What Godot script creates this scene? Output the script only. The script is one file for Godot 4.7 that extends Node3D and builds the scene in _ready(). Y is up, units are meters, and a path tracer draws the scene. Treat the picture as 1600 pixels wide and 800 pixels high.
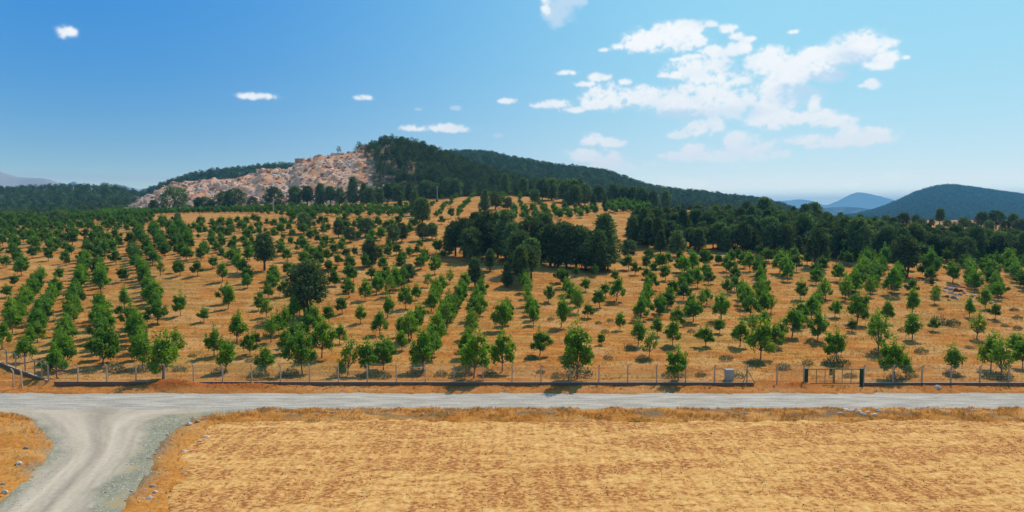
extends Node3D
# An orchard of young trees on a dry slope behind a fenced gravel road, a quarry hill and wooded ridges beyond.
# x runs along the road, depth d = -z runs away from it up the slope; metres.

const HEIGHTS := [
	[0,0,0,0,0,0,0,0,0,0,0,0,0,0,0,0,0,0,0,0,0,0,0,0,0,0,0,0,0,0,0,0,0],
	[0,0,0,0,0,0,0,0,0,0,0,0,0,0,0,0,0,0,0,0,0,0,0,0,0,0,0,0,0,0,0,0,0],
	[0.1,0.1,0.1,0.1,0.1,0.1,0.1,0.1,0.1,0.1,0.1,0.1,0.1,0.12,0.14,0.17,0.18,0.16,0.12,0.08,0.05,0.04,0.04,0.04,0.04,0.04,0.04,0.04,0.04,0.04,0.04,0.04,0.04],
	[0.29,0.29,0.29,0.29,0.29,0.29,0.29,0.29,0.29,0.29,0.29,0.29,0.3,0.34,0.41,0.48,0.5,0.46,0.36,0.25,0.17,0.15,0.15,0.15,0.15,0.15,0.15,0.15,0.15,0.15,0.15,0.15,0.15],
	[0.57,0.57,0.57,0.57,0.57,0.57,0.57,0.57,0.57,0.57,0.57,0.57,0.6,0.69,0.82,0.92,0.96,0.89,0.72,0.53,0.39,0.34,0.33,0.33,0.33,0.33,0.33,0.33,0.33,0.33,0.33,0.33,0.33],
	[0.91,0.91,0.91,0.91,0.91,0.91,0.91,0.91,0.91,0.91,0.91,0.92,0.98,1.13,1.31,1.45,1.47,1.37,1.15,0.89,0.68,0.59,0.57,0.57,0.57,0.57,0.57,0.57,0.57,0.57,0.57,0.57,0.57],
	[1.3,1.3,1.3,1.3,1.3,1.3,1.3,1.3,1.3,1.3,1.3,1.33,1.44,1.66,1.89,2.03,2.03,1.88,1.62,1.3,1.03,0.89,0.85,0.85,0.85,0.85,0.85,0.85,0.85,0.85,0.85,0.85,0.85],
	[1.75,1.75,1.75,1.75,1.75,1.75,1.75,1.75,1.75,1.75,1.76,1.82,2,2.3,2.56,2.68,2.62,2.42,2.11,1.75,1.43,1.22,1.15,1.14,1.14,1.14,1.14,1.14,1.14,1.14,1.14,1.14,1.14],
	[2.25,2.25,2.25,2.25,2.25,2.25,2.25,2.25,2.25,2.25,2.27,2.38,2.66,3.02,3.3,3.37,3.24,2.97,2.62,2.24,1.87,1.6,1.48,1.45,1.45,1.45,1.45,1.45,1.45,1.45,1.45,1.45,1.45],
	[2.83,2.83,2.83,2.83,2.83,2.83,2.83,2.83,2.83,2.83,2.87,3.05,3.42,3.84,4.11,4.12,3.9,3.56,3.18,2.81,2.4,2.06,1.87,1.82,1.82,1.82,1.82,1.82,1.82,1.82,1.82,1.82,1.82],
	[3.52,3.52,3.52,3.52,3.52,3.52,3.52,3.52,3.52,3.53,3.6,3.85,4.3,4.77,5.01,4.94,4.61,4.19,3.81,3.45,3.04,2.62,2.36,2.27,2.26,2.26,2.26,2.26,2.26,2.26,2.26,2.26,2.26],
	[4.26,4.26,4.26,4.26,4.26,4.26,4.26,4.26,4.26,4.28,4.4,4.73,5.25,5.73,5.94,5.79,5.36,4.86,4.46,4.13,3.72,3.26,2.9,2.75,2.73,2.73,2.73,2.73,2.73,2.73,2.73,2.73,2.73],
	[4.96,4.96,4.96,4.96,4.96,4.96,4.96,4.96,4.96,4.99,5.17,5.59,6.16,6.65,6.83,6.62,6.12,5.55,5.11,4.77,4.38,3.88,3.45,3.23,3.18,3.18,3.18,3.18,3.18,3.18,3.18,3.18,3.18],
	[5.6,5.6,5.6,5.6,5.6,5.6,5.6,5.6,5.61,5.67,5.92,6.42,7.04,7.53,7.68,7.44,6.89,6.27,5.77,5.39,5,4.49,3.99,3.7,3.61,3.6,3.6,3.6,3.6,3.6,3.6,3.6,3.6],
	[6.23,6.23,6.23,6.23,6.23,6.23,6.23,6.23,6.24,6.36,6.69,7.26,7.91,8.39,8.53,8.27,7.71,7.04,6.46,6.03,5.62,5.11,4.55,4.16,4.02,4,4,4,4,4,4,4,4],
	[6.86,6.86,6.86,6.86,6.86,6.86,6.86,6.86,6.9,7.07,7.5,8.14,8.8,9.27,9.41,9.16,8.59,7.87,7.22,6.72,6.28,5.75,5.13,4.64,4.42,4.38,4.38,4.38,4.38,4.38,4.38,4.38,4.38],
	[7.51,7.51,7.51,7.51,7.51,7.51,7.51,7.52,7.58,7.83,8.35,9.03,9.69,10.17,10.31,10.08,9.52,8.77,8.04,7.46,6.97,6.42,5.75,5.15,4.82,4.74,4.74,4.74,4.74,4.74,4.74,4.74,4.74],
	[8.17,8.17,8.17,8.17,8.17,8.17,8.17,8.18,8.29,8.62,9.22,9.93,10.59,11.05,11.21,11.02,10.48,9.69,8.89,8.23,7.69,7.12,6.41,5.7,5.25,5.1,5.09,5.09,5.09,5.09,5.09,5.09,5.09],
	[8.82,8.82,8.82,8.82,8.82,8.82,8.82,8.85,9.01,9.44,10.09,10.81,11.46,11.92,12.09,11.94,11.42,10.61,9.74,9.01,8.42,7.83,7.1,6.29,5.7,5.47,5.42,5.42,5.42,5.42,5.42,5.42,5.42],
	[9.46,9.46,9.46,9.46,9.46,9.46,9.47,9.52,9.75,10.26,10.95,11.67,12.31,12.76,12.94,12.83,12.35,11.51,10.58,9.79,9.15,8.53,7.78,6.9,6.17,5.83,5.75,5.74,5.74,5.74,5.74,5.74,5.74],
	[10.1,10.1,10.1,10.1,10.1,10.1,10.11,10.2,10.5,11.07,11.79,12.51,13.14,13.57,13.77,13.71,13.26,12.4,11.43,10.58,9.88,9.23,8.47,7.54,6.69,6.21,6.07,6.05,6.05,6.05,6.05,6.05,6.05],
	[10.74,10.74,10.74,10.74,10.74,10.74,10.76,10.9,11.27,11.89,12.62,13.34,13.95,14.38,14.6,14.59,14.16,13.29,12.27,11.38,10.62,9.93,9.17,8.22,7.26,6.62,6.38,6.35,6.35,6.35,6.35,6.35,6.35],
	[11.35,11.35,11.35,11.35,11.35,11.35,11.39,11.58,12.03,12.69,13.41,14.12,14.72,15.13,15.39,15.44,15.05,14.17,13.11,12.16,11.35,10.62,9.85,8.89,7.83,7.02,6.66,6.59,6.59,6.59,6.59,6.59,6.59],
	[11.92,11.92,11.92,11.92,11.92,11.92,11.98,12.23,12.74,13.41,14.11,14.79,15.37,15.79,16.11,16.24,15.91,15.02,13.91,12.91,12.04,11.26,10.48,9.5,8.35,7.39,6.89,6.76,6.75,6.75,6.75,6.75,6.75],
	[12.44,12.44,12.44,12.44,12.44,12.46,12.55,12.86,13.4,14.06,14.73,15.38,15.93,16.37,16.76,17,16.75,15.87,14.7,13.62,12.69,11.87,11.06,10.06,8.86,7.75,7.08,6.85,6.82,6.82,6.82,6.82,6.82],
	[12.95,12.95,12.95,12.95,12.95,12.98,13.12,13.48,14.04,14.67,15.31,15.92,16.45,16.92,17.4,17.75,17.58,16.71,15.49,14.33,13.33,12.46,11.62,10.62,9.38,8.14,7.28,6.93,6.86,6.86,6.86,6.86,6.86],
	[13.44,13.44,13.44,13.44,13.44,13.48,13.67,14.08,14.65,15.25,15.85,16.44,16.96,17.47,18.04,18.5,18.41,17.55,16.28,15.04,13.97,13.04,12.18,11.18,9.92,8.56,7.51,7.01,6.89,6.88,6.88,6.88,6.88],
	[13.86,13.86,13.86,13.86,13.86,13.94,14.18,14.62,15.18,15.76,16.34,16.92,17.45,18,18.67,19.27,19.26,18.39,17.05,15.72,14.57,13.6,12.71,11.7,10.43,8.98,7.76,7.09,6.88,6.85,6.85,6.85,6.85],
	[14.14,14.14,14.14,14.15,14.16,14.27,14.57,15.04,15.59,16.16,16.75,17.33,17.88,18.5,19.3,20.04,20.12,19.22,17.77,16.34,15.1,14.08,13.16,12.14,10.85,9.35,7.99,7.13,6.8,6.74,6.74,6.74,6.74],
	[14.32,14.32,14.32,14.32,14.35,14.51,14.85,15.34,15.89,16.46,17.07,17.69,18.28,18.98,19.92,20.84,21,20.04,18.46,16.9,15.57,14.48,13.54,12.51,11.2,9.66,8.18,7.13,6.66,6.55,6.55,6.55,6.55],
	[14.44,14.44,14.44,14.45,14.5,14.7,15.09,15.6,16.14,16.72,17.37,18.02,18.66,19.45,20.55,21.64,21.89,20.87,19.14,17.43,16.01,14.86,13.88,12.83,11.52,9.95,8.37,7.15,6.52,6.34,6.32,6.32,6.32],
	[14.55,14.55,14.55,14.57,14.65,14.9,15.33,15.84,16.38,16.98,17.66,18.35,19.04,19.93,21.19,22.46,22.8,21.71,19.83,17.98,16.45,15.24,14.23,13.16,11.84,10.26,8.61,7.23,6.42,6.14,6.09,6.09,6.09],
	[14.66,14.66,14.66,14.69,14.81,15.11,15.57,16.08,16.62,17.25,17.97,18.68,19.43,20.43,21.85,23.29,23.71,22.55,20.53,18.55,16.92,15.64,14.59,13.51,12.19,10.59,8.88,7.36,6.36,5.94,5.86,5.86,5.86],
	[14.77,14.77,14.78,14.82,14.98,15.33,15.8,16.31,16.87,17.53,18.29,19.03,19.82,20.93,22.5,24.11,24.6,23.39,21.23,19.12,17.39,16.04,14.94,13.86,12.55,10.93,9.16,7.52,6.34,5.77,5.62,5.61,5.61],
	[14.86,14.86,14.87,14.94,15.15,15.53,16.01,16.53,17.11,17.82,18.61,19.38,20.23,21.43,23.12,24.84,25.38,24.12,21.86,19.65,17.82,16.38,15.23,14.14,12.83,11.2,9.39,7.67,6.32,5.58,5.33,5.3,5.3],
	[14.91,14.91,14.93,15.03,15.29,15.7,16.19,16.72,17.35,18.11,18.93,19.73,20.63,21.91,23.67,25.43,25.98,24.69,22.37,20.09,18.17,16.64,15.42,14.28,12.97,11.34,9.52,7.73,6.25,5.31,4.94,4.87,4.87],
	[14.93,14.94,14.97,15.11,15.41,15.84,16.34,16.9,17.57,18.39,19.26,20.09,21.04,22.37,24.16,25.89,26.41,25.11,22.78,20.45,18.46,16.84,15.52,14.32,13,11.39,9.57,7.73,6.12,5,4.48,4.35,4.34],
	[14.95,14.95,15.01,15.19,15.53,15.97,16.48,17.08,17.81,18.69,19.59,20.45,21.46,22.84,24.62,26.31,26.78,25.47,23.15,20.79,18.73,17.01,15.6,14.33,13,11.41,9.58,7.71,6,4.71,4.02,3.81,3.78],
	[14.96,14.97,15.06,15.28,15.65,16.11,16.64,17.28,18.07,18.99,19.92,20.83,21.89,23.32,25.09,26.71,27.14,25.83,23.52,21.14,19.01,17.2,15.69,14.36,13,11.43,9.61,7.7,5.92,4.48,3.61,3.28,3.22],
	[14.97,14.99,15.11,15.38,15.77,16.24,16.8,17.5,18.34,19.3,20.27,21.22,22.34,23.8,25.56,27.12,27.5,26.19,23.88,21.48,19.3,17.4,15.81,14.41,13.02,11.45,9.63,7.7,5.86,4.29,3.23,2.76,2.66],
	[14.98,15.03,15.18,15.48,15.89,16.38,16.98,17.73,18.63,19.63,20.62,21.62,22.8,24.29,26.02,27.52,27.85,26.54,24.24,21.83,19.6,17.62,15.94,14.47,13.04,11.47,9.66,7.71,5.83,4.15,2.92,2.29,2.11],
	[15,15.07,15.26,15.59,16.01,16.52,17.17,17.97,18.93,19.96,20.98,22.03,23.27,24.78,26.48,27.92,28.21,26.89,24.61,22.19,19.91,17.86,16.1,14.55,13.07,11.49,9.69,7.74,5.81,4.06,2.67,1.86,1.57],
	[15.02,15.11,15.35,15.7,16.13,16.68,17.37,18.23,19.24,20.3,21.36,22.45,23.73,25.26,26.93,28.3,28.54,27.23,24.97,22.54,20.23,18.12,16.28,14.64,13.1,11.51,9.72,7.76,5.8,3.98,2.46,1.46,1.05],
	[15.04,15.17,15.44,15.81,16.27,16.85,17.59,18.51,19.57,20.67,21.75,22.88,24.19,25.72,27.34,28.63,28.82,27.51,25.27,22.86,20.53,18.37,16.44,14.71,13.11,11.49,9.73,7.77,5.77,3.91,2.28,1.1,0.55],
	[15.07,15.23,15.53,15.92,16.41,17.03,17.84,18.81,19.92,21.07,22.17,23.32,24.65,26.14,27.69,28.89,29.01,27.7,25.51,23.12,20.79,18.58,16.57,14.75,13.06,11.43,9.68,7.73,5.72,3.82,2.11,0.79,0.08],
	[15.1,15.3,15.63,16.04,16.55,17.23,18.09,19.14,20.3,21.48,22.61,23.78,25.1,26.55,28,29.09,29.14,27.84,25.69,23.34,21.02,18.78,16.69,14.76,12.99,11.32,9.59,7.67,5.65,3.72,1.96,0.51,-0.34],
	[15.14,15.37,15.73,16.16,16.7,17.44,18.37,19.48,20.7,21.91,23.06,24.23,25.54,26.94,28.3,29.27,29.25,27.95,25.86,23.55,21.24,18.98,16.82,14.79,12.93,11.21,9.48,7.59,5.57,3.61,1.81,0.26,-0.71],
	[15.22,15.46,15.83,16.29,16.87,17.66,18.65,19.83,21.1,22.34,23.5,24.69,25.98,27.33,28.59,29.45,29.36,28.07,26.02,23.76,21.47,19.19,16.97,14.85,12.89,11.11,9.37,7.51,5.5,3.51,1.67,0.07,-0.97],
	[15.31,15.56,15.94,16.42,17.06,17.9,18.95,20.19,21.52,22.78,23.96,25.14,26.41,27.71,28.87,29.62,29.47,28.18,26.18,23.96,21.69,19.4,17.13,14.93,12.87,11.02,9.27,7.43,5.43,3.42,1.55,-0.08,-1.14],
	[15.41,15.66,16.06,16.57,17.26,18.16,19.28,20.58,21.95,23.23,24.41,25.6,26.85,28.08,29.14,29.79,29.57,28.29,26.34,24.16,21.92,19.62,17.32,15.04,12.88,10.94,9.17,7.35,5.37,3.34,1.43,-0.22,-1.28],
	[15.52,15.77,16.17,16.72,17.47,18.44,19.62,20.99,22.39,23.68,24.87,26.06,27.28,28.44,29.41,29.95,29.67,28.4,26.49,24.36,22.14,19.85,17.51,15.16,12.91,10.88,9.07,7.26,5.3,3.26,1.32,-0.36,-1.42],
	[15.62,15.88,16.3,16.89,17.7,18.73,19.99,21.41,22.85,24.14,25.33,26.51,27.7,28.8,29.67,30.11,29.77,28.51,26.64,24.56,22.36,20.08,17.72,15.31,12.95,10.83,8.96,7.16,5.23,3.18,1.21,-0.49,-1.56],
	[15.72,15.98,16.43,17.07,17.93,19.02,20.34,21.82,23.28,24.58,25.77,26.94,28.1,29.14,29.91,30.25,29.86,28.6,26.78,24.74,22.57,20.29,17.92,15.45,13.01,10.78,8.86,7.07,5.16,3.12,1.12,-0.62,-1.7],
	[15.79,16.05,16.52,17.19,18.08,19.21,20.58,22.09,23.56,24.87,26.05,27.22,28.36,29.36,30.07,30.35,29.92,28.67,26.87,24.86,22.71,20.44,18.05,15.56,13.05,10.76,8.8,7,5.11,3.08,1.06,-0.7,-1.79],
]

const ORCHARD := [
	[17.6,71.2,4.0], [-37.3,72.0,4.7], [7.0,72.0,4.5], [-4.1,72.0,4.3], [41.2,72.5,3.9], [58.0,72.8,3.8], [-49.4,73.2,4.1], [42.8,73.2,2.7],
	[53.4,73.5,4.1], [-18.6,73.8,1.8], [-18.1,74.2,3.3], [-15.8,74.8,3.9], [-23.3,75.0,3.9], [-27.4,75.0,3.5], [-4.8,75.4,3.2], [-1.1,75.8,3.7],
	[49.3,75.8,3.7], [-32.2,75.8,3.4], [-10.0,76.2,3.9], [-14.5,76.2,3.6], [54.5,76.8,3.6], [-51.4,77.1,3.4], [-42.6,77.8,4.0], [59.2,78.2,3.4],
	[-5.2,78.7,3.1], [-47.8,78.8,4.3], [-58.1,80.5,3.6], [-14.5,80.5,3.0], [-53.4,80.5,3.1], [38.9,80.8,4.1], [-9.6,80.8,3.7], [-45.2,81.4,3.1],
	[30.0,81.5,4.1], [-49.7,81.5,3.1], [-23.1,82.0,4.3], [-5.5,82.0,3.4], [16.6,82.0,3.2], [-40.9,82.2,3.4], [-63.6,82.5,3.6], [-36.5,82.8,3.7],
	[64.7,82.8,3.6], [3.4,82.8,3.4], [-9.9,83.5,3.4], [7.7,83.5,3.1], [-32.4,83.5,3.0], [-55.7,83.6,3.6], [-51.1,84.4,3.2], [-28.1,84.5,3.3],
	[62.8,84.5,3.2], [46.1,85.0,4.1], [-46.9,85.1,3.2], [-5.5,85.5,3.2], [-13.9,85.5,2.9], [33.8,87.0,4.1], [-62.2,87.2,3.3], [-57.5,87.2,3.8],
	[-65.8,87.2,3.3], [-52.9,87.4,2.8], [29.5,87.5,3.4], [25.1,87.5,3.3], [16.4,88.0,3.6], [20.9,88.2,3.5], [-28.4,88.5,3.5], [-9.6,88.5,3.8],
	[-49.3,88.8,3.9], [-13.6,89.0,3.6], [-22.7,89.0,2.8], [-32.1,90.0,3.9], [-55.0,90.3,3.7], [-36.9,90.8,3.9], [-63.7,90.8,3.2], [36.3,90.9,3.0],
	[-59.7,91.0,3.4], [41.2,91.2,3.8], [-13.6,91.5,4.1], [-5.6,91.5,3.9], [-10.0,91.5,3.6], [54.3,91.8,3.8], [-51.2,92.0,3.6], [-28.2,92.8,3.0],
	[38.5,93.0,4.0], [64.0,93.2,3.7], [-15.3,93.2,3.1], [20.1,93.5,3.0], [-18.3,93.8,4.0], [-56.7,94.0,3.8], [33.4,94.0,3.2], [-32.4,94.2,3.0],
	[-66.0,94.3,3.3], [-62.1,94.6,3.0], [-69.9,94.7,3.4], [-52.9,94.7,3.2], [-9.2,95.2,3.8], [-5.5,96.0,2.9], [-1.4,96.0,4.3], [-28.1,96.2,3.4],
	[-74.8,96.5,3.6], [-13.5,96.8,3.2], [-67.7,97.2,3.8], [15.5,97.2,2.4], [-59.3,97.7,3.4], [76.0,97.8,3.7], [-55.2,97.9,3.1], [-72.6,98.0,4.2],
	[7.1,98.2,4.4], [-9.7,98.2,3.7], [41.5,98.3,2.9], [-32.9,98.5,3.0], [37.1,99.2,3.0], [-64.9,99.5,3.7], [-1.1,99.9,3.6], [3.2,100.0,3.2],
	[24.4,100.5,3.2], [-22.5,100.8,2.8], [-52.8,101.0,4.4], [-13.8,101.0,3.2], [-61.2,101.0,3.5], [-73.7,101.1,3.2], [43.3,101.2,3.4], [51.7,101.5,4.2],
	[-46.3,101.8,2.9], [-32.9,101.8,3.3], [-9.7,101.8,3.8], [-70.4,101.9,3.7], [-66.2,102.5,2.9], [27.5,102.8,3.7], [56.7,102.8,3.5], [31.9,103.2,4.3],
	[-5.6,103.2,3.3], [3.4,103.5,3.7], [19.6,103.8,3.3], [-19.1,104.0,3.5], [-62.9,104.0,3.4], [-0.9,104.1,3.0], [-75.7,104.5,3.1], [46.3,104.8,3.3],
	[-72.7,104.8,3.2], [-32.9,105.2,3.8], [-9.7,105.2,3.6], [-38.1,105.2,3.0], [-68.3,105.3,3.4], [-55.4,105.5,2.9], [23.0,106.0,3.6], [-52.0,106.5,3.4],
	[50.7,106.5,2.8], [3.1,106.6,3.2], [-5.0,106.8,4.0], [37.5,106.8,3.4], [72.6,107.5,3.4], [20.5,107.9,3.9], [-77.8,108.0,3.3], [-12.9,108.5,3.1],
	[28.8,108.8,3.0], [-70.7,109.0,3.5], [-8.9,109.1,2.9], [-75.0,109.2,3.5], [40.4,109.2,3.5], [24.0,109.5,3.4], [-17.2,109.5,3.7], [10.7,109.5,3.5],
	[-57.6,109.5,3.4], [49.0,109.9,2.8], [64.9,110.0,3.5], [2.9,110.2,3.1], [42.2,110.5,3.1], [-46.8,111.8,3.5], [-76.2,112.0,3.2], [22.1,112.1,2.9],
	[-80.7,112.2,3.6], [-8.9,112.2,3.2], [-64.2,112.5,4.2], [-72.6,112.5,3.4], [-5.8,112.7,3.2], [31.4,112.7,3.2], [-12.8,113.2,3.1], [51.0,113.5,3.3],
	[39.3,113.8,3.5], [10.7,114.1,3.2], [-60.6,114.2,4.1], [2.6,114.4,2.9], [-82.0,114.4,3.4], [-89.8,114.8,3.4], [-78.3,115.3,3.8], [80.8,115.8,3.3],
	[26.7,115.9,2.9], [-48.8,116.2,3.5], [-25.2,116.2,3.5], [33.4,116.2,3.3], [23.2,116.4,3.4], [-12.7,116.7,3.8], [-61.9,116.7,3.1], [-8.4,116.8,3.0],
	[-16.6,117.2,3.3], [40.1,117.2,3.3], [53.1,117.4,3.2], [18.1,117.5,3.7], [-83.7,117.9,3.4], [6.3,118.0,2.9], [92.6,118.2,3.5], [10.3,118.2,3.1],
	[-80.0,118.7,3.6], [-28.5,118.8,2.9], [23.6,119.0,2.9], [-76.3,119.3,3.2], [-21.6,119.5,3.1], [-42.8,119.5,2.9], [44.2,119.6,3.7], [74.5,119.8,3.1],
	[-63.8,120.1,3.1], [-40.5,120.5,3.2], [2.8,120.8,3.6], [-85.4,120.9,3.7], [55.5,121.0,3.9], [41.2,121.2,3.2], [59.6,121.5,4.1], [-24.3,121.5,3.6],
	[-12.6,121.8,3.9], [-82.1,122.1,3.6], [51.9,122.2,3.7], [-65.6,122.5,3.4], [56.9,123.2,3.5], [-87.4,124.0,3.3], [77.5,124.0,3.0], [-8.6,124.1,3.8],
	[-21.3,124.1,3.8], [89.0,124.3,3.4], [-24.7,125.2,3.5], [-75.8,125.2,4.5], [9.9,125.2,3.1], [31.3,125.3,3.5], [2.4,125.5,3.7], [66.6,126.2,4.0],
	[40.1,126.2,3.5], [70.9,126.8,4.3], [-68.5,127.1,3.4], [-80.9,127.2,4.3], [-49.4,127.2,3.3], [91.0,127.6,3.5], [47.1,127.8,3.3], [26.4,128.5,3.8],
	[33.0,128.8,3.6], [-16.0,128.8,3.1], [64.8,129.1,3.5], [68.6,129.2,3.7], [-45.4,129.5,3.4], [-82.1,129.5,3.4], [73.0,129.9,3.8], [66.5,131.5,3.7],
	[-20.9,131.9,3.5], [-12.1,132.0,3.2], [-71.5,132.2,3.5], [36.1,132.2,3.5], [2.1,132.6,3.6], [-84.1,133.0,3.8], [-80.7,133.1,3.5], [90.6,133.2,4.2],
	[-56.9,133.8,3.3], [-93.1,133.9,3.3], [-72.7,134.7,3.3], [72.1,135.7,3.4], [-82.2,136.0,3.5], [35.5,136.1,3.4], [76.9,136.5,3.4], [92.4,136.5,3.4],
	[97.5,137.2,3.4], [-94.9,137.2,3.7], [61.6,137.8,3.6], [78.8,139.0,3.9], [94.3,139.6,3.5], [50.8,140.0,3.6], [57.1,141.0,3.7], [-72.9,141.2,3.4],
	[-57.3,141.8,3.7], [72.9,142.1,3.6], [96.1,142.3,3.8], [80.9,142.5,3.5], [-102.9,142.8,3.7], [-16.3,143.5,3.5], [107.7,145.2,3.8], [-79.2,145.3,3.6],
	[74.9,146.0,4.1], [59.0,146.1,3.7], [102.9,146.2,3.8], [78.6,146.5,3.8], [90.9,147.5,4.7], [47.4,147.8,3.8], [37.6,148.2,3.9], [76.9,148.6,3.7],
	[100.3,148.6,3.8], [-94.4,150.7,3.8], [59.4,151.0,4.2], [40.2,151.5,4.0], [78.5,152.0,3.8], [48.1,152.8,3.8], [53.7,153.6,3.8], [120.3,154.0,3.8],
	[120.7,159.6,4.0], [83.0,160.0,4.2], [118.0,162.0,4.3], [88.9,162.5,4.3],
]

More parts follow.
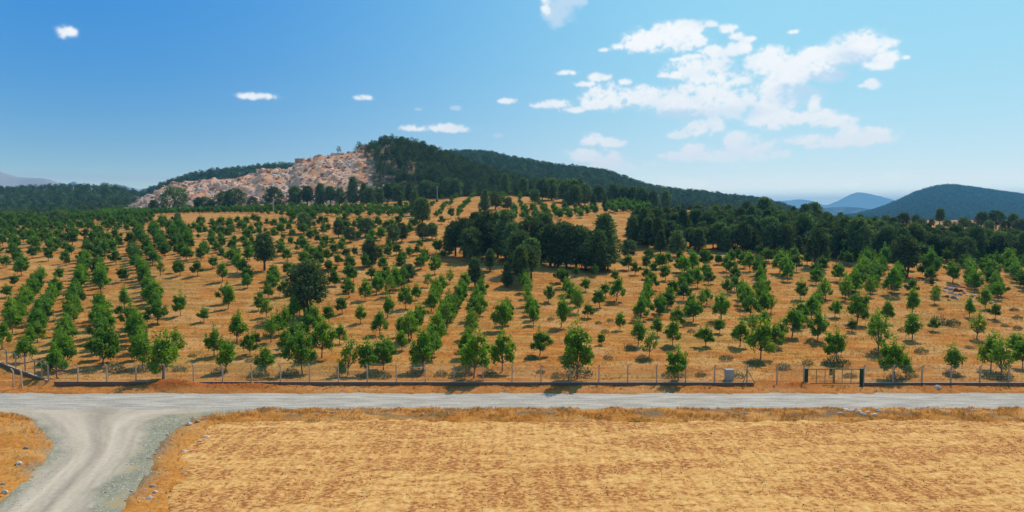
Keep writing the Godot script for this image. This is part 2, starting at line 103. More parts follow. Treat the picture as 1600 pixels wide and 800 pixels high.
const ORCHARD_FAR := [
	[29.0,121.8,3.0], [26.1,152.5,3.7], [37.8,151.5,3.7], [53.8,148.5,3.6], [46.0,125.2,3.1], [64.4,154.0,3.8], [92.1,142.2,3.5], [116.5,164.0,4.0],
	[-76.5,140.2,3.4], [-62.2,151.0,3.7], [-27.3,101.2,2.5], [-37.2,137.8,3.4], [-46.1,151.0,3.7], [-5.3,117.5,2.9], [14.6,113.0,2.8], [30.1,119.2,2.9],
	[44.6,158.0,3.9], [102.4,136.2,3.3], [112.2,145.8,3.6], [52.6,144.4,3.5], [114.9,156.4,3.8], [2.2,129.2,3.1], [25.7,112.6,2.7], [75.7,141.6,3.4],
	[62.0,125.0,3.0], [42.9,116.6,2.8], [-8.8,120.8,2.9], [-20.6,135.9,3.2], [9.9,131.4,3.1], [64.2,143.2,3.4], [-97.5,163.3,3.8], [-74.2,137.6,3.2],
	[-74.1,115.9,2.7], [42.4,129.6,3.0], [65.1,164.2,3.8], [-78.3,130.2,3.0], [110.1,149.3,3.5], [-85.7,155.3,3.6], [108.8,162.9,3.8], [-44.5,125.0,2.9],
	[112.3,153.0,3.5], [-5.6,121.7,2.8], [-78.3,122.2,2.8], [98.4,145.6,3.3], [69.1,135.8,3.1], [98.4,160.8,3.7], [69.8,153.2,3.5], [75.1,133.4,3.0],
	[84.2,154.9,3.5], [94.8,154.2,3.5], [132.3,169.9,3.8], [-51.0,132.0,3.0], [104.9,140.4,3.2], [-86.3,142.2,3.2], [-77.8,135.5,3.0], [-91.8,131.0,2.9],
	[-80.5,152.5,3.4], [-64.4,139.5,3.1], [-55.5,140.5,3.2], [-26.7,106.8,2.4], [-46.0,139.0,3.1], [-42.6,148.8,3.3], [-35.2,146.8,3.3], [-20.7,127.2,2.9],
	[-24.0,148.2,3.3], [-19.8,148.5,3.3], [-0.7,107.8,2.4], [11.8,105.8,2.4], [29.2,95.0,2.1], [46.2,140.2,3.2], [34.4,155.5,3.5], [31.7,140.2,3.2],
	[50.2,136.8,3.1], [67.6,140.2,3.2], [51.6,96.5,2.2], [75.4,127.8,2.9], [92.9,129.2,2.9], [-120.5,187.0,4.2], [-120.9,200.0,4.5], [-75.3,157.5,3.5],
	[-105.5,138.0,3.1], [-45.4,155.0,3.5], [-89.2,127.5,2.9], [74.0,138.8,3.1], [-25.0,130.3,2.9], [-92.5,147.0,3.3], [108.1,155.1,3.5], [71.2,139.2,3.1],
	[-102.7,168.6,3.8], [99.4,140.9,3.1], [101.6,144.0,3.2], [-30.6,156.8,3.5], [37.6,139.3,3.1], [-114.3,168.5,3.7], [-90.4,168.9,3.7], [120.7,166.3,3.7],
	[10.3,122.8,2.7], [-84.1,139.1,3.1], [-30.0,123.2,2.7], [48.5,131.6,2.9], [9.6,135.3,3.0], [126.7,164.7,3.6], [-101.2,163.3,3.6], [92.2,158.5,3.4],
	[-47.0,134.5,2.9], [-88.4,145.3,3.1], [54.3,159.2,3.4], [92.9,150.9,3.2], [80.7,155.2,3.3], [-103.3,173.3,3.6], [-88.1,139.5,2.9], [116.8,159.7,3.3],
	[106.1,151.5,3.2], [70.2,132.4,2.8], [86.4,165.3,3.4], [114.5,175.4,3.7], [-87.6,158.6,3.3], [-18.8,169.0,3.5], [110.9,181.3,3.7], [-78.6,163.1,3.4],
	[-82.1,148.8,3.1], [-90.8,122.0,2.5], [-68.1,139.8,2.9], [-41.2,110.2,2.3], [-33.8,129.5,2.7], [-32.2,134.2,2.8], [-31.2,134.2,2.8], [13.7,127.2,2.6],
	[16.8,121.5,2.5], [39.7,137.5,2.8], [75.4,105.8,2.2], [-135.9,193.0,4.0], [-118.6,177.0,3.6], [-96.8,160.0,3.3], [-90.7,156.0,3.2], [-123.2,168.0,3.5],
	[-86.1,162.0,3.3], [-71.8,157.5,3.2], [-59.6,155.0,3.2], [32.8,162.5,3.4], [34.2,157.0,3.2], [71.0,171.0,3.5], [100.4,189.0,3.9], [93.5,171.0,3.5],
	[-85.9,136.4,2.8], [-98.8,168.5,3.5], [95.2,133.8,2.7], [115.2,148.4,3.0], [-93.4,189.6,3.9], [-124.9,184.6,3.8], [86.2,158.5,3.2], [-113.8,185.1,3.8],
	[-37.3,181.9,3.7], [-125.1,179.1,3.6], [-96.8,154.2,3.1], [82.2,151.8,3.1], [-73.7,162.5,3.3], [-96.8,187.8,3.8], [-84.6,178.6,3.5], [-103.2,184.2,3.6],
	[64.5,158.5,3.1], [-33.2,138.8,2.7], [-36.0,168.9,3.3], [100.8,163.8,3.2], [102.2,152.0,3.0], [53.2,165.3,3.2], [-141.0,185.3,3.6], [-36.2,188.3,3.7],
	[-125.5,196.2,3.8], [-90.2,148.4,2.9], [-109.4,184.7,3.6], [-114.7,157.8,3.0], [-118.8,163.1,3.1], [99.1,153.8,3.0], [102.8,167.1,3.2], [87.9,142.7,2.7],
	[42.1,148.2,2.8], [-118.9,157.2,3.0], [110.3,158.3,3.0], [-73.3,188.0,3.6], [-61.3,157.9,3.0], [-92.2,172.2,3.3], [-89.9,162.0,3.1], [-104.5,192.3,3.6],
	[109.1,177.6,3.3], [-100.2,206.9,3.9], [-33.5,129.5,2.4], [25.2,126.2,2.4], [48.4,96.5,1.8], [-98.9,183.0,3.4], [-86.6,175.5,3.3], [-69.1,168.0,3.1],
	[-62.8,155.0,2.9], [-51.0,155.0,2.9], [-28.5,167.5,3.1], [63.1,168.0,3.1], [81.6,168.0,3.1], [-69.7,114.2,2.1], [-89.8,142.8,2.7], [-91.9,138.0,2.6],
	[-86.2,142.2,2.7], [-64.6,146.8,2.8], [-33.5,88.5,1.7], [-28.3,136.8,2.6], [-32.1,149.2,2.8], [-27.7,147.2,2.8], [30.9,156.5,2.9], [60.6,97.5,1.8],
	[-136.9,187.5,3.5], [-112.5,193.5,3.6], [-131.4,224.5,4.2], [-99.8,158.5,3.0], [-115.9,164.5,3.1], [-91.7,177.0,3.3], [-64.7,166.0,3.1], [-51.4,168.5,3.2],
	[-44.9,159.5,3.0], [-38.9,159.5,3.0], [-20.2,158.5,3.0], [-24.7,154.5,2.9], [56.0,169.0,3.2], [65.0,178.5,3.3], [57.7,159.5,3.0], [109.6,172.0,3.2],
	[118.7,174.5,3.3], [-130.0,179.1,3.4], [-29.8,162.9,3.0], [-89.4,173.9,3.2], [-112.1,205.1,3.8], [-104.5,200.8,3.7], [-98.2,203.3,3.8], [-118.9,195.8,3.6],
	[-48.6,176.3,3.3], [71.1,164.2,3.0], [41.4,143.0,2.6], [96.8,157.5,2.9], [-88.2,185.8,3.4], [36.6,159.4,2.9], [-110.1,202.0,3.7], [70.8,148.6,2.7],
	[-20.0,153.6,2.8], [-82.7,157.4,2.9], [-94.2,196.8,3.6], [121.2,176.6,3.2], [-124.4,157.8,2.9], [81.1,164.7,3.0], [-91.6,164.9,3.0], [-85.0,167.0,3.0],
	[-124.9,189.5,3.4], [-93.1,180.4,3.3], [-130.8,169.4,3.1], [-42.6,157.2,2.8], [-61.0,200.5,3.6], [-96.9,179.3,3.2], [-91.8,186.2,3.3], [88.6,168.4,3.0],
	[-84.0,152.0,2.7], [-76.6,159.7,2.8], [104.3,155.8,2.8], [106.5,159.2,2.8], [-130.3,200.6,3.5], [-86.2,182.2,3.2], [-61.4,163.2,2.9], [-93.7,168.1,2.9],
	[-49.7,206.6,3.6], [-70.7,144.2,2.5], [-109.4,152.3,2.7], [-36.9,176.4,3.1], [76.0,169.9,3.0], [-99.3,200.0,3.5], [-49.1,163.7,2.8], [-108.3,173.6,3.0],
	[-95.4,171.4,3.0], [-74.4,195.0,3.4], [84.5,162.0,2.8], [-87.2,170.3,2.9], [-80.2,166.4,2.9], [90.4,165.2,2.8], [-88.0,165.5,2.8], [-130.6,185.4,3.2],
	[-80.3,193.9,3.3], [-37.5,206.3,3.5], [98.3,178.6,3.0], [-74.3,175.3,3.0], [30.6,148.1,2.5], [-114.9,189.7,3.2], [-73.7,169.7,2.9], [-84.9,127.0,2.1],
	[20.6,136.5,2.3], [-142.2,190.5,3.2], [-130.5,189.5,3.2], [-109.3,160.5,2.7], [-82.3,175.0,3.0], [-83.2,163.5,2.8], [-83.4,195.0,3.3], [-67.9,159.5,2.7],
	[-43.5,165.5,2.8], [-42.5,169.5,2.9], [40.4,163.5,2.8], [57.1,165.5,2.8], [68.0,173.5,2.9], [85.4,170.5,2.9], [91.2,173.0,2.9], [105.4,171.5,2.9],
	[122.3,169.5,2.9], [127.9,170.5,2.9], [-60.9,105.5,1.8], [-96.8,132.5,2.2], [-103.1,157.5,2.7], [-24.6,134.5,2.3], [11.8,88.8,1.5], [26.4,146.0,2.5],
	[-124.4,199.5,3.4], [-115.2,224.5,3.8], [-77.8,177.5,3.0], [-55.3,163.0,2.7], [-39.2,153.5,2.6], [47.6,166.0,2.8], [63.4,170.0,2.9], [103.2,188.0,3.2],
	[117.3,166.0,2.8], [-112.6,214.2,3.6], [-89.5,183.4,3.1], [-130.7,196.0,3.3], [-154.1,202.9,3.4], [-106.5,213.2,3.6], [-140.4,196.1,3.3], [-93.3,218.9,3.6],
	[96.3,175.4,2.9], [-24.2,200.8,3.3], [-95.4,193.3,3.2], [94.0,178.4,2.9], [107.0,174.2,2.9], [-92.2,193.0,3.2], [65.1,174.8,2.9], [-136.2,200.4,3.3],
	[-108.2,198.6,3.3], [-67.9,201.1,3.3], [-42.7,115.2,1.9], [-55.3,187.9,3.1], [-113.6,153.1,2.5], [98.3,185.3,3.0], [-95.1,183.8,3.0], [70.5,178.8,2.9],
	[-100.9,203.1,3.3], [-102.6,189.5,3.1], [-25.7,139.8,2.3], [-149.9,202.1,3.3], [-139.7,221.6,3.6], [-154.6,221.7,3.6], [-99.0,190.9,3.1], [-55.1,225.8,3.6],
	[-136.4,179.5,2.9], [102.7,185.5,3.0], [-113.3,231.5,3.7], [-24.6,163.5,2.6], [75.8,164.0,2.6], [-110.4,210.7,3.3], [-36.3,219.9,3.5], [-103.9,180.1,2.9],
	[-80.1,182.5,2.9], [125.7,174.4,2.8], [-173.3,226.6,3.6], [-163.8,225.0,3.6], [-55.3,157.7,2.5], [-100.6,186.2,2.9], [138.2,175.6,2.8], [-177.1,225.1,3.5],
	[-100.7,194.3,3.0], [-30.9,212.6,3.3], [113.3,185.1,2.9], [-87.1,200.2,3.1], [-104.9,210.0,3.3], [-61.3,219.8,3.4], [-135.1,184.9,2.9], [-114.3,174.5,2.7],
	[-106.4,195.8,3.0], [-172.5,231.1,3.6], [-87.6,179.8,2.8], [-55.8,219.2,3.4], [100.1,182.0,2.8], [-54.9,175.8,2.7], [-37.3,212.4,3.2], [-159.0,198.7,3.0],
	[96.6,181.5,2.7], [-103.0,197.5,3.0], [-111.9,219.0,3.3], [-92.7,159.5,2.4], [27.9,140.8,2.1], [49.2,162.5,2.4], [17.4,142.0,2.1], [-98.9,197.5,3.0],
	[-88.4,213.0,3.2], [-82.3,200.5,3.0], [-84.0,210.5,3.2], [-70.8,180.0,2.7], [-47.8,171.5,2.6], [-23.3,167.5,2.5], [-21.7,242.0,3.6], [49.6,162.5,2.4],
	[-108.2,205.5,3.1], [-96.9,199.5,3.0], [-90.7,189.0,2.8], [-77.7,172.5,2.6], [-73.5,180.5,2.7], [-74.9,216.0,3.2], [-17.4,155.5,2.3], [43.7,162.0,2.4],
	[98.2,171.1,2.6], [-167.9,211.7,3.2], [-43.7,175.4,2.6], [-131.9,235.1,3.5], [-67.3,176.4,2.6], [-135.5,231.1,3.4], [-124.5,163.6,2.4], [48.6,170.6,2.5],
	[-109.2,169.1,2.5], [-67.1,231.1,3.4], [-196.0,243.8,3.6], [-163.4,216.1,3.2], [-153.7,206.7,3.0], [-145.1,207.6,3.1], [-74.0,232.1,3.4], [-99.1,212.7,3.1],
	[-61.3,168.8,2.5], [-122.8,225.5,3.3], [-48.7,219.1,3.2], [-122.6,221.3,3.2], [-136.5,174.3,2.5], [-168.0,235.7,3.4], [-67.8,188.7,2.7], [-57.1,168.1,2.4],
	[-163.1,238.8,3.5], [-29.9,200.2,2.9], [-107.9,220.7,3.2], [-43.1,219.1,3.2], [-23.8,194.0,2.8], [-67.7,194.2,2.8], [-131.1,173.9,2.5], [-108.7,216.6,3.1],
	[-36.9,193.9,2.8], [17.5,147.4,2.1], [-42.2,188.6,2.7], [-49.6,200.5,2.8], [-126.4,225.5,3.2], [-23.9,206.1,2.9], [86.7,175.8,2.5], [-191.0,240.3,3.4],
	[-195.6,253.9,3.6], [-73.8,219.6,3.1], [-154.8,252.9,3.6], [-168.5,239.5,3.4], [-67.4,219.7,3.1], [-136.2,221.1,3.1], [-167.2,216.0,3.0], [-86.2,218.5,3.0],
	[-136.6,252.6,3.5], [-186.3,253.3,3.5], [-103.0,206.8,2.9], [-93.2,213.0,2.9], [-93.3,225.4,3.1], [-146.2,195.7,2.7], [43.1,288.2,4.0], [-190.3,258.2,3.6],
	[-191.5,248.5,3.4], [-67.2,182.4,2.5], [-158.2,216.2,3.0], [-177.2,244.2,3.4], [-24.0,176.1,2.4], [-62.4,194.7,2.7], [-185.7,258.0,3.5], [-150.1,254.0,3.5],
	[-55.8,201.3,2.7], [-191.5,253.8,3.5], [-209.6,262.9,3.6], [-42.4,206.9,2.8], [-74.0,199.8,2.7], [-154.5,226.2,3.1], [-162.9,211.9,2.9], [42.3,284.2,3.9],
	[-136.4,240.2,3.3], [-101.8,210.7,2.8], [58.8,297.0,4.0], [-167.4,229.8,3.1], [-111.5,227.9,3.1], [-163.7,207.9,2.8], [-172.3,234.7,3.2], [-209.5,266.6,3.6],
	[-30.7,218.5,2.9], [-176.4,235.7,3.2], [-182.5,239.5,3.2], [-150.1,257.6,3.4], [-30.6,194.9,2.6], [-162.7,235.7,3.1], [13.1,245.9,3.3], [4.9,249.8,3.3],
	[-145.3,220.4,2.9], [-149.4,225.4,3.0], [-199.8,261.8,3.4], [-158.9,253.6,3.3], [-118.8,171.0,2.2], [-103.7,227.5,3.0], [-99.5,226.5,3.0], [-87.8,226.5,3.0],
	[-59.3,175.5,2.3], [-52.6,184.0,2.4], [-16.6,162.5,2.1], [-23.5,226.5,3.0], [67.6,185.5,2.4], [56.5,169.5,2.2], [13.3,141.5,1.9], [-142.6,215.5,2.8],
	[-112.9,181.0,2.4], [-106.6,190.0,2.5], [-105.4,215.5,2.8], [-83.1,169.0,2.2], [-88.9,235.0,3.1], [-85.0,193.0,2.5], [-55.8,181.5,2.4], [-38.0,164.0,2.2],
	[-30.6,170.5,2.2], [106.6,193.5,2.5], [115.9,189.0,2.5], [-185.9,263.3,3.5], [-182.3,272.1,3.6], [-92.7,231.5,3.0], [-213.5,272.3,3.6], [-86.1,231.4,3.0],
	[-109.7,224.8,2.9], [59.7,309.4,4.0], [-149.3,207.1,2.7], [-80.3,187.6,2.4], [-195.9,267.5,3.5], [-92.4,201.4,2.6], [-49.9,224.8,2.9], [-158.3,267.4,3.5],
	[59.3,300.3,3.9], [-141.2,252.8,3.3], [-158.8,202.5,2.6], [-140.8,263.0,3.4], [-162.8,275.8,3.5], [58.5,317.4,4.1], [-177.5,272.4,3.5], [-80.6,206.6,2.6],
	[-163.2,272.5,3.5], [-140.8,257.8,3.3], [50.6,300.2,3.8], [-168.0,226.4,2.9], [-39.5,252.1,3.2], [-56.1,194.6,2.5], [-177.4,220.8,2.8], [-148.9,275.8,3.5],
	[-158.5,212.2,2.7], [-205.3,277.0,3.5], [-168.4,262.1,3.3], [-191.2,272.0,3.4], [17.1,262.7,3.3], [-149.6,262.0,3.3], [-149.1,216.8,2.7], [-186.7,239.8,3.0],
	[-61.8,226.0,2.8], [-99.5,218.8,2.8], [-173.2,252.7,3.2], [-140.9,266.6,3.4], [-145.6,226.1,2.8], [-152.5,195.8,2.5], [-162.8,280.4,3.5], [-190.8,285.9,3.6],
	[-49.0,212.4,2.7], [-52.9,255.7,3.2], [-154.7,257.2,3.2], [-158.0,229.9,2.9], [-55.7,206.8,2.6], [-30.9,206.5,2.6], [-199.7,271.7,3.4], [-40.7,247.4,3.1],
	[-168.6,244.8,3.0], [-104.9,231.0,2.9], [47.2,308.6,3.8], [-149.9,248.4,3.1], [-61.6,260.0,3.2], [-158.8,244.0,3.0], [51.6,326.2,4.0], [5.3,263.0,3.2],
	[-167.7,277.2,3.4], [0.5,271.7,3.3], [-67.5,207.4,2.5], [42.9,308.7,3.8], [-83.6,264.6,3.2], [-168.2,221.9,2.7], [-145.3,244.3,3.0], [-145.0,203.3,2.5],
	[-145.2,267.6,3.2], [50.1,309.8,3.8], [-154.5,212.3,2.6], [-158.3,262.9,3.2], [-135.2,248.1,3.0], [-163.5,248.1,3.0], [4.7,266.2,3.2], [-177.2,229.7,2.8],
	[-75.4,265.7,3.2], [-31.6,175.7,2.1], [17.9,246.7,3.0], [-195.1,299.3,3.6], [62.7,312.8,3.7], [-57.1,251.2,3.0], [0.8,267.6,3.2], [-83.6,260.1,3.1],
	[-35.6,243.8,2.9], [-191.5,294.3,3.5], [55.2,296.5,3.5], [17.9,258.5,3.1], [-163.9,289.9,3.4], [-65.6,256.3,3.0], [-42.2,201.2,2.4], [-185.7,235.1,2.8],
	[-45.1,261.4,3.1], [-173.1,290.5,3.4], [-195.1,263.2,3.1], [-48.4,248.1,2.9], [-199.6,284.9,3.4], [-191.4,300.1,3.5], [-79.5,212.4,2.5], [-148.8,230.3,2.7],
	[-205.1,266.7,3.1], [51.1,296.6,3.5], [-155.0,262.0,3.1], [-83.6,257.2,3.0], [-131.8,240.1,2.8], [54.5,293.0,3.4], [-222.5,286.2,3.3], [-195.5,248.5,2.9],
	[-149.8,243.4,2.8], [-227.7,285.1,3.3], [33.4,271.3,3.2], [9.3,246.4,2.9], [-43.4,212.8,2.5], [-79.4,277.6,3.2], [-173.1,240.4,2.8], [-144.3,248.5,2.9],
	[-48.7,269.3,3.1], [-173.4,281.4,3.3], [46.6,284.5,3.3], [-49.4,265.2,3.1], [-213.5,285.4,3.3], [-53.1,261.5,3.0], [-163.3,220.8,2.5], [-162.7,230.2,2.7],
	[8.4,279.5,3.2], [59.1,329.5,3.8], [8.2,270.6,3.1], [-159.5,239.6,2.8], [-140.6,244.1,2.8], [12.8,274.9,3.2], [-172.9,294.1,3.4], [21.8,279.5,3.2],
	[-204.2,286.0,3.3], [59.1,313.3,3.6], [8.3,242.5,2.8], [13.0,266.9,3.1], [55.5,305.1,3.5], [-176.7,281.0,3.2], [-74.8,256.7,2.9], [-149.2,221.5,2.5],
	[-176.9,285.3,3.3], [22.0,266.3,3.0], [13.2,263.2,3.0], [-223.8,281.8,3.2], [-153.9,275.9,3.1], [-168.3,285.4,3.2], [-56.9,274.8,3.1], [-191.4,290.2,3.3],
	[3.9,242.5,2.8], [-218.8,280.6,3.2], [47.1,296.7,3.4], [-153.5,272.1,3.1], [-219.0,272.5,3.1], [-172.4,276.1,3.1], [-196.0,276.1,3.1], [-67.2,260.6,3.0],
	[-79.2,264.7,3.0], [-126.0,234.6,2.7], [-144.9,271.6,3.1], [-168.1,294.4,3.3], [-176.7,254.0,2.9], [-182.4,248.4,2.8], [54.6,330.5,3.7], [-222.8,294.6,3.3],
	[-83.5,282.6,3.2], [-172.5,216.2,2.4], [-44.1,252.7,2.9], [58.5,355.3,4.0], [-84.3,268.9,3.0], [-163.0,262.2,2.9], [-112.1,172.0,1.9], [-120.9,214.0,2.4],
	[-101.7,155.5,1.7], [-93.8,176.0,2.0], [-91.8,204.5,2.3], [-80.2,223.5,2.5], [-63.2,217.0,2.4], [-58.4,211.5,2.4], [-69.7,204.5,2.3], [-57.9,178.5,2.0],
	[-47.1,179.5,2.0], [-52.5,213.0,2.4], [-19.9,256.5,2.9], [-57.1,191.0,2.1], [-41.5,216.0,2.4], [-135.0,225.7,2.5], [-70.1,265.4,3.0], [-167.4,253.2,2.8],
	[-172.3,243.7,2.7], [21.1,257.9,2.9], [-182.3,312.5,3.5], [-40.4,265.3,3.0], [-145.5,211.9,2.4], [-163.7,267.5,3.0], [-126.0,217.0,2.4], [-98.3,231.5,2.6],
	[47.0,317.4,3.5], [63.7,346.2,3.8], [22.1,262.9,2.9], [33.2,283.1,3.1], [-191.0,276.9,3.1], [-171.9,300.1,3.3], [-186.3,244.0,2.7], [-139.6,248.7,2.7],
	[-205.4,281.5,3.1], [-176.4,276.5,3.0], [-168.1,280.2,3.1], [-158.2,207.2,2.3], [-144.4,261.9,2.9], [-117.8,232.3,2.5], [-149.7,239.6,2.6], [-186.7,248.9,2.7],
	[-154.0,239.7,2.6], [-187.0,303.2,3.3], [67.5,346.8,3.8], [-163.1,253.8,2.8], [-145.7,229.9,2.5], [63.0,371.3,4.0], [17.0,253.8,2.8], [42.1,292.8,3.2],
	[-44.9,269.0,2.9], [-167.8,271.1,2.9], [-176.4,249.2,2.7], [-178.0,239.5,2.6], [72.3,359.2,3.9], [-61.3,278.4,3.0], [-172.1,262.1,2.8], [-149.9,271.7,2.9],
	[26.3,262.9,2.8], [-213.6,289.8,3.1], [26.4,266.6,2.9], [-97.9,300.0,3.2], [-227.9,294.4,3.2], [-181.8,262.0,2.8], [30.4,276.2,3.0], [-227.3,290.3,3.1],
	[-196.0,294.2,3.1], [-167.8,289.5,3.1], [-173.1,220.6,2.4], [-186.7,281.5,3.0], [63.6,338.3,3.6], [-209.4,290.8,3.1], [75.3,367.3,3.9], [12.7,271.2,2.9],
	[-153.8,234.9,2.5], [25.5,254.6,2.7], [-200.4,280.8,3.0], [21.7,254.2,2.7], [-80.1,273.6,2.9], [17.0,249.7,2.7], [41.9,301.2,3.2], [-205.4,271.1,2.9],
	[-205.2,258.8,2.7], [-158.2,281.8,3.0], [46.6,292.7,3.1], [41.7,295.9,3.1], [-233.1,299.0,3.1], [-83.8,300.3,3.2], [-84.8,274.6,2.9], [58.5,322.1,3.4],
	[-74.4,224.7,2.4], [-231.7,295.0,3.1], [-127.3,230.8,2.4], [-228.3,298.9,3.1], [-195.3,290.1,3.0], [-52.5,270.4,2.8], [21.7,270.7,2.8], [-181.4,303.3,3.2],
	[-158.3,234.5,2.4], [58.6,305.5,3.2], [-163.2,257.2,2.7], [-70.8,260.9,2.7], [-191.5,244.3,2.5], [-80.0,270.3,2.8], [-131.8,230.2,2.4], [67.1,350.3,3.6],
	[46.5,304.1,3.1], [-168.1,249.2,2.6], [-153.6,230.6,2.4], [-131.8,243.6,2.5], [-39.5,242.8,2.5], [-67.0,225.6,2.3], [-186.3,285.6,3.0], [-176.7,289.9,3.0],
	[-176.3,296.0,3.1], [-92.8,292.3,3.0], [-126.8,220.8,2.3], [-61.8,282.7,2.9], [54.3,313.8,3.2], [-52.7,287.3,3.0], [-177.7,294.7,3.0], [-39.9,256.0,2.6],
	[-70.8,269.1,2.8], [-213.3,298.9,3.1], [-130.7,220.9,2.3], [42.4,280.0,2.9], [-158.4,221.7,2.3], [9.0,266.6,2.7], [-141.0,229.8,2.4], [-75.8,273.4,2.8],
	[-190.3,308.1,3.1], [50.7,330.4,3.4], [79.8,397.8,4.1], [-53.9,278.2,2.8], [75.4,389.2,4.0], [-154.9,248.4,2.5], [59.8,325.2,3.3], [-62.0,256.6,2.6],
	[-217.9,299.4,3.0], [-145.2,234.3,2.4], [-181.2,243.5,2.5], [46.6,322.1,3.3], [9.1,262.0,2.7], [-66.8,265.7,2.7], [62.7,364.2,3.7], [-126.2,239.0,2.4],
	[-26.9,254.6,2.6], [-70.1,282.2,2.9], [-70.5,278.0,2.8], [-70.7,291.2,2.9], [-236.6,299.5,3.0], [-115.2,308.6,3.1], [-180.6,305.2,3.1], [-181.3,286.0,2.9],
	[-70.8,286.6,2.9], [72.3,371.3,3.7], [-59.7,183.5,1.8], [26.1,258.9,2.6], [-49.1,251.4,2.5], [-67.1,274.4,2.8], [-74.9,309.2,3.1], [76.6,371.8,3.7],
	[-185.7,276.4,2.8], [-56.9,283.1,2.8], [-101.9,300.6,3.0], [-162.9,285.0,2.9], [63.1,342.1,3.4], [-158.5,225.0,2.3], [76.4,392.4,3.9], [-186.8,266.6,2.7],
	[-76.0,270.1,2.7], [59.4,346.0,3.5], [-89.0,291.8,2.9], [-92.0,296.6,3.0], [-159.4,272.5,2.7], [-58.3,287.6,2.9], [55.0,320.9,3.2], [-219.0,290.3,2.9],
	[0.8,245.5,2.4], [-191.4,280.8,2.8], [-150.6,309.4,3.1], [-27.4,247.7,2.5], [66.9,342.8,3.4], [50.8,287.4,2.8], [-83.6,277.8,2.8], [-19.7,288.4,2.9],
	[-140.2,235.6,2.3], [-182.2,308.7,3.1], [-40.3,270.0,2.7], [-66.6,292.3,2.9], [-194.9,284.9,2.8], [54.3,325.9,3.2], [63.5,355.4,3.5], [-114.6,301.2,3.0],
	[-110.3,313.0,3.1], [-44.8,291.0,2.9], [-159.2,305.1,3.0], [-182.0,291.0,2.9], [-204.7,289.5,2.8], [1.2,241.6,2.4], [-0.2,253.6,2.5], [80.3,389.6,3.8],
	[-204.0,263.4,2.6], [-40.2,273.2,2.7], [71.4,346.5,3.4], [-88.4,286.9,2.8], [8.7,275.5,2.7], [-61.4,300.8,2.9], [-167.8,309.1,3.0], [55.5,346.8,3.4],
	[63.3,375.9,3.7], [-177.2,257.3,2.5], [71.2,389.6,3.8], [26.1,283.1,2.7], [-219.3,295.3,2.9], [-172.4,257.9,2.5], [21.0,249.8,2.4], [-58.1,256.1,2.5],
	[-136.8,318.7,3.1], [-166.9,300.4,2.9], [0.4,250.2,2.4], [-185.8,308.9,3.0], [-190.7,267.4,2.6], [-61.2,291.8,2.8], [76.6,418.9,4.0], [-114.1,314.2,3.0],
	[-164.0,309.2,3.0], [-177.6,267.8,2.6], [72.1,413.7,4.0], [63.8,367.6,3.5], [-182.3,257.6,2.5], [-96.6,295.5,2.8], [-141.2,239.8,2.3], [-141.0,318.0,3.1],
	[-181.5,294.7,2.8], [-92.2,304.9,2.9], [-92.8,322.3,3.1], [-196.3,281.1,2.7], [58.6,359.1,3.4], [-158.3,285.5,2.7], [-188.9,322.4,3.1], [-213.5,267.4,2.6],
	[-184.6,308.9,2.9], [-209.7,285.7,2.7], [59.4,351.5,3.3], [-79.3,257.0,2.4], [-172.9,249.2,2.4], [-40.3,277.7,2.6], [-106.8,331.5,3.2], [-66.9,278.8,2.6],
	[-146.3,308.6,2.9], [-182.3,299.4,2.8], [-191.6,263.2,2.5], [-62.2,274.5,2.6], [-163.5,323.1,3.1], [-105.5,309.6,2.9], [-44.9,247.8,2.3], [-136.6,321.8,3.0],
	[-58.1,265.2,2.5], [-144.7,253.7,2.4], [80.6,431.4,4.1], [-168.4,258.4,2.4], [-19.9,277.0,2.6], [-185.1,322.0,3.0], [-110.1,309.5,2.9], [-136.1,244.8,2.3],
	[85.1,409.4,3.8], [-162.9,317.9,3.0], [-66.8,282.6,2.7], [-72.1,222.5,2.1], [-80.2,218.5,2.0], [-63.8,190.0,1.8], [-50.6,186.0,1.7], [-53.5,169.5,1.6],
	[-89.2,265.5,2.5], [-132.4,317.4,3.0], [-53.7,274.5,2.6], [-158.7,257.6,2.4], [-124.3,321.9,3.0], [-132.9,309.8,2.9], [59.6,334.3,3.1], [-3.9,303.2,2.8],
	[-44.0,282.9,2.6], [-105.9,318.0,3.0], [-158.8,276.9,2.6], [25.0,271.9,2.5], [-93.5,286.5,2.7], [1.2,258.4,2.4], [71.4,355.8,3.3], [62.8,333.6,3.1],
	[-149.4,326.6,3.0], [-180.6,322.6,3.0], [-40.5,282.2,2.6], [-97.7,322.6,3.0], [-75.8,296.8,2.8], [29.6,266.5,2.5], [-28.1,278.0,2.6], [-57.0,291.6,2.7],
	[54.9,301.2,2.8], [-97.9,318.0,2.9], [-110.3,299.8,2.8], [59.5,337.7,3.1], [-205.5,294.7,2.7], [-167.1,313.8,2.9], [79.4,442.9,4.1], [-145.2,332.0,3.1],
	[38.5,279.8,2.6], [12.8,250.0,2.3], [12.4,283.2,2.6], [13.8,279.8,2.6], [-200.2,290.8,2.7], [50.8,292.9,2.7], [-190.2,303.3,2.8], [75.6,414.6,3.8],
	[-106.6,296.7,2.7], [-35.7,270.7,2.5], [-88.3,309.0,2.8], [71.7,384.8,3.5], [-66.4,287.9,2.6], [-28.2,284.9,2.6], [-131.9,330.9,3.0], [-110.5,305.1,2.8],
	[12.3,304.4,2.8], [-185.1,317.9,2.9], [-56.9,269.9,2.5], [-154.9,266.8,2.4], [-171.3,317.5,2.9], [-70.6,300.8,2.7], [88.3,442.9,4.0], [-44.7,256.3,2.3],
	[-168.7,267.9,2.4], [71.3,393.1,3.5], [-48.3,273.6,2.5], [79.8,423.2,3.8], [50.6,304.3,2.7], [-88.9,279.0,2.5], [-162.9,339.3,3.0], [-199.6,294.3,2.6],
